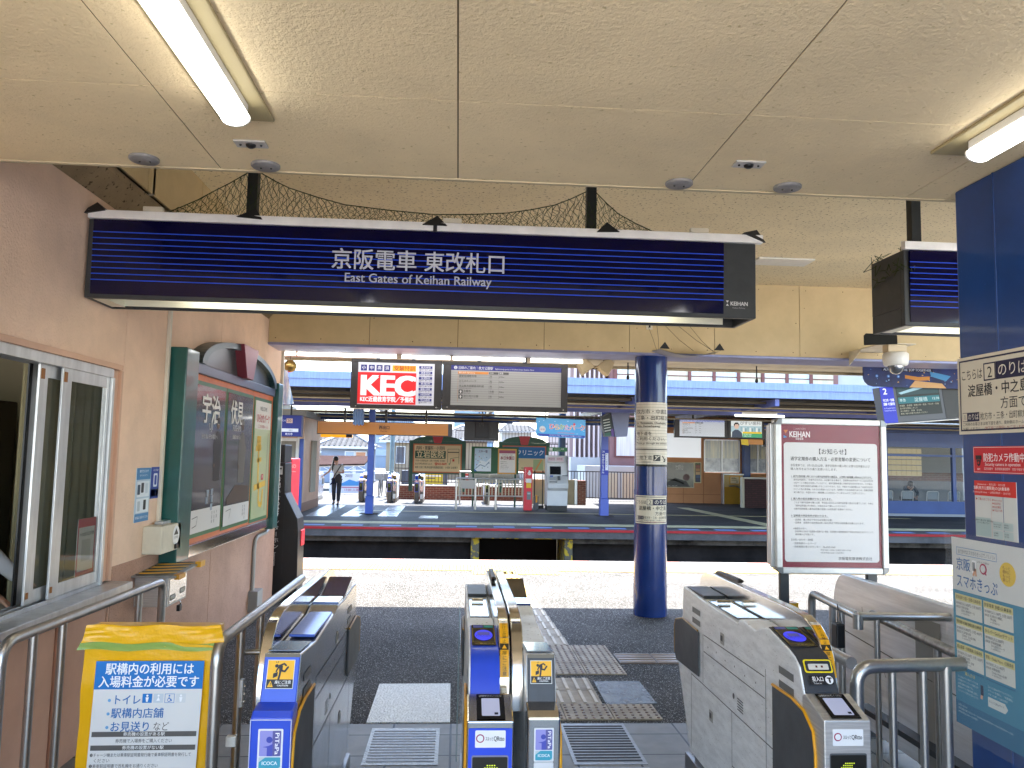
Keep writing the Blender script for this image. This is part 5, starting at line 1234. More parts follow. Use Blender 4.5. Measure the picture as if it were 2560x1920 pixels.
gr = thing('ticket_gate', 'steel ticket gate on the right with a green arrow display and yellow ticket slot', 'ticket gate', (1.28, 3.4, 0), GRP)
reader_unit(gr, 1.20, 1.322, 1.352, STEELX, DARK, STEEL, 'arrow', -1); ticket_slot(gr, 1.20, 1.322); arch(gr, 1.323, 1.365, True); side_details(gr, 1.20, -1, STEELX)
# clear side screens standing along the lane between left and middle gate
tag(MB().box(.030, .034, 2.75, 4.25, .02, .80, mat('clear_acrylic', (.95, .98, .97), .03, spec=.5, alpha=.10)).box(.029, .035, 4.245, 4.252, .02, .80, mat('acrylic_edge', '#9ab0b0', .1, alpha=.5)).build('lane_screen'), 'thin clear screen along the left side of the middle gate', 'screen')
# far row: copies of the near gates
FG = 'ticket gates of the far row'
DY = 21.78
for src, x, lb in ((gl, -3.755, 'far ticket gate against the pink booth, left of the walking woman'), (gm, -3.57, 'far double ticket gate right beside the walking woman'), (gm, -2.60, 'far double ticket gate partly behind the far blue post'), (gm, -1.665, 'far double ticket gate standing alone before the red brick wall'), (gr, -1.51, 'far slim ticket gate at the end of the row by the steel railing')):
    copy_thing(src, (x, DY, FZ), lb, FG)
# ================================================================== NOTICE STAND, RAILS, YELLOW SIGN
t = thing('notice_stand', 'white framed maroon notice board standing on two dark posts behind the right gate', 'notice board', (2.23, 4.68, 0))
X0, X1, Z0, Z1 = 1.895, 2.582, .933, 1.851
def rframe(b, x0, x1, z0, z1, w, y0, y1, mt, r=.035):
    b.box(x0 + r, x1 - r, y0, y1, z1 - w, z1, mt).box(x0 + r, x1 - r, y0, y1, z0, z0 + w, mt).box(x0, x0 + w, y0, y1, z0 + r, z1 - r, mt).box(x1 - w, x1, y0, y1, z0 + r, z1 - r, mt)
b = MB(); rframe(b, X0, X1, Z0, Z1, .036, 4.63, 4.665, mat('white_frame', '#d9d9d6', .3, .2, var=(12, .12)))
b.build('frame', t, .006)
cg = mat('frame_corner_grey', '#75787a', .3, .5)
for x, z, sx, sz in ((X0, Z0, 1, 1), (X1, Z0, -1, 1), (X0, Z1, 1, -1), (X1, Z1, -1, -1)):
    r = .037
    pts = [(x + sx*r, z)] + [(x + sx*(r - r*math.sin(k*PI/10)), z + sz*(r - r*math.cos(k*PI/10))) for k in range(6)] + [(x + sx*r, z + sz*r)]
    MB().prism(pts, 'y', 4.626, 4.668, cg).build('frame_corner', t)
b = MB(); rframe(b, X0 - .022, X1 - .01, Z0 + .01, Z1 - .006, .03, 4.70, 4.73, ALU); b.box(X0 - .02, X1 - .02, 4.665, 4.70, Z0 + .03, Z1 - .03, ALU)
b.build('rear_frame', t, .006)
MB().box(X0 + .03, X1 - .03, 4.645, 4.664, Z0 + .03, Z1 - .03, mat('maroon_poster', '#7c1f33', .3)).build('poster', t)
px, pz = X0 + .036, Z1 - .036
p = fprint(px, 4.6445, pz, step=.0008, rough=.3)
w, h = X1 - X0 - .072, Z1 - Z0 - .072
MN = '#8a2a3c'
p.poly([(.018, .034), (.046, .034), (.030, .055)], '#c9743a', 1).poly([(.018, .064), (.040, .078), (.018, .082)], '#4a8fc0', 1).text(.052, .033, .05, 'KEIHAN', '#e8dcdc', 1, w=.128, bold=.02).text(.078, .020, .012, 'こころまち つくろう', '#dcc4c8', 1, w=.075).text(.09, .078, .016, '京阪電車', '#e8dcdc', 1, w=.05)
p.rect(.018, .108, w - .036, h - .14, '#d5d3d1', 1, .018)
T = '#2a2828'
p.text(w/2, .142, .036, '【お知らせ】', T, 2, al='c', bold=.006).text(.058, .192, .026, '通学定期券の購入方法・必要書類の変更について', T, 2, w=w - .12, bold=.018)
B_ = lambda y, s, hh=.0135, x=.058, wd=None: p.text(x, y, hh, s, '#3a3836', 2, maxw=w - x - .05, w=wd)
B_(.236, '京阪電車では、3月1日(日)以降、通学定期券の購入時に必要な証明書および', .0165, wd=w-.125); B_(.258, '購入条件を以下の通り変更いたします。', .0165)
p.text(.060, .303, .0145, '1. 通学定期券購入時における通学証明書等の確認は、入学時の新規購入時のみとなります。', '#2c2a29', 2, w=w - .115, bold=.016).rect(.06, .319, w - .115, .0012, '#6a6866', 2)
for i, s in enumerate(('通学証明書等に「卒業予定年月日」の記載がある場合で、定期券WEB予約サービス(2026年3月', '18日サービス開始)を利用していただくと、通学定期券券面に卒業予定年月が印字され、その後は、', '卒業まで通学定期券を継続購入することができます。なお、卒業までの継続購入は「WEB予約対応', 'のピンク色の券売機」のみでのお取扱いとなります。定期券うりば(係員窓口)または、自動定期券', '発行機では、年度をまたぐ継続購入には対応していませんのでご注意ください。')): B_(.324 + i * .0188, s, .0125, .075)
p.text(.058, .436, .0145, '2. 購入時の提出書類が少なくなります。', '#2c2a29', 2, bold=.016).rect(.058, .4525, .26, .0012, '#6a6866', 2)
for i, s in enumerate(('これまで通学定期券を購入の際、学生証の呈示および通学証明書の提出が必要でしたが、今後は', '「通学証明書(1件1様式)」の提出のみで購入いただけます。', '※通学定期券購入兼用証明書の取扱いは従来通り変更ありません。')): B_(.459 + i * .0188, s, .0125, .075)
p.text(.058, .536, .0145, '3. 証明書の判定条件が変わります。', '#2c2a29', 2, bold=.016).rect(.058, .5525, .23, .0012, '#6a6866', 2)
for i, s in enumerate(('・変更前　購入時点で有効な証明書が必要。', '・変更後　定期券の通用開始(使い始め)時点で有効な証明書が必要となります。', '', '※進級生の方へ', '　旧定期券をお持ちで区間等の変更がない場合、旧定期券と通用開始時点で有効な学生証を呈示することで、', '　継続購入が可能です。')): 
    if s: B_(.561 + i * .0172, s, .0125, .07)
B_(.678, '【お問い合わせ・詳細】', .0135, .05); B_(.699, '・京阪電車ホームページ', .0135, .062); B_(.719, '・京阪電車お客さまセンター　06-6945-4560', .0135, .062); B_(.738, '平日 9:00～19:00 / 土休日 9:00～17:00', .0115, .235); B_(.754, '※年末年始(12/30～1/3)を除く', .0115, .235)
p.text(w - .062, .782, .021, '京阪電気鉄道株式会社', T, 2, al='r', bold=.006)
p.done('lettering', t)
MB().box(px + .001, px + w - .001, 4.636, 4.6375, pz - h + .001, pz - .001, mat('poster_cover', (.2, .2, .2), .02, spec=.4, alpha=.03)).build('cover', t)
for x0, x1 in ((1.93, 1.985), (2.466, 2.527)):
    MB().box(x0, x1, 4.668, 4.70, 0, Z0 + .2, mat('dark_square_post', '#3c3d3e', .4, .3, var=(12, .2))).build('post', t, .004)
    MB().box(x0 - .08, x1 + .08, 4.60, 4.78, .001, .012, mat('dark_square_post', '#3c3d3e')).build('foot', t)
def bend(a, c, d, r=.07, n=6):
    """corner a-c-d rounded with radius r"""
    a, c, d = Vector(a), Vector(c), Vector(d)
    u, v = (a - c).normalized(), (d - c).normalized()
    P0, P1 = c + u * r, c + v * r
    return [tuple(P0.lerp(c, k / n).lerp(c.lerp(P1, k / n), k / n)) for k in range(n + 1)]
RG = 'steel tube handrails around the gates'
# left pair
t = thing('handrail', 'leftmost steel handrail running below the ticket window', 'handrail', (-1.66, 3.9, 0), RG)
a0, a1, zt = (-1.70, 3.19), (-1.635, 4.655), .853
path = [(a0[0], a0[1], 0)] + bend((a0[0], a0[1], 0), (a0[0], a0[1], zt), (a1[0], a1[1], zt), .085) + bend((a0[0], a0[1], zt), (a1[0], a1[1], zt), (a1[0], a1[1], 0), .06) + [(a1[0], a1[1], 0)]
MB().tube(path, .0215, TUBE, 16).build('rail', t)
for y in (3.40, 3.62, 4.36):
    x = a0[0] + (a1[0] - a0[0]) * (y - a0[1]) / (a1[1] - a0[1])
    MB().tube([(x, y, 0), (x, y, zt - .01)], .0175, TUBE, 14).build('post', t)
t = thing('handrail', 'steel handrail between the yellow wrapped sign and the blue fronted gate', 'handrail', (-.9, 4, 0), RG)
path = [(-.905, 3.20, 0)] + bend((-.905, 3.20, 0), (-.905, 3.20, zt), (-.895, 4.85, zt), .085) + [(-.893, 4.80, zt)]
MB().tube(path, .0225, TUBE, 16).build('rail', t)
for y in (3.52, 3.86): MB().tube([(-.90, y, 0), (-.90, y, zt - .01)], .0185, TUBE, 14).build('post', t)
MB().tube([(-.80, 3.55, 0), (-.80, 3.55, .76)], .021, TUBE, 14).tube([(-.80, 3.55, .735), (-.885, 3.55, .735)], .012, TUBE, 10).build('side_post', t)
b = MB().box(-.868, -.852, 3.40, 3.43, .55, .66, ALU)
for z in (.57, .60, .63): b.ball((-.849, 3.415, z), .006, MIRROR, 6)
b.build('latch_plate', t, .002)
MB().box(-.885, -.845, 3.30, 3.33, .43, .47, WHITEP).build('clip', t, .004)
# right side
t = thing('handrail', 'front steel handrail beside the navy pillar, rounded at its gate end', 'handrail', (1.7, 2.95, 0), RG)
path = [(1.935, 2.99, .85)] + [(1.62, 2.93, .85)] + bend((1.62, 2.93, .85), (1.50, 2.91, .85), (1.50, 2.91, 0), .07) + [(1.50, 2.91, 0)]
MB().tube([(1.94, 2.965, .842), (1.7, 2.945, .842)] + bend((1.7, 2.945, .842), (1.495, 2.925, .842), (1.495, 2.925, 0), .07) + [(1.495, 2.925, 0)], .0255, TUBE, 16).build('rail', t)
for x in (1.645, 1.765, 1.855): MB().tube([(x, 2.95, 0), (x, 2.95, .84)], .0145 if x < 1.8 else .02, TUBE, 12).build('post', t)
t = thing('handrail', 'rear steel handrail behind the front one, turning away toward the platform', 'handrail', (2.1, 4.1, 0), RG)
MB().tube([(2.6, 3.80, .85), (1.955, 3.815, .85)], .0205, TUBE, 16).tube([(1.962, 3.815, .86), (1.962, 3.815, .79)], .024, TUBE, 14).tube([(1.965, 3.83, .85)] + bend((1.965, 3.83, .85), (2.03, 4.47, .85), (2.03, 4.47, 0), .06) + [(2.03, 4.47, 0)], .021, TUBE, 16).build('rail', t)
for x, y in ((1.985, 4.03), (2.02, 4.20)): MB().tube([(x, y, 0), (x, y, .85)], .017, TUBE, 12).build('post', t)
MB().tube([(2.055, 3.812, 0), (2.055, 3.812, .85)], .014, TUBE, 12).build('post', t)
MB().tube([(1.585, 3.14, .80), (1.585, 3.7, .80)], .024, TUBE, 14).tube([(1.585, 3.6, 0), (1.585, 3.6, .80)], .017, TUBE, 12).build('stub_rail', t)
t = thing('ramp_rail', 'sloping steel pipe handrail fixed along the curved steel panel', 'handrail', (2.33, 3.9, 0), RG)
MB().tube([(2.32, 4.35, .755), (2.32, 3.0, .70)], .024, mat('scratched_tube', (.42, .41, .38), .35, .9, var=(30, .4)), 14).build('rail', t)
MB().tube([(2.32, 3.75, 0), (2.32, 3.75, .72)], .018, TUBE, 12).build('post', t)
# stainless curved panel
t = thing('steel_ramp_panel', 'large stainless side panel with a rounded end behind the right handrails', 'panel', (2.42, 4, 0))
pts = [(5.02, .05), (5.02, .60)] + [(4.87 + .15 * math.cos(k*PI/12), .70 + .20 * math.sin(k*PI/12)) for k in range(1, 7)] + [(2.9, .905), (2.9, .05)]
MB().prism(pts, 'x', 2.42, 2.46, mat('brushed_panel_steel', (.84, .86, .87), .38, .55, var=(3, .2), stretch=(1, .6, 9), bump=(30, .06, 'noise', .002))).build('panel', t, .008)
p = Print((2.4185, 5.0, .9), (0, -1, 0), (0, 0, -1), (-1, 0, 0), step=.0008)
p.line([(0.1, .34), (2.0, .46)], .006, '#3c3c3c').line([(.35, .16), (.36, .24)], .004, '#4a4642').line([(.55, .42), (.6, .5)], .003, '#4a4642').line([(1.1, .3), (1.12, .34)], .006, '#6a6a66').rect(.9, .1, .22, .75, '#8f8d87').done('seams', t)
MB().box(2.35, 2.42, 2.9, 4.6, .17, .20, GREYM).build('foot_rail', t)
tag(MB().box(2.06, 2.17, 5.0, 5.06, .0, .70, YEL).box(2.055, 2.175, 4.98, 5.0, .56, .70, mat('yellow_board', '#d9a81c', .4)).build('yellow_barrier'), 'yellow barrier board peeking out behind the left post of the notice stand', 'barrier')
b = MB()
for z in (.80, .83, .36, .42, .33):
    pts = [(2.47 + .05 * math.cos(k * 1.1 + z * 40) + random.uniform(-.02, .03), 4.63 + .05 * math.sin(k * 1.1 + z * 40), z + random.uniform(-.02, .02)) for k in range(8)]
    b.tube(pts, .005, mat('white_plastic_string', '#cfccc4', .4), 6, caps=False)
tag(b.build('plastic_string'), 'loops of white plastic string tied round the right post of the notice stand', 'string')
t = thing('card_box', 'small black box strapped to the rear handrail beside the gate', 'box', (1.98, 4.0, .68))
MB().box(1.93, 1.975, 3.97, 4.03, .66, .78, BLACK).build('body', t, .006); MB().tube([(1.95, 4.0, .78), (1.96, 4.02, .87), (1.97, 4.0, .78)], .003, BLACK, 6).build('cord', t)
# yellow wrapped sign
t = thing('yellow_sign', 'yellow plastic wrapped standing sign about the station entry fee', 'sign', (-1.15, 3.3, 0))
YP = mat('yellow_plastic_wrap', '#e6ad08', .3, coat=.3, bump=(7, .35, 'noise', .03), bump2=(22, .2, 'noise', .01))
def crumple(w, h, x0, z0, y0, amp, n=26, m=34):
    vs = []
    for j in range(m + 1):
        for i in range(n + 1):
            f, g_ = i / n, j / m
            e = min(f, 1 - f) * 2
            vs.append((x0 + w * f - .03 * (g_) * (1 - 2*f) * .5, y0 - amp * (math.sin(f*17 + g_*5) * math.sin(g_*11 + f*3) * .5 + math.sin(f*5 - g_*23) * .3 + random.uniform(-.2, .2)) * (1.4 - e), z0 - h * g_ + .004 * math.sin(f * 14)))
    return vs, [(j*(n+1)+i, (j+1)*(n+1)+i, (j+1)*(n+1)+i+1, j*(n+1)+i+1) for j in range(m) for i in range(n)]
b = MB(); vs, fs = crumple(.515, .83, -1.415, .835, 3.235, .006); b.add(vs, fs, YP, True).box(-1.405, -.925, 3.245, 3.29, .02, .83, YP)
b.build('wrap', t)
b = MB()
vs, fs = crumple(.505, .066, -1.405, .916, 3.215, .0045, 24, 8); b.add(vs, fs, YP, True); b.box(-1.39, -.91, 3.225, 3.30, .83, .912, YP)
b.build('top_fold', t, .01)
b = MB(); vs, fs = crumple(.515, .032, -1.425, .852, 3.224, .004, 24, 4); b.add(vs, fs, mat('green_tape', '#8fb25a', .25, alpha=.8), True); b.build('green_tape', t)
b = MB(); o = Vector((-1.362, 3.222, .780)); dv = Vector((-.030, -.004, -.999)).normalized()
p = Print(o, (1, 0, .006), dv, (0, -1, 0), step=.0012, rough=.5)
w, h = .405, .75
BL = '#1c74c0'
p.rect(0, 0, w, h, '#dcdcda', 1).rect(0, 0, w, .105, BL, 2).text(w/2, .006, .046, '駅構内の利用には', '#f2f4f6', 3, al='c', w=.33, bold=.018).text(w/2, .054, .046, '入場料金が必要です', '#f2f4f6', 3, al='c', w=.375, bold=.018)
for i, (s, wd) in enumerate((('トイレ', .105), ('駅構内店舗', .195), ('お見送り', .145))): p.disc(.062, .146 + i * .050, .006, '#6da4d2', 2).text(.072, .124 + i * .050, .040, s, '#2a6cae', 2, w=wd, bold=.012)
p.text(.232, .226, .036, 'など', '#55534f', 2, w=.06)
for i, c in enumerate((BL, '#c3cdd6', '#dcdcda', '#d0d4d6')):
    x = .184 + i * .042; p.rect(x, .122, .036, .034, c, 2)
    if i == 2: p.frame(x, .122, .036, .034, .0015, BL, 3).disc(x + .017, .129, .003, BL, 4).line([(x + .016, .133), (x + .017, .141), (x + .024, .142), (x + .027, .149)], .003, BL, 4).disc(x + .017, .145, .007, BL, 4).disc(x + .017, .145, .0045, '#dcdcda', 5)
    else: p.disc(x + .018, .129, .004, '#f0f2f4', 3).poly([(x + .012, .135), (x + .024, .135), (x + .021, .152), (x + .015, .152)] if i != 1 else [(x + .018, .133), (x + .025, .148), (x + .011, .148)], '#f0f2f4', 3)
G_ = '#5c5a58'
p.rect(.008, .262, w - .016, .019, G_, 2).text(w/2, .263, .0155, '券売機の設置がある駅', '#f0f0ee', 3, al='c', bold=.01).text(w/2, .288, .0165, '券売機で入場券をご購入ください', '#4a4846', 2, al='c', w=.21).rect(.008, .312, w - .016, .019, G_, 2).text(w/2, .313, .0155, '券売機の設置がない駅', '#f0f0ee', 3, al='c', bold=.01)
p.text(.008, .340, .0155, '❶チャージ機または乗車駅証明書発行機で乗車駅証明書を発行して', '#4a4846', 2, w=.375).text(.022, .360, .0155, 'ください', '#4a4846', 2).text(.008, .380, .0155, '❷乗車駅証明書で改札機をお通りください', '#4a4846', 2, w=.255).text(.008, .400, .0155, '❸お帰りの際は、駅係員またはインターホンにてお申し出ください', '#4a4846', 2, w=.37)
p.done('sheet', t)
t2 = thing('service_hinge', 'pair of steel hinges on the low pink service door by the yellow sign', 'hinge', (-1.5, 3.9, .4))
for z in (.27, .60):
    MB().tube([(-1.56, 3.75, z), (-1.56, 3.75, z + .10)], .011, ALU, 10).tube([(-1.535, 3.74, z), (-1.535, 3.74, z + .10)], .009, ALU, 10).build('knuckle', t2)
MB().box(-1.62, -1.48, 3.76, 3.79, 0, .80, mat('pink_service_door', '#cfa68e', .55, var=(2, .15))).build('door', t2, .003)
# ================================================================== FAR CANOPY
t = thing('far_canopy', 'long platform canopy with a two tier sky blue fascia and corrugated roof', 'canopy', (0, 23, 3.1))
MB().box(-40, 45, 18.56, 18.62, 3.275, 3.45, SKYB).build('upper_fascia', t)
MB().box(-40, 45, 18.60, 18.66, 3.085, 3.272, SKYB).build('lower_fascia', t)
CORR = mat('corrugated_sheet_underside', '#6a655c', .6, .2, var=(2, .3))
b = MB(); vs = []; N_ = 1000
for i in range(N_ + 1):
    x = -40 + 85 * i / N_; z = 3.14 + (.045 if i % 2 else -.045)
    vs += [(x, 18.64, z), (x, 27.9 if x < 5.3 else 30.6, z + .1)]
b.add(vs, [(2*i, 2*i+2, 2*i+3, 2*i+1) for i in range(N_)], CORR)
b.box(-40, 5.3, 18.7, 27.85, 3.33, 3.40, CORR).box(5.3, 45, 18.7, 30.6, 3.33, 3.40, CORR)
b.build('roof_sheet', t)
BM = mat('canopy_beam_violet', '#5d66a0', .45, var=(2, .2)); BM2 = mat('canopy_beam_navy', '#34508c', .45, var=(2, .2))
for y, z0, z1, m_ in ((21.0, 2.80, 2.96, BM), (25.0, 2.60, 2.76, BM2), (27.6, 2.70, 2.9, BM2)):
    MB().box(-40, 45, y - .05, y + .05, z0, z1, m_).box(-40, 45, y - .09, y + .09, z0 - .02, z0, m_).build('beam', t)
CB_ = mat('cream_purlin', '#554e42', .6, var=(2, .2))
for y, z in ((19.3, 2.98), (20.1, 2.95), (22.2, 2.93), (23.3, 2.90), (26.2, 2.84)):
    MB().box(-40, 45, y - .035, y + .035, z, z + .06, CB_).build('purlin', t)
b = MB()
for x in (-5.6, -2.46, 1.0, 4.3, 7.7, 11.2, 14.7): b.box(x - .05, x + .05, 18.7, 27.6, 2.90, 3.07, BM)
b.build('rafter', t)
for y, z, r in ((19.6, 2.90, .022), (20.4, 2.86, .018), (22.8, 2.74, .02), (24.4, 2.66, .025)):
    MB().tube([(-30, y, z), (30, y, z)], r, PIPE, 6).build('pipe', t)
LT = lamp('far_lamp_glow', (1, 1, .97), .5)
for x0, x1, y, z, lb in ((-3.63, -2.6, 21.0, 2.77, 'left of the red advert post'), (7.4, 8.75, 20.8, 2.77, 'above the far display boards'), (1.7, 3.0, 24.8, 2.57, 'behind the theme park banner'), (-5.6, -4.4, 22.3, 2.88, 'above the far station name sign')):
    t = thing('strip_lamp', 'white strip lamp under the far canopy ' + lb, 'strip lamp', ((x0+x1)/2, y, z), 'strip lamps under the far canopy')
    MB().tube([(x0, y, z), (x1, y, z)], .03, LT, 8).build('tube', t); MB().box(x0 + .2, x1 - .2, y - .03, y + .03, z + .03, z + .10, WHITEP).build('holder', t)
for x0, x1, lb in ((.4, 1.0, 'left of the black monitor'), (7.6, 8.4, 'over the far guide screen'), (-3.4, -2.9, 'over the orange sign')):
    b = MB()
    for k in range(24): b.tube([(x0 + (x1-x0)*k/24, 22.7, 2.80), (x0 + (x1-x0)*k/24 + random.uniform(-.02, .02), 22.7, 2.93)], .006, BLACK, 4)
    tag(b.build('bird_spikes'), 'row of thin bird spikes on the far canopy beam ' + lb, 'bird spikes', 'bird spikes on the far canopy')
# far posts
def far_post(x, y, r, lb, m_=COLB, square=True, top=3.05):
    t = thing('canopy_post', lb, 'post', (x, y, FZ), 'posts of the far canopy')
    if square:
        MB().box(x - r, x + r, y - r, y + r, FZ + .5, top, m_).build('shaft', t, .02)
        MB().box(x - r - .02, x + r + .02, y - r - .02, y + r + .02, FZ, FZ + .5, m_).build('base_sleeve', t, .01)
    else: MB().lathe([(r, 0), (r, top - FZ)], (x, y, FZ), m_, 24).build('shaft', t)
    MB().box(x - .25, x + .25, y - .25, y + .25, FZ, FZ + .012, CONC).build('footing', t)
    return t
far_post(-2.445, 22.7, .088, 'far blue post in front of the far gate row')
t3 = far_post(4.315, 23.25, .105, 'far blue post carrying the vertical station name plate', mat('far_post_violet', '#4a5cae', .4))
p = fprint(4.205, 23.144, 1.80, step=.004)
p.rect(0, 0, .22, .74, '#2a379c', 1).rect(.125, .10, .085, .50, '#d6d9e6', 2).text(.03, .02, .07, '20', '#e6e8f2', 2).vtext(.025, .12, .072, 'ひらかたこうえん', '#eceef6', 2, gap=1.0, bold=.02)
for i in range(6): p.text(.135, .12 + i*.07, .05, '枚方公園駅よし'[i], '#555a78', 3)
p.done('name_plate', t3)
far_post(-2.465, 30.15, .085, 'grey green far round post behind the gates', mat('grey_teal_post', '#6f8b92', .5), False, 3.2)
far_post(3.72, 28.3, .13, 'dark blue round far post behind the ticket machine', mat('dark_teal_post', '#2f4a68', .4), False, 3.2)
far_post(11.17, 30.2, .13, 'navy far post between the two far wall windows', NAVY, True, 3.2)
far_post(13.35, 24.9, .32, 'broad navy far post left of the waiting room, behind the notice stand', NAVY, True, 3.1)
# ------------------------------------------------------------------ hanging signs at the far side
ORS = mat('amber_sign_face', '#cf7f0a', .3, coat=.4, var=(1.2, .12))
t = thing('exit_sign', 'long amber overhead exit sign hanging over the far gates', 'sign', (-2.1, 22.5, 2.09), 'amber signs at the far exit')
b = MB().box(-3.95, -.17, 22.5, 22.72, 2.075, 2.44, BLACK)
for x in (-3.2, -2.05, -.92): b.box(x - .03, x + .03, 22.58, 22.64, 2.44, 3.0, BLACK)
b.build('casing', t)
MB().box(-3.93, -.29, 22.49, 22.499, 2.095, 2.425, ORS).build('face', t)
MB().box(-.285, -.175, 22.49, 22.499, 2.095, 2.425, DARK).build('end_panel', t)
p = fprint(-3.93, 22.489, 2.425, step=.004)
for i in range(9): p.rect(0, .055 + i*.026, 3.64, .004, '#b56a08', 1)
p.text(1.70, .08, .115, '西出口', '#241402', 2, w=.29, bold=.03).text(1.735, .205, .06, 'West Exit', '#4a2e0c', 2, w=.2)
p.done('lettering', t)
b = MB()
for k in range(70): b.tube([(-3.9 + k * .054, 22.6, 2.44), (-3.9 + k*.054, 22.6, 2.51)], .004, BLACK, 4, caps=False)
b.build('bird_spikes', t)
t = thing('exit_sign', 'small bright amber sign seen below the long amber exit sign', 'sign', (-4.4, 29, 2.1), 'amber signs at the far exit')
MB().box(-4.95, -3.82, 29, 29.1, 2.10, 2.30, ink('#f0a010', .06)).build('face', t); MB().box(-4.04, -3.82, 28.99, 28.999, 2.11, 2.29, BLACK).build('end_panel', t)
MB().tube([(-4.8, 29.05, 2.3), (-4.8, 29.05, 3.1)], .02, BLACK, 6).tube([(-3.9, 29.05, 2.3), (-3.9, 29.05, 3.1)], .02, BLACK, 6).build('hanger', t)
t = thing('station_name_sign', 'navy far station name sign with a white route arrow, cut by the wall corner', 'sign', (-5, 21.5, 1.96))
b = MB().box(-6.3, -4.15, 21.5, 21.62, 1.96, 2.54, mat('sign_slate_case', '#4b4d6a', .4, .2)); b.box(-6.0, -5.95, 21.54, 21.58, 2.54, 3.0, BLACK).box(-4.5, -4.45, 21.54, 21.58, 2.54, 3.0, BLACK)
b.build('casing', t, .01)
p = fprint(-6.26, 21.499, 2.53, step=.004)
p.rect(0, 0, 2.07, .55, '#1b2a80', 1).text(.93, .06, .24, '枚方公園', '#eef0f8', 2, w=.56, bold=.02).text(1.55, .10, .08, 'KH', '#c6cae0', 2).rect(1.68, .085, .16, .12, '#d4b0a0', 2).text(1.70, .085, .11, '20', '#302a40', 3).text(.85, .235, .10, 'ひらかたこうえん', '#eef0f8', 2, w=.52, bold=.02)
p.poly([(.1, .35), (1.44, .35), (1.50, .395), (1.44, .44), (.1, .44)], '#e8eaf0', 2).poly([(1.5, .35), (2.0, .35), (2.0, .44), (1.5, .44), (1.545, .395)], '#e8eaf0', 2).text(.8, .365, .06, 'Hirakata-kōen', '#33406a', 3).text(1.75, .365, .06, 'H21', '#33406a', 3).text(.85, .47, .06, 'KH19', '#d8dcf0', 2).text(1.66, .465, .065, '枚方市', '#e8eaf4', 2, bold=.02)
p.done('lettering', t)
t = thing('hanging_monitor', 'black back of a large hanging monitor over the far clinic adverts', 'monitor', (.7, 24, 2.0))
MB().box(.18, 1.225, 24, 24.10, 2.0, 2.585, BLACK).build('panel', t, .01); MB().box(.52, .92, 23.92, 24, 2.10, 2.57, mat('dark_rear_box', '#202023', .5)).build('rear_box', t, .01)
MB().box(.70, .74, 24.03, 24.07, 2.585, 3.0, BLACK).box(.6, .63, 24.03, 24.07, 2.8, 3.0, BLACK).box(.80, .83, 24.03, 24.07, 2.8, 3.0, BLACK).build('mount', t)
p = fprint(.18, 23.915, 2.57, step=.003)
for x, y in ((.46, .06), (.52, .06), (.56, .06), (.46, .12), (.56, .12)): p.disc(x, y, .008, '#8a8a88', 1)
p.text(.76, .48, .035, 'SHARP LCD', '#6a6a6a', 1, w=.18).line([(.78, .12), (.83, .2), (.84, .3), (.8, .4)], .006, '#4a4a4c').done('marks', t)
t = thing('park_banner', 'light blue hanging theme park banner with rounded colourful lettering', 'banner', (2.7, 21, 2.08))
pts = [(2.06, 2.60), (2.06, 2.16), (2.08, 2.12), (2.14, 2.10), (3.34, 2.065), (3.385, 2.10), (3.385, 2.56)]
MB().prism(pts, 'y', 21, 21.02, mat('banner_light_blue', '#3f9ccc', .4, coat=.3)).build('sheet', t)
MB().box(2.3, 2.32, 21, 21.02, 2.56, 2.95, BLACK).box(3.1, 3.12, 21, 21.02, 2.56, 2.95, BLACK).build('hanger', t)
p = Print((2.06, 20.998, 2.6), (1, 0, -.03), (0, 0, -1), (0, -1, 0), step=.004)
p.poly([(.03, .42), (1.32, .42), (1.31, .48), (.10, .48)], '#2a3f98', 1).text(.35, .425, .045, 'ひらかたパークは、大阪ブルテオンを応援しています！', '#d8e4f4', 2, w=.86)
for i, (c, k) in enumerate(zip('ひらかたパーク', ('#d8445a', '#e0a83a', '#7aa848', '#c878a8', '#e07a3a', '#4a6ab0', '#c84a3a'))): p.text(.335 + i*.138, .135 + .01 * (i % 2), .165, c, '#f2f0ee', 2, bold=.06).text(.335 + i*.138, .135 + .01 * (i % 2), .165, c, k, 3, bold=.015)
for k in range(9): p.line([(.58 + k*.05, .365), (.605 + k*.05, .38), (.63 + k*.05, .365)], .008, '#d8445a', 2)
for x, y in ((.08, .1), (.2, .07), (.5, .08), (.85, .06), (1.2, .12), (.1, .33), (1.1, .38), (1.28, .3)): p.disc(x, y, .011, '#c9e4f2', 2)
p.disc(.17, .30, .085, '#d9d6cf', 2).text(.17, .28, .06, '名物', '#a04040', 3, al='c').disc(1.02, .13, .03, '#d8445a', 3)
p.done('lettering', t)
t = thing('departure_board', 'grey funnel shaped double departure display hanging by the far name post', 'departure board', (4.45, 22, 2.15))
MB().prism([(4.22, 2.86), (4.76, 2.87), (4.69, 2.17), (4.35, 2.15)], 'y', 21.8, 22.1, mat('departure_slate', '#6f7690', .45)).build('case', t, .01)
b = MB(); b.prism([(3.95, 2.70), (4.20, 2.86), (4.34, 2.16), (4.05, 2.145)], 'y', 21.85, 22.0, mat('departure_case', '#55585e')); b.build('screen_case', t)
p = fprint(3.95, 21.848, 2.86, step=.004)
p.poly([(.02, .18), (.26, .05), (.37, .68), (.12, .68)], '#26302c', 1)
for i in range(5): p.line([(.06 + i*.012, .26 + i*.075), (.24 + i*.012, .22 + i*.075)], .025, '#b8bcb0', 2)
p.poly([(.11, .62), (.27, .58), (.29, .68), (.13, .69)], '#2a5a44', 3).poly([(.28, .5), (.36, .48), (.39, .69), (.31, .7)], '#5a3a80', 3).done('display', t)
speakers(4.5, 21.9, 2.98, 1.1, 'pair of beige horn speakers above the far funnel shaped display', 'pairs of beige horn speakers')
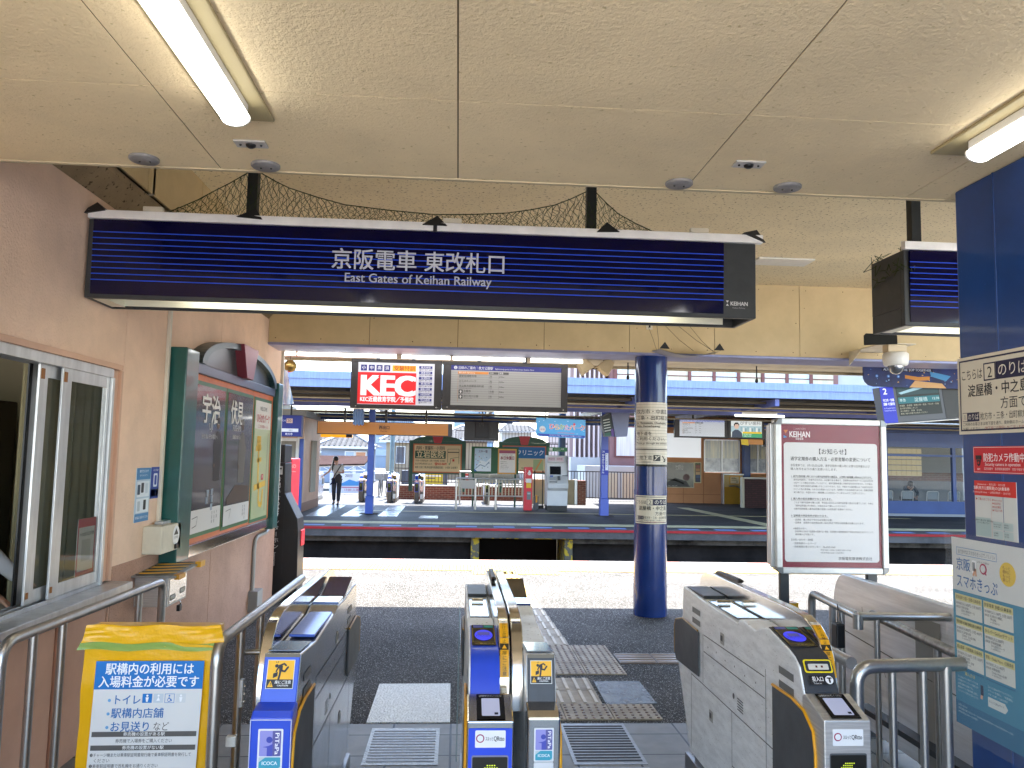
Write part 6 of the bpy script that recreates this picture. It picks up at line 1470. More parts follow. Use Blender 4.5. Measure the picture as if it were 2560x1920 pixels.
t = thing('foil_streamer', 'pale blue foil streamer hanging in front of the amber exit sign', 'streamer', (-2.8, 22.0, 2.3))
b = MB(); vs = []
for i in range(13):
    x = -2.90 + .30 * i / 12; y = 22.0 + .04 * math.sin(i * 2.1)
    vs += [(x, y, 2.78), (x + .01, y, 2.33 + .02 * math.sin(i*1.7))]
b.add(vs, [(2*i, 2*i+1, 2*i+3, 2*i+2) for i in range(12)], mat('foil_blue', '#9cb2d0', .3, .4)); b.build('sheet', t)
# guide screens at the far right
t = thing('guide_board', 'far hanging grey guide screen left of the dentist advert', 'guide board', (7.45, 24, 2.2))
b = MB().box(6.64, 8.305, 24.0, 24.14, 2.23, 2.825, FRM); b.box(7.2, 7.26, 24.05, 24.1, 2.82, 3.05, BLACK).build('frame', t, .01)
p = fprint(6.79, 23.998, 2.785, emit=.04, step=.004); p.rect(0, 0, 1.41, .51, '#c9cfd6', 1); guide(p, 1.41, .51, '#4a5aa8'); p.done('screen', t)
t = thing('advert_board', 'far hanging dentist advert with a person in dark blue', 'advert board', (8.9, 24, 2.2))
b = MB().box(8.315, 9.47, 24.0, 24.14, 2.235, 2.845, FRM); b.box(8.8, 8.86, 24.05, 24.1, 2.84, 3.05, BLACK).build('frame', t, .01)
p = fprint(8.405, 23.998, 2.795, emit=.05, step=.004)
p.rect(0, 0, .975, .52, '#dfe6e4', 1).text(.28, .02, .12, 'びすい歯科', '#6a6c70', 2, w=.66).rect(0, .17, .975, .18, '#a9c4cc', 2)
for i in range(9): p.rect(.30 + i*.07, .20 + .02*(i % 3), .05, .14, ('#8fb0b8', '#dfe4e0', '#7a98a0')[i % 3], 3)
p.poly([(.02, .52), (.03, .36), (.12, .29), (.22, .29), (.34, .38), (.36, .52)], '#3a4658', 4).disc(.17, .19, .075, '#d8b8a4', 5).poly([(.09, .20), (.085, .12), (.13, .07), (.2, .065), (.255, .12), (.25, .19), (.22, .12), (.13, .12)], '#2a2625', 6)
p.rect(.36, .345, .60, .055, '#e6d020', 5).text(.38, .35, .04, '楽しい安全な治療を提供', '#b03a2a', 6, w=.55).rect(.36, .40, .615, .12, '#3c9a6a', 5).text(.39, .405, .045, '072-843-6480', '#e8f2ea', 6).text(.39, .46, .04, '日曜日も診療', '#e8f2ea', 6)
p.done('screen', t)
t = thing('exit_sign', 'small amber sign hanging under the far dentist advert', 'sign', (9.1, 24.2, 2.0), 'amber signs at the far exit')
MB().box(8.85, 9.55, 24.2, 24.3, 2.06, 2.225, mat('amber_sign_back', '#c8822a', .4)).box(9.5, 9.72, 24.2, 24.3, 2.0, 2.52, BLACK).build('face', t); MB().prism([(8.78, 2.21), (9.0, 2.22), (9.03, 2.03), (8.80, 2.05)], 'y', 24.17, 24.18, ink('#ecc61a')).build('yellow_tag', t)
# ------------------------------------------------------------------ booth at the far left
t = thing('far_booth', 'pink booth with a white framed window beside the far gates', 'booth', (-6, 24, FZ))
MB().box(-12, -4.37, 22.9, 25.6, FZ, 2.55, PINKF).build('wall', t)
MB().box(-12.3, -4.28, 22.6, 25.75, 2.55, 2.72, mat('booth_eave', '#8d8a86', .6)).build('eave', t)
b = MB(); b.box(-5.6, -4.49, 22.86, 22.90, .70, .80, WHITEP).box(-5.6, -4.49, 22.86, 22.9, 1.86, 1.95, WHITEP).box(-4.58, -4.49, 22.86, 22.9, .80, 1.86, WHITEP); f = b.build('window_frame', t, .006)
MB().box(-5.6, -4.58, 22.88, 22.899, .80, 1.86, mat('grey_blind', '#8d887c', .6, var=(2, .15), stretch=(9, 1, .3))).build('pane', f)
b = MB()
for y in (24.1, 24.35, 24.6): b.tube([(-4.34, y, FZ + .5), (-4.34, y, 1.9)], .045, mat('grey_downpipe', '#a5a297', .5), 10)
b.build('downpipe', t)
b = MB().tube([(-4.50, 22.80, .35), (-4.50, 22.80, 2.3)], .025, WHITEP, 8).box(-4.62, -4.46, 22.74, 22.80, .30, .48, WHITEP).tube([(-4.53, 22.77, .3), (-4.53, 22.77, 0), (-4.6, 22.76, FZ + .03), (-4.9, 22.76, FZ + .03)], .03, mat('blue_hose', '#6f86b0', .5), 8)
b.build('white_pipe', t)
MB().box(-4.47, -4.36, 22.80, 22.92, FZ, 1.93, COLB).build('blue_pilaster', t, .01)
b = MB().box(-12, -4.36, 22.88, 25.6, FZ, FZ + .25, mat('booth_skirting', '#9a7a6a', .6)); b.build('skirting', t)
# ------------------------------------------------------------------ clinic boards, green board, machine, red post
GRN = mat('dark_green_frame', '#17503c', .4, var=(3, .15))
def clinic(x0, x1, z0, z1, ztop, y, lb, draw):
    t = thing('clinic_board', lb, 'advert board', ((x0+x1)/2, y, z0), 'arched clinic adverts on the far fence')
    xc = (x0+x1)/2; n = 16
    MB().box(x0, x0 + .13, y, y + .12, FZ + .4, z1 + .02, GRN).build('post', t); MB().box(x1 - .13, x1, y, y + .12, FZ + .4, z1 + .02, GRN).build('post', t)
    MB().box(x0 + .13, x1 - .13, y + .02, y + .10, z0, z0 + .05, GRN).build('bottom_rail', t); MB().box(x0 + .13, x1 - .13, y + .02, y + .10, z1 - .10, z1, GRN).build('top_rail', t)
    MB().prism([(xc - (x1-x0-.26)/2 * math.cos(PI*i/n), z1 + .002 + (ztop - z1) * math.sin(PI*i/n)) for i in range(n+1)], 'y', y + .02, y + .10, GRN).build('arch', t)
    MB().prism([(xc - .20, ztop + .01), (xc + .20, ztop + .01), (xc + .12, z1 - .07), (xc - .12, z1 - .07)], 'y', y - .02, y + .019, mat('red_keystone', '#b3242c', .4)).build('keystone', t)
    b = MB().box(x0 + .13, x1 - .13, y + .015, y + .07, z0 + .05, z1 - .10, ORANGE); b.build('orange_frame', t)
    p = fprint(x0 + .17, y + .014, z1 - .14, step=.004); draw(p, x1 - x0 - .34, z1 - z0 - .23); p.done('face', t)
def c1(p, w, h):
    p.rect(0, 0, w, h, '#e0c79a', 1).text(.06, .03, .15, '内科・胃腸科・小児科', '#3a3630', 2, w=w*.62, bold=.015).rect(.03, .20, w*.66, .27, '#174a38', 2, .02).text(.07, .19, .27, '立岩医院', '#ead6a8', 3, w=w*.60, bold=.022)
    p.text(.04, .51, .075, '予約制〜内視鏡検査(胃・大腸)〜予防接種・乳児健診', '#3a3630', 2, w=w*.64).text(.04, .62, .075, '枚方市伊加賀寿町1-62-18', '#3a3630', 2, w=w*.36).text(w*.44, .60, .10, '☎833-8609', '#c8482a', 2, w=w*.26, bold=.03).text(.04, .735, .085, '院長 立岩二朗(消化器内視鏡認定医)　小児科 立岩博子', '#3a3630', 2, w=w*.92, bold=.01)
    MX = w*.72; p.line([(MX, .13), (MX, .6)], .012, '#4a463e', 2).line([(MX, .13), (w - .06, .12), (w - .06, .64)], .012, '#4a463e', 2).line([(MX, .24), (w - .06, .24)], .03, '#3a3630', 2).line([(MX + .1, .64), (MX + .1, .46), (w - .06, .40)], .012, '#4a463e', 2).rect(MX + .17, .48, .07, .08, '#c83a2a', 3).rect(MX + .05, .62, .03, .06, '#3a8a4a', 3)
clinic(-1.69, .27, .87, 2.02, 2.21, 28.0, 'arched green framed clinic advert with a cream face and map', c1)
def c2(p, w, h):
    p.rect(0, 0, w, h, '#e0cba0', 1).rect(0, 0, w, .40, '#1a6aa8', 2).text(w*.30, .09, .22, 'クリニック', '#e6eef4', 3, w=w*.66, bold=.01).rect(.1, .46, w*.30, .14, '#2a72ae', 2).text(w*.22, .465, .12, '内科', '#e6eef4', 3).text(w*.42, .70, .08, '10:00〜19:00', '#3a3630', 2).text(w*.24, .78, .12, '072-843', '#c8382a', 2, bold=.03).rect(w*.72, .44, w*.24, .36, '#a8b888', 2).line([(w*.78, .8), (w*.92, .44)], .06, '#d89a5a', 3)
clinic(1.44, 3.25, .94, 2.02, 2.25, 28.0, 'arched green framed clinic advert with a blue title band', c2)
t = thing('green_board', 'dark green freestanding poster board with two posters before the clinic adverts', 'noticeboard', (1.24, 26.5, FZ))
b = MB().box(.455, 2.03, 26.5, 26.56, .95, 1.85, mat('green_board', '#1f5a34', .5, var=(2, .1))).box(.5, .56, 26.52, 26.58, FZ, .95, GRN).box(1.9, 1.96, 26.52, 26.58, FZ, .95, GRN); b.build('panel', t)
p = fprint(.455, 26.499, 1.85, step=.004)
p.rect(.105, .06, .55, .76, '#b9d2e4', 1).poly([(.105, .82), (.3, .45), (.5, .5), (.655, .35), (.655, .82)], '#dfe8ee', 2).line([(.14, .74), (.3, .6), (.45, .66), (.6, .5)], .03, '#8aa4b8', 3).text(.38, .11, .10, 'スキー場', '#6a5a7a', 3, al='c', w=.3, bold=.02).poly([(.105, .82), (.105, .74), (.2, .82)], '#3a6ab0', 4)
for i in range(14): p.disc(.14 + (i*37 % 48)*.01, .28 + (i*53 % 45)*.01, .016, ('#a8606a', '#5a7a98', '#dfe6ea', '#8a9a6a')[i % 4], 3, 8)
p.rect(.885, .06, .62, .84, '#d9a04a', 1).rect(.925, .11, .54, .74, '#e6e1d8', 2).rect(.925, .11, .54, .10, '#a0506a', 3).text(1.195, .235, .055, 'ひらかたパークは', '#4a3a3a', 3, al='c', w=.34).text(1.195, .30, .13, '本日休園日', '#8a2a3a', 3, al='c', w=.46, bold=.03)
for i in range(5): p.text(.97, .47 + i*.06, .035, ('毎週火曜日は', '休園日とさせて', 'いただきます。', '営業日のご案内は', 'ホームページで')[i], '#6a625a', 3)
p.done('posters', t)
t = thing('fare_machine', 'white fare adjustment machine standing by the far brick wall', 'ticket machine', (3.18, 25.1, FZ))
MW = mat('machine_white', '#cfd1d2', .4, var=(3, .06)); MG = mat('machine_grey', '#a9abac', .45, var=(3, .06))
MB().prism([(24.95, FZ + .16), (24.95, .50), (24.82, .58), (24.80, .72), (25.05, .98), (25.12, 1.38), (25.12, 1.60), (25.7, 1.60), (25.7, FZ + .16)], 'x', 2.83, 3.48, MW).build('body', t, .015)
MB().prism([(24.95, 1.385), (24.90, 1.40), (24.90, 1.58), (25.1, 1.58)], 'x', 2.80, 3.36, MW).build('hood', t, .01)
MB().box(2.84, 3.47, 24.98, 25.68, FZ, FZ + .159, BLACK).build('base', t)
MB().box(3.481, 3.49, 25.0, 25.7, .9, 1.6, MG).build('side_panel', t)
b = MB().prism([(25.043, 1.00), (25.048, 1.00), (25.098, 1.26), (25.093, 1.26)], 'x', 2.92, 3.27, mat('dark_screen', '#15161a', .1, coat=1)); b.build('screen', t)
p = Print((2.84, 24.80, .80), (1, 0, 0), Vector((0, -.2, -.5)).normalized(), Vector((0, -.9, .35)).normalized(), step=.006)
p.rect(.04, .10 - .25, .2, .12, '#9a9ea2', 1).rect(.30, .05 - .22, .09, .14, '#5a5c60', 1).rect(.45, -.20, .16, .03, '#6a6c70', 1).rect(.06, -.19, .10, .06, '#5a6aa8', 2).rect(.04, .0, .24, .05, '#8a8c8e', 1); p.done('panel_details', t)
p = fprint(2.80, 24.898, 1.575, step=.004); p.rect(.03, .02, .24, .14, '#c9b8c0', 1).rect(.29, .02, .24, .14, '#d0bcc4', 1).text(.05, .05, .06, '乗越精算', '#8a4a5a', 2, w=.2).text(.31, .05, .06, '精算機', '#8a4a5a', 2).done('hood_label', t)
MB().box(2.85, 3.47, 25.1, 25.14, 1.73, 1.86, mat('green_sign', '#2a7a44', .4)).build('green_sign', t)
p = fprint(2.85, 25.098, 1.86, step=.004); p.rect(.05, .02, .1, .09, '#e6e8e4', 1).text(.2, .03, .05, 'のりこし精算', '#e0e8e0', 1, w=.32).text(.2, .085, .03, 'Fare Adjustment', '#c8d8cc', 1).done('lettering', t)
MB().box(2.88, 2.91, 25.11, 25.14, 1.6, 1.73, ALU).box(3.40, 3.43, 25.11, 25.14, 1.6, 1.73, ALU).build('bracket', t)
t = thing('emergency_post', 'slim bright red post with white signs left of the fare machine', 'emergency post', (2.24, 25, FZ))
MB().box(2.105, 2.365, 25, 25.22, FZ, 1.22, RED).build('body', t, .01)
p = fprint(2.105, 24.998, 1.22, step=.004)
p.rect(.06, .36, .17, .13, '#d8d6d2', 1).rect(.07, .50, .15, .15, '#d8a81a', 1).disc(.16, .20, .055, '#e6e2de', 1).disc(.16, .13, .03, '#e6e2de', 1).rect(.09, .76, .13, .26, '#6a6c70', 1).rect(.11, .8, .09, .05, '#a8aaac', 2).text(.155, .18, .04, 'SOS', '#c02030', 2, al='c').vtext(.015, .05, .04, '駅係員よびだし通話機', '#f0dcdc', 1); p.done('labels', t)
tag(MB().box(2.45, 2.60, 25.3, 25.45, FZ, .30, mat('dark_box_meter', '#55565a', .5)).box(2.50, 2.56, 25.27, 25.3, .1, .33, YEL).build('meter_box', bevel=.01), 'small grey and yellow meter box at the foot of the fare machine', 'meter box')
t = thing('luggage_cart', 'thin black luggage cart handle standing behind the fare machine', 'cart', (2.62, 26, FZ))
MB().tube([(2.53, 26, FZ + .1), (2.53, 26, 1.1), (2.80, 26, 1.1), (2.80, 26, FZ + .1)], .02, BLACK, 8).build('handle', t); MB().box(2.5, 2.83, 25.9, 26.2, FZ, FZ + .1, BLACK).build('base', t)
# ------------------------------------------------------------------ brick walls, fences, railings
CAP = mat('pale_wall_cap', '#b8b4aa', .7)
t = thing('brick_wall', 'long low red brick wall behind the far gates', 'wall', (0, 30.2, FZ)); MB().box(-2.36, 4.2, 30.1, 30.35, FZ, .36, BRICKR).build('bricks', t); MB().box(-2.38, 4.2, 30.08, 30.37, .36, .40, CAP).build('coping', t)
t = thing('brick_wall', 'short red brick pier right of the fare machine', 'wall', (4.44, 28.6, FZ)); MB().box(4.32, 4.62, 28.4, 28.9, FZ, .72, BRICKR).build('bricks', t); MB().box(4.22, 4.32, 28.45, 28.85, FZ, .75, ALU).build('edge_post', t)
tag(MB().box(2.55, 4.22, 28.5, 28.6, FZ, .74, mat('beige_block_panel', '#a8987c', .7, var=(2, .2))).build('low_panel'), 'low beige panel wall behind the fare machine', 'wall')
DF = mat('dark_brown_fence', '#2c2222', .5)
def bars(t, x0, x1, y, z0, z1, n, r=.012, m_=DF, mid=()):
    b = MB()
    for k in range(n + 1):
        x = x0 + (x1 - x0) * k / n; b.box(x - r, x + r, y - r, y + r, z0, z1, m_)
    for z in (z0 + .03, z1) + tuple(mid): b.box(x0, x1, y - r*1.2, y + r*1.2, z - r*1.6, z + r*1.6, m_)
    return b.build('bars', t)
t = thing('fence', 'dark brown barred fence right of the brick pier', 'fence', (6, 31, FZ)); bars(t, 4.33, 8.0, 31, -.05, 1.0, 30)
t = thing('fence', 'tall thin dark fence behind the far clinic adverts', 'fence', (1, 31, FZ)); bars(t, -2.40, 4.3, 31, .46, 2.04, 52, .010, mid=(1.0,)); bars(t, -.1, 4.3, 31.0, 2.06, 2.50, 36, .009)
t = thing('steel_railing', 'steel railing with thin uprights between the end gate and the red post', 'railing', (1, 25.2, FZ))
b = MB()
for x in (-.02, .58, 1.22): b.tube([(x, 25.0, FZ), (x, 25.0, .83)], .035, TUBE, 10)
b.tube([(-.05, 25.0, .83), (2.08, 25.0, .83)], .03, TUBE, 10).tube([(-.05, 25.0, .30), (2.08, 25.0, .30)], .02, TUBE, 8)
for k in range(20): b.tube([(.05 + k*.105, 25.0, .30), (.05 + k*.105, 25.0, .83)], .018, mat('cream_baluster', '#b8a88c', .4), 6)
b.build('rail', t)
MB().box(.12, .55, 24.96, 24.98, .52, .78, mat('rail_sign', '#a9a29a', .4)).build('sign_plate', t)
t = thing('steel_railing', 'second steel railing further back before the red brick wall', 'railing', (1, 27.4, FZ))
b = MB().tube([(.1, 27.4, .98), (2.3, 27.4, .98)], .03, TUBE, 10).tube([(.1, 27.4, .55), (2.3, 27.4, .55)], .02, TUBE, 8)
for x in (.1, 1.1, 2.3): b.tube([(x, 27.4, FZ), (x, 27.4, .98)], .03, TUBE, 10)
b.build('rail', t)
t = thing('cloth_banner', 'pale grey lettered banner tied behind the far railing', 'banner', (1.2, 27.6, .62))
MB().box(.4, 2.15, 27.55, 27.56, .62, .92, mat('pale_banner_cloth', '#b5b4b0', .7, var=(5, .15))).build('cloth', t)
p = fprint(.4, 27.548, .92, step=.004); p.text(.55, .08, .16, 'ひろおしく', '#8c8a86', 1, w=1.0).done('lettering', t)
# bright things glimpsed behind the fence
rnd = random.Random(11)
for i, (x, w_, c, lb) in enumerate(((-.95, .75, '#dcc83a', 'yellow lettered panel behind the far fence'), (.45, .3, '#c23a2a', 'small red sign low behind the far fence'), (1.5, .35, '#4a7ab8', 'small blue sign low behind the far fence'))):
    t = thing('street_panel', lb, 'sign', (x, 32, FZ)); MB().box(x - w_/2, x + w_/2, 32, 32.05, .38, .80, mat('panel_' + c[1:], c, .5)).build('panel', t); MB().tube([(x, 32.03, FZ), (x, 32.03, .38)], .02, ALU, 6).build('post', t)
    p = fprint(x - w_/2, 31.998, .80, step=.004); p.rect(w_*.1, .08, w_*.8, .05, '#ececea', 1).rect(w_*.1, .18, w_*.5, .04, '#5a5a5a', 1).done('marks', t)
# ------------------------------------------------------------------ right end of the far platform
SAL = mat('salmon_wall_board', '#bb855c', .6, var=(1.2, .12))
t = thing('far_station_wall', 'salmon board wall of the far station building with two sliding windows', 'wall', (10, 30.4, FZ))
b = MB()
for x0, x1, z0, z1 in ((7.9, 9.56, FZ, 3.3), (9.56, 12.2, FZ, 1.06), (9.56, 12.2, 2.36, 3.3), (12.08, 13.6, FZ, 3.3)): b.box(x0, x1, 30.4, 30.55, z0, z1, SAL)
b.box(10.995, 11.33, 30.4, 30.55, 1.06, 2.36, SAL)
b.build('wall', t)
b = MB()
for x in (8.75, 9.55, 10.35): b.box(x - .008, x + .008, 30.394, 30.4, FZ, 1.06, mat('salmon_joint', '#8a5a3c', .6))
b.box(7.9, 10.3, 30.394, 30.4, .20, .215, mat('salmon_joint', '#8a5a3c')); b.build('joint', t)
for x0, x1, lb in ((9.56, 10.995, 0), (11.33, 12.08, 0)):
    b = MB(); xm = (x0 + x1) / 2
    rframe(b, x0, x1, 1.07, 2.35, .05, 30.38, 30.46, ALU, 0); b.box(xm - .03, xm + .03, 30.37, 30.42, 1.12, 2.3, ALU)
    f = b.build('window_frame', t)
    MB().box(x0 + .05, x1 - .05, 30.42, 30.425, 1.62, 2.30, mat('bright_window_pane', '#cfc9a8', .2, coat=.5, var=(1.4, .25, '#8f9aa0'), stretch=(5, 1, .4))).build('upper_pane', f)
    MB().box(x0 + .05, x1 - .05, 30.42, 30.425, 1.12, 1.62, mat('grey_window_pane', '#7c8494', .2, coat=.5, var=(2.5, .4, '#c4cad2'))).build('lower_pane', f)
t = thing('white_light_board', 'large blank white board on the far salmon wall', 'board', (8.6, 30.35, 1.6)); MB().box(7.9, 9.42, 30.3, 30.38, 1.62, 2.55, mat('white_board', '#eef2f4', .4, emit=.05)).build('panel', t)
t = thing('wall_poster', 'dark framed photo poster with white calligraphy on the far salmon wall', 'poster', (8.4, 30.35, .45))
MB().box(7.75, 9.16, 30.34, 30.39, .455, 1.44, mat('poster_edge', '#b5a88c', .4)).build('frame', t)
MB().box(7.8, 9.12, 30.33, 30.339, .49, 1.41, mat('dark_scenic_print', '#2f2c26', .3, coat=.3, var=(1.1, .5, '#5a5a42'))).build('print', t)
p = fprint(7.8, 30.328, 1.41, step=.004); p.text(.62, .06, .22, '比叡山', '#cfcbc2', 1, w=.30, bold=.0); p.disc(1.05, .55, .13, '#5a3a34', 1).poly([(.2, .8), (.6, .58), (1.05, .7), (1.2, .92), (.2, .92)], '#24221e', 1).line([(.1, .62), (.6, .66), (.95, .8)], .05, '#4a4438', 1).text(.3, .86, .04, '京都から一番近い聖地', '#b9b4a8', 2).done('lettering', t)
t = thing('wall_poster', 'narrow framed strip of pictures right of the dark photo poster', 'poster', (9.3, 30.35, .65))
MB().box(9.17, 9.44, 30.34, 30.39, .65, 1.45, mat('strip_frame', '#cfc59a', .4)).build('frame', t)
p = fprint(9.2, 30.338, 1.42, step=.004); p.rect(0, 0, .21, .74, '#2a2824', 1)
for i, c in enumerate(('#8a4a3a', '#a87a4a', '#c09a6a', '#3a4a6a', '#2a3450')): p.rect(.02, .08 + i*.13, .17, .11, c, 2)
p.text(.03, .02, .04, 'KEIHAN', '#a8c04a', 2).done('pictures', t)
t = thing('stair_enclosure', 'yellow walled stair entrance with a brown brick side on the far platform', 'stair entrance', (10.8, 29, FZ))
YW = mat('yellow_ochre_wall', '#c8993a', .6, var=(1.5, .1)); YW2 = mat('pale_yellow_wall', '#d8b878', .6)
MB().box(10.27, 11.3, 30.2, 30.39, FZ, .52, YW).box(10.27, 11.3, 30.2, 30.39, .52, .98, YW2).build('rear_wall', t)
MB().box(10.285, 13.2, 28.0, 28.2, FZ, .90, BRICKD).build('brick_side', t)
MB().box(10.20, 10.284, 27.98, 28.2, FZ, .95, mat('enclosure_edge', '#b0a894', .6)).build('front_post', t, .01)
MB().box(10.23, 10.269, 30.1, 30.38, FZ, .979, ALU).box(10.23, 11.3, 30.1, 30.38, .98, 1.04, ALU).build('rear_frame', t, .01)
MB().box(10.285, 13.2, 27.97, 28.23, .901, .96, mat('pale_wall_cap', '#b8b4aa')).build('wall_cap', t, .01)
MB().tube([(10.45, 30.1, .56), (10.7, 30.1, .58), (11.12, 30.1, .40)], .025, TUBE, 8).build('handrail', t)
p = fprint(10.5, 30.195, .96, step=.004); p.rect(0, 0, .42, .34, '#d89a2a', 1).rect(.04, .04, .34, .26, '#e0c89a', 2).rect(.08, .1, .2, .02, '#8a6a3a', 3).rect(.08, .16, .24, .02, '#8a6a3a', 3).text(.08, .06, .05, '地下道', '#7a4a1c', 3).disc(.3, .24, .02, '#2a2a2a', 3).done('stair_notice', t)
# waiting room
t = thing('waiting_room', 'navy framed glazed waiting room on the far platform right of the notice stand', 'waiting room', (15, 25, FZ))
WN = mat('waiting_room_navy', '#1d4488', .4, coat=.2, var=(2, .15))
MB().box(13.2, 18, 25.0, 25.12, 2.10, 2.72, WN).box(13.2, 18, 24.94, 25.0, 2.55, 2.72, mat('waiting_room_edge', '#15315f', .4)).build('fascia', t)
MB().box(13.2, 18, 25.0, 25.1, FZ, .36, WN).box(13.2, 18, 24.96, 25.0, FZ, -.05, mat('grey_kick', '#8a8f98', .5)).build('lower_panel', t)
b = MB().box(13.2, 18, 25.0, 25.1, 1.80, 1.87, WN)
for x in (13.9, 16.20, 18): b.box(x - .05, x + .06, 24.99, 25.1, .36, 2.10, WN)
b.build('mullion', t)
MB().box(13.2, 18, 25.045, 25.05, .36, 2.10, mat('waiting_glass', (.10, .13, .15), .03, spec=.5, alpha=.22)).build('pane', t)
b = MB().box(13.2, 18.2, 27.6, 27.7, FZ, 3.0, mat('waiting_back_wall', '#8e8f92', .7)); b.box(13.2, 18.2, 27.58, 27.6, .95, 1.25, BRICKR)
b.build('rear_wall', t)
MB().box(13.2, 18.2, 25.1, 27.7, 2.72, 2.80, mat('waiting_ceiling', '#b5b2a8', .7)).build('ceiling', t)
b = MB(); cu = mat('cream_lattice_pane', '#cdbd92', .5, emit=.045)  # panes given a glow in place of daylight from behind
for i in range(14):
    for j in range(5): b.box(14.0 + i*.19, 14.17 + i*.19, 27.55, 27.58, 1.12 + j*.20, 1.29 + j*.20, cu)
b.build('lattice_window', t)
MB().box(14.6, 15.1, 27.3, 27.57, FZ, .95, mat('poster_machine', '#a8b4c4', .5)).build('cabinet', t)
for x, lb in ((14.15, 'leftmost'), (14.85, 'second from the left'), (15.72, 'just right of the seated person'), (16.45, 'rightmost')):
    t = thing('waiting_chair', 'white framed waiting room chair, ' + lb, 'chair', (x, 25.6, FZ), 'white framed chairs in the waiting room')
    w_ = .2
    pth = [(x - w_, 25.5, FZ + .1)] + bend((x - w_, 25.5, FZ), (x - w_, 25.42, .66), (x + w_, 25.42, .66), .07) + bend((x - w_, 25.42, .66), (x + w_, 25.42, .66), (x + w_, 25.5, FZ), .07) + [(x + w_, 25.5, FZ + .1)]
    MB().tube(pth, .016, WHITEP, 8).build('back_frame', t)
    MB().box(x - w_, x + w_, 25.46, 25.9, .26, .30, mat('chair_seat_grey', '#b8bcc0', .5)).build('seat', t, .01)
    MB().box(x - w_ + .03, x + w_ - .03, 25.425, 25.44, .40, .64, mat('chair_back_pale', '#aab4ba', .5)).build('backrest', t, .005)
    for dx in (-w_ + .02, w_ - .02): MB().tube([(x + dx, 25.86, FZ), (x + dx, 25.86, .27)], .014, WHITEP, 8).build('leg', t)
# ------------------------------------------------------------------ buildings behind
BRN = mat('brown_mullion', '#6e3b36', .5, var=(2, .15)); PLUM = mat('plum_wall_panel', '#8a6662', .6, var=(1.5, .12)); WHB = mat('white_building_wall', '#b4b4b0', .6, var=(2, .06))
t = thing('office_building', 'brown and white office building with a band of windows above the far canopy', 'building', (12, 38, -.14))
MB().box(6.95, 17.8, 36, 46, -.14, 4.95, PLUM).box(6.95, 17.8, 36.05, 46, 4.95, 9.5, PLUM).box(17.8, 27, 36.2, 46, -.14, 9.5, WHB).build('wall', t)
for i in range(9):
    x0 = 7.1 + i * 1.16
    f = MB().box(x0, x0 + .14, 35.92, 36.05, 4.95, 6.5, BRN).box(x0 + .14, x0 + 1.16, 35.92, 36.05, 4.95, 5.0, BRN).box(x0 + .14, x0 + 1.16, 35.95, 36.05, 5.38, 5.42, BRN).build('window_frame', t)
    MB().box(x0 + .14, x0 + 1.16, 36.0, 36.04, 5.0, 6.5, mat('pale_blind_pane_%d' % (i % 3), ('#c9cbc4', '#b9c9d2', '#b8ae94')[i % 3], .15, coat=.6, var=(1.2, .2), stretch=(8, 1, .4))).build('pane', f)
for x0, z0, z1 in ((7.15, 1.6, 3.0), (8.4, 1.6, 3.0)):
    f = MB().box(x0, x0 + 1.1, 35.93, 36.0, z0, z1, BRN).build('window_frame', t); MB().box(x0 + .08, x0 + 1.02, 35.92, 35.93, z0 + .05, z1 - .05, mat('pale_blind_pane_0', '#c9cbc4')).build('pane', f)
t = thing('finned_building', 'pale building with tall projecting fins between the banner and the name post', 'building', (6, 37, -.14))
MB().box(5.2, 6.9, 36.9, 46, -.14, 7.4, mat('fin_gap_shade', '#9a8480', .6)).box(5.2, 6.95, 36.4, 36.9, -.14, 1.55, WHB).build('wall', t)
for i in range(7):
    x = 5.36 + i * .22; MB().prism([(36.4, 1.55), (36.9, 1.55), (36.9, 7.4), (36.45, 7.4), (36.45, 2.0)], 'x', x, x + .07, mat('pale_fin', '#cdbdb8', .6)).build('fin', t)
t = thing('white_garage', 'low white block with beige doors seen through the brown fence', 'building', (7, 33, -.14)); MB().box(5.4, 8.6, 33.5, 35.8, -.14, 1.2, WHB).build('wall', t)
for x in (6.2, 7.0): MB().box(x, x + .6, 33.48, 33.5, -.14, .9, mat('beige_door', '#c0b298', .6)).build('door', t)
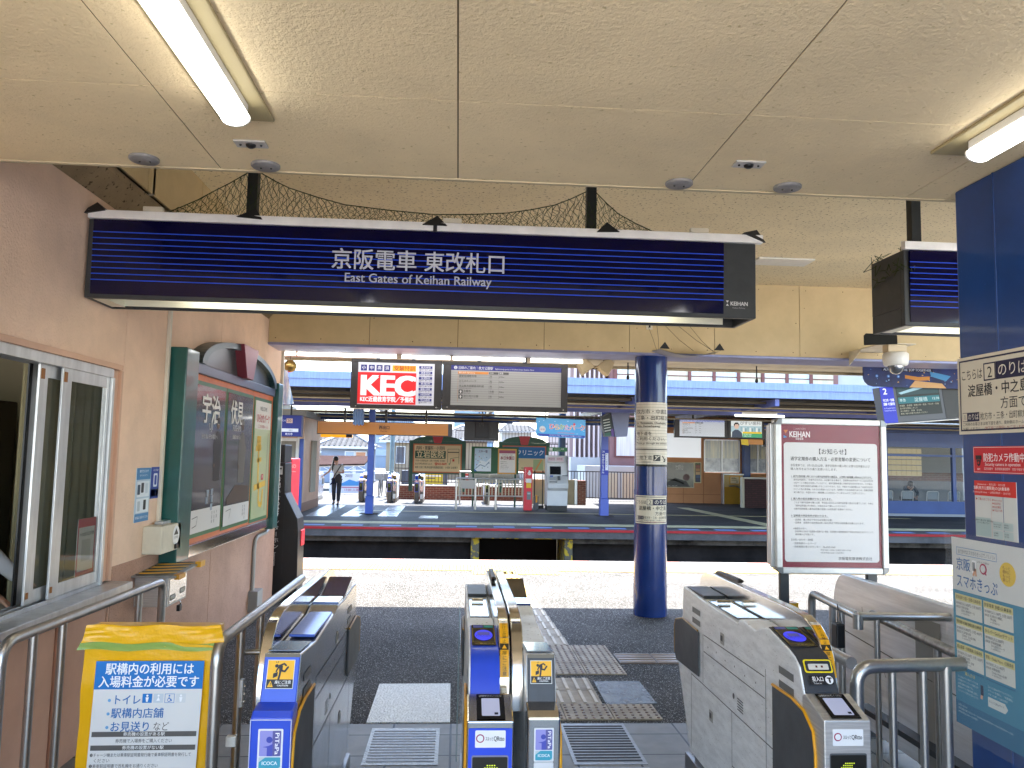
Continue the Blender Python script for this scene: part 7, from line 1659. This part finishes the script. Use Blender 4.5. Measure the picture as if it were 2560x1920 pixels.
# tiled houses at the left
RT = mat('grey_roof_tile', '#3c3e42', .75, spec=.1, var=(4, .3), bump=(5, .6, 'noise', .05)); HW = mat('pale_blue_house_wall', '#8f98a8', .7, var=(2, .06))
def hip_house(x0, x1, y0, y1, zb, ze, zr, wallm, lb, win=()):
    t = thing('tiled_house', lb, 'house', ((x0+x1)/2, (y0+y1)/2, zb), 'houses beyond the far station')
    MB().box(x0 + .4, x1 - .4, y0 + .4, y1 - .4, zb, ze, wallm).build('wall', t)
    b = MB(); xm0, xm1, ym = x0 + (y1-y0)*.42, x1 - (y1-y0)*.42, (y0+y1)/2
    if xm0 > xm1: xm0 = xm1 = (x0+x1)/2
    v = [(x0, y0, ze), (x1, y0, ze), (x1, y1, ze), (x0, y1, ze), (xm0, ym, zr), (xm1, ym, zr)]
    b.add(v, [(0, 1, 5, 4), (1, 2, 5), (2, 3, 4, 5), (3, 0, 4), (3, 2, 1, 0)], RT)
    n = int((x1-x0)/.28)
    for k in range(1, n):                                   # tile ridges running down the front slope
        f = k / n; xb = x0 + (x1-x0)*f
        lim = min(1, (xb-x0)/max(.01, xm0-x0), (x1-xb)/max(.01, x1-xm1))
        b.tube([(xb, y0, ze + .02), (xb, y0 + (ym-y0)*lim, ze + (zr-ze)*lim + .02)], .05, RT, 5)
    for a, c in ((v[0], v[4]), (v[1], v[5]), (v[4], v[5])): b.tube([a, c], .11, mat('ridge_tile', '#8a8c90', .5), 6)
    b.box(x0, x1, y0 - .05, y0, ze - .12, ze, mat('eave_white', '#d8d8d4', .6))
    b.build('roof', t)
    for wx0, wx1, z0, z1, c in win:
        f = MB().box(wx0, wx1, y0 + .34, y0 + .40, z0, z1, WHITEP).build('window_frame', t)
        xm = (wx0+wx1)/2
        MB().box(wx0 + .05, wx1 - .05, y0 + .32, y0 + .339, z0 + .05, z1 - .05, mat('house_pane_' + c[1:], c, .15, coat=.5)).build('pane', f)
hip_house(-8.0, -4.55, 44.6, 49, -3, 1.88, 2.75, HW, 'pale blue house with a grey tiled hip roof beyond the far gates', ((-6.3, -5.75, 1.2, 1.62, '#a9b9c8'), (-5.72, -5.1, 1.2, 1.62, '#c08a68')))
hip_house(-4.9, -1.9, 50, 54, -3, 2.35, 3.2, mat('cream_house_wall', '#a3937a', .7), 'cream house with a tiled roof right behind the far blue post', ((-3.9, -3.3, .9, 2.0, '#5a5e64'),))
hip_house(-10.5, -7.0, 52, 57, -3, 1.6, 3.4, WHB, 'white house with a steep tiled roof at the left behind the pale blue one')
hip_house(-1.8, 2.4, 54, 60, -3, 2.6, 3.6, mat('tan_house_wall', '#94866e', .7), 'tan house with a tiled roof behind the tall fence', ((-1.0, 0, 1.0, 2.0, '#6a727a'),))
hip_house(3.0, 6.0, 60, 66, -3, 3.4, 4.6, WHB, 'white house behind the second clinic advert')
t = thing('tower_block', 'distant pale apartment block above the tiled roofs', 'building', (-6, 90, -3)); MB().box(-9.5, -5.2, 90, 100, -3, 5.2, mat('distant_block', '#7f8a98', .7)).build('wall', t)
for k in range(3):
    f = MB().box(-9.2, -5.5, 89.9, 90, 1.2 + k*1.4, 1.9 + k*1.4, mat('distant_window_band', '#8a98a8', .4)).build('window', t)
t = thing('tower_block', 'distant glass block right of the amber exit sign', 'building', (1, 100, -3)); MB().box(-.6, 4.5, 100, 112, -3, 7.4, mat('distant_glass_block', '#7f93a4', .3, var=(.5, .15))).build('wall', t)
for k in range(4): MB().box(-.4, 4.3, 99.9, 100, .5 + k*1.7, 1.4 + k*1.7, mat('distant_window_band2', '#7d98b0', .3)).build('window', t)
t = thing('bicycle_shelter', 'long lean-to shelter with a dark brown roof below the tiled houses', 'shelter', (-6, 36, -.14))
b = MB().add([(-9.5, 35.6, .80), (-4.1, 35.6, 1.02), (-4.1, 38.5, 1.35), (-9.5, 38.5, 1.30), (-9.5, 35.6, .86), (-4.1, 35.6, 1.08), (-4.1, 38.5, 1.41), (-9.5, 38.5, 1.36)], [(0, 3, 2, 1), (4, 5, 6, 7), (0, 1, 5, 4), (1, 2, 6, 5), (2, 3, 7, 6), (3, 0, 4, 7)], mat('brown_roof_sheet', '#352826', .95, spec=.02, var=(3, .2)))
b.build('roof', t)
b = MB(); n = 14
for k in range(n):
    xa, xb = -9.4 + k*5.3/n, -9.4 + (k+1)*5.3/n; za, zb_ = .80 + k*.22/n, .80 + (k+1)*.22/n
    b.tube([(xa, 35.7, za), (xb, 35.7, zb_ - .22)] if k % 2 else [(xa, 35.7, za - .22), (xb, 35.7, zb_)], .018, WHITEP, 5)
b.tube([(-9.4, 35.7, .56), (-4.1, 35.7, .78)], .03, WHITEP, 6).tube([(-9.4, 35.7, .78), (-4.1, 35.7, 1.0)], .03, WHITEP, 6); b.build('truss', t)
for x in (-8.6, -6.4, -4.6): MB().tube([(x, 35.8, -.14), (x, 35.8, .9)], .09, mat('white_post', '#c9d2d4', .5), 10).build('post', t)
t = thing('street_shed', 'dark grey street cabinet row behind the tall fence', 'cabinet', (-1.6, 33, -.14)); MB().box(-2.3, -.4, 33.2, 33.8, -.14, .86, mat('slate_shed', '#4b5058', .6)).build('wall', t)
for k in range(3): MB().box(-2.2 + k*.6, -1.7 + k*.6, 33.18, 33.2, 0, .8, mat('slate_shed_door', '#555b64', .6)).build('door', t)
t = thing('blue_white_banner', 'white street banner with blue waves seen between the far gates', 'banner', (-4.2, 33, -.1)); MB().box(-5.2, -3.7, 33, 33.03, -.1, .72, mat('banner_white', '#dde2e8', .6)).build('cloth', t)
p = fprint(-5.2, 32.995, .72, step=.006); p.text(.62, .02, .16, '20日', '#3a4a5c', 1).poly([(.5, .42), (.8, .26), (1.1, .34), (1.5, .24), (1.5, .5), (.5, .52)], '#4a90c8', 1).rect(.5, .56, 1.0, .04, '#b86a8a', 1).text(.6, .62, .12, '17:00 入場', '#b05a80', 1, w=.6).done('lettering', t)
# parked bicycles behind the far gates
def bike(x, y, lb, c):
    t = thing('bicycle', lb, 'bicycle', (x, y, FZ), 'bicycles behind the far gates'); z = FZ; K = mat('bike_' + c[1:], c, .4, .3)
    for dy in (0, 1.05):
        pts = [(x, y + dy + .32*math.cos(a*PI/10), z + .33 + .32*math.sin(a*PI/10)) for a in range(21)]
        MB().tube(pts, .018, BLACK, 6, caps=False).build('wheel', t)
    MB().tube([(x, y, z + .33), (x, y + .12, z + .85), (x, y + .6, z + .4), (x, y + 1.05, z + .33), (x, y + .75, z + .75), (x, y + .15, z + .75)], .016, K, 6).tube([(x, y + .6, z + .4), (x, y + .8, z + .9)], .014, K, 6).build('frame', t)
    MB().tube([(x - .25, y + .2, z + .98), (x, y + .08, z + .95), (x + .25, y + .2, z + .98)], .013, ALU, 6).tube([(x, y + .1, z + .8), (x, y + .08, z + .96)], .012, ALU, 6).build('handlebar', t)
    MB().ball((x, y + .82, z + .93), .07, BLACK, 8, (1, 1.7, .5)).build('saddle', t); MB().box(x - .16, x + .16, y - .2, y + .05, z + .68, z + .90, mat('bike_basket', '#8a8c8e', .4, .5)).build('basket', t)
bike(-3.0, 31.2, 'silver bicycle with a front basket parked behind the far gates', '#9a9c9e'); bike(-2.75, 31.6, 'dark bicycle with a front basket parked right of the silver one', '#2a2c30')
# ================================================================== PEOPLE
SKIN = mat('skin', '#c99a80', .5); SHIRT = mat('white_shirt_cloth', '#d8d6d2', .8, bump=(30, .1)); TROU = mat('dark_grey_trousers', '#3c3e44', .8); HAIR = mat('black_hair', '#17130f', .4); NAVYJ = mat('navy_jacket_cloth', '#1a1e30', .8)
def skinned(name, nodes, edges, mt, parent, root=0, sub=2):
    bm = bmesh.new(); ly = bm.verts.layers.skin.verify(); vs = []
    for p, r in nodes:
        v = bm.verts.new(p); r = r if isinstance(r, tuple) else (r, r); v[ly].radius = r; vs.append(v)
    vs[root][ly].use_root = True
    for a, c in edges: bm.edges.new((vs[a], vs[c]))
    me = bpy.data.meshes.new(name); bm.to_mesh(me); bm.free(); me.materials.append(mt)
    o = bpy.data.objects.new(name, me); COL.objects.link(o); o.parent = parent
    if parent.parent is None: o.matrix_parent_inverse = Matrix.Translation(-Vector(parent.location))
    s = o.modifiers.new('skin', 'SKIN'); s.use_smooth_shade = True
    o.modifiers.new('sub', 'SUBSURF').levels = sub; o.modifiers['sub'].render_levels = sub
    return o
def person(lb, base, J, shirt, trou, hairm, hair_long=False, sleeves=.5, hood=None):
    """J: joint name -> point relative to base (x right in view, y away, z up)"""
    B = Vector(base); t = thing('person', lb, 'person', base)
    P = {k: B + Vector(v) for k, v in J.items()}
    mid = lambda a, c, f: P[a].lerp(P[c], f)
    nodes, edges, ix = [], [], {}
    def nd(k, p, r, link=None):
        ix[k] = len(nodes); nodes.append((tuple(p), r))
        if link is not None: edges.append((ix[link], ix[k]))
    nd('pelvis', P['pelvis'], (.115, .085)); nd('waist', mid('pelvis', 'chest', .45), (.095, .075), 'pelvis'); nd('chest', P['chest'], (.125, .09), 'waist')
    nd('neck0', mid('chest', 'head', .38), .05, 'chest'); nd('neck', mid('chest', 'head', .58), .043, 'neck0')
    up = (P['head'] - P['chest']).normalized()
    nd('jaw', P['head'] - up * .06, (.055, .065), 'neck'); nd('headm', P['head'], (.072, .085), 'jaw'); nd('crown', P['head'] + up * .07, (.055, .065), 'headm')
    for s in ('l', 'r'):
        nd('sh' + s, P['sh' + s], .046, 'chest'); nd('el' + s, P['el' + s], .034, 'sh' + s); nd('wr' + s, P['wr' + s], .022, 'el' + s)
        d = (P['wr' + s] - P['el' + s]).normalized(); pl = P['wr' + s] + d * .06
        nd('pa' + s, pl, (.032, .016), 'wr' + s)
        sd = d.cross(Vector((0, 0, 1))); sd = sd.normalized() if sd.length > .1 else Vector((1, 0, 0))
        for k, (o_, ln) in enumerate(((-.027, .065), (-.009, .078), (.009, .074), (.027, .058))):
            nd('f%s%d' % (s, k), pl + sd * o_ + d * .045, .0085, 'pa' + s); nd('g%s%d' % (s, k), pl + sd * o_ * 1.1 + d * (.035 + ln) + Vector((0, 0, -.018)), .007, 'f%s%d' % (s, k))
        nd('t' + s, P['wr' + s] + d * .03 + sd * -.042, .010, 'wr' + s); nd('u' + s, P['wr' + s] + d * .07 + sd * -.055, .008, 't' + s)
        nd('hp' + s, P['hp' + s], .085, 'pelvis'); nd('kn' + s, P['kn' + s], .056, 'hp' + s); nd('an' + s, P['an' + s], .036, 'kn' + s); nd('to' + s, P['to' + s], .030, 'an' + s)
    body = skinned('body', nodes, edges, SKIN, t)
    h = P['head']; f = Vector(J.get('face', (0, -1, 0))).normalized(); rt = f.cross(Vector((0, 0, 1))).normalized()
    b = MB()
    for k in (-1, 1): b.ball(h + f * .082 + rt * .030 * k + up * .005, .010, HAIR, 6)
    b.build('eyes', body)
    MB().prism([(h.x - .02, h.z - .052), (h.x + .02, h.z - .052), (h.x + .012, h.z - .06), (h.x - .012, h.z - .06)], 'y', h.y + f.y * .082 - .004, h.y + f.y * .082 + .01, mat('lips', '#a05a50', .5)).build('mouth', body)
    # shirt: torso with sleeves
    nodes, edges, ix = [], [], {}
    nd('hem', P['pelvis'] + Vector((0, 0, -.02)), (.135, .105)); nd('waist', mid('pelvis', 'chest', .45), (.118, .098), 'hem'); nd('chest', P['chest'], (.138, .105), 'waist'); nd('collar', mid('chest', 'head', .40), .062, 'chest')
    for s in ('l', 'r'):
        nd('sh' + s, P['sh' + s], .062, 'chest'); nd('sl' + s, mid('sh' + s, 'el' + s, min(1, sleeves * 2)), .052, 'sh' + s)
        if sleeves > .5: nd('cu' + s, mid('el' + s, 'wr' + s, (sleeves - .5) * 2), .036, 'sl' + s)
    skinned('shirt', nodes, edges, shirt, body)
    nodes, edges, ix = [], [], {}
    nd('top', P['pelvis'] + Vector((0, 0, .02)), (.125, .098))
    for s in ('l', 'r'): nd('hp' + s, P['hp' + s], .098, 'top'); nd('kn' + s, P['kn' + s], .072, 'hp' + s); nd('an' + s, P['an' + s] + Vector((0, 0, .02)), .060, 'kn' + s)
    skinned('trousers', nodes, edges, trou, body)
    for s in ('l', 'r'):
        a, c = P['an' + s], P['to' + s]
        MB().tube([a + Vector((0, .04, -.04)), a.lerp(c, .4) + Vector((0, 0, -.01)), c], [.036, .042, .034], mat('black_shoe', '#15151a', .4), 10).build('shoe', body)
    b = MB().ball(h + up * .028 - f * .02, .098, hairm, 12, (.9, 1.0, 1.0)); 
    if hair_long:
        q = [h + up * -.02 + rt * .07 - f * .03, h + Vector((0, 0, -.12)) + rt * .085, h + Vector((0, -.09, -.26)) + rt * .085, h + Vector((0, -.11, -.38)) + rt * .08]
        b.tube(q, [.03, .032, .026, .012], hairm, 8)
    b.build('hair', body)
    return t, P
W0 = (-3.88, 26.1, FZ)
t, P = person('woman in a white blouse and dark trousers walking through the far gate lane', W0,
    dict(pelvis=(0, 0, .84), chest=(.005, -.01, 1.17), head=(-.045, -.04, 1.455), shl=(.165, 0, 1.245), shr=(-.16, 0, 1.235), ell=(.20, .05, 1.03), wrl=(.115, -.15, 1.06), elr=(-.265, .0, 1.06), wrr=(-.365, -.08, .985),
         hpl=(.085, 0, .80), knl=(.085, -.07, .46), anl=(.09, -.16, .09), tol=(.09, -.30, .035), hpr=(-.085, 0, .80), knr=(-.08, -.02, .45), anr=(-.085, .12, .11), tor=(-.09, .0, .04), face=(.1, -1, 0)), SHIRT, TROU, HAIR, True, .28)
t2 = thing('shoulder_bag', 'black shoulder bag with a cross body strap worn by the walking woman', 'bag', (-3.80, 25.95, .55))
X, Y = W0[0], W0[1]
b = MB().prism([(X - .22, .50), (X + .0, .60), (X + .12, .80), (X + .02, .86), (X - .10, .66)], 'y', Y - .19, Y - .13, mat('navy_bag_cloth', '#20263c', .6)); b.build('body', t2, .02)
MB().prism([(X - .02, .62), (X + .13, .56), (X + .20, .80), (X + .10, .90), (X + .0, .80)], 'y', Y - .24, Y - .16, BLACK).build('pouch', t2, .02)
MB().tube([(X + .14, Y - .09, 1.17), (X + .06, Y - .14, 1.02), (X - .06, Y - .155, .82), (X - .14, Y - .15, .62)], .016, BLACK, 6).tube([(X + .14, Y - .09, 1.17), (X + .15, Y + .02, 1.19), (X + .05, Y + .13, 1.0)], .014, BLACK, 6).build('strap', t2)
# clerk behind the ticket window
person('clerk in a white shirt bending over the counter inside the ticket window', (-2.72, 4.42, 0),
    dict(pelvis=(-.25, .1, .88), chest=(-.05, .0, 1.14), head=(.0, -.22, 1.33), shl=(.02, -.17, 1.20), shr=(-.05, .18, 1.20), ell=(.18, -.22, 1.0), wrl=(.36, -.16, .86), elr=(.16, .22, .99), wrr=(.34, .18, .86),
         hpl=(-.25, 0, .84), knl=(-.22, 0, .46), anl=(-.27, 0, .09), tol=(-.12, 0, .04), hpr=(-.25, .2, .84), knr=(-.22, .2, .46), anr=(-.27, .2, .09), tor=(-.12, .2, .04), face=(1, 0, -.3)), mat('clerk_shirt', '#c9cbce', .8), TROU, HAIR, False, .98)
# seated person in the waiting room
person('seated person in a dark navy jacket leaning forward in the waiting room', (15.30, 26.2, FZ),
    dict(pelvis=(0, .15, .50), chest=(.0, -.10, .86), head=(-.06, -.30, 1.0), shl=(.16, -.12, .90), shr=(-.16, -.12, .90), ell=(.2, -.28, .70), wrl=(.08, -.42, .60), elr=(-.2, -.28, .70), wrr=(-.06, -.42, .60),
         hpl=(.09, .1, .48), knl=(.11, -.32, .48), anl=(.11, -.30, .09), tol=(.11, -.44, .04), hpr=(-.09, .1, .48), knr=(-.11, -.32, .48), anr=(-.11, -.30, .09), tor=(-.11, -.44, .04), face=(0, -1, -.4)), NAVYJ, TROU, HAIR, False, .95)
MB().box(15.05, 15.55, 26.15, 26.6, FZ + .02, .25, mat('chair_seat_grey', '#b8bcc0'))
t = thing('waiting_chair', 'plain grey bench seat under the seated person', 'chair', (15.3, 26.35, FZ), 'white framed chairs in the waiting room')
MB().box(15.05, 15.55, 26.15, 26.6, .27, .31, mat('chair_seat_grey', '#b8bcc0')).build('seat', t, .01)
for dx in (15.1, 15.5):
    for dy in (26.2, 26.55): MB().tube([(dx, dy, FZ), (dx, dy, .27)], .015, WHITEP, 8).build('leg', t)
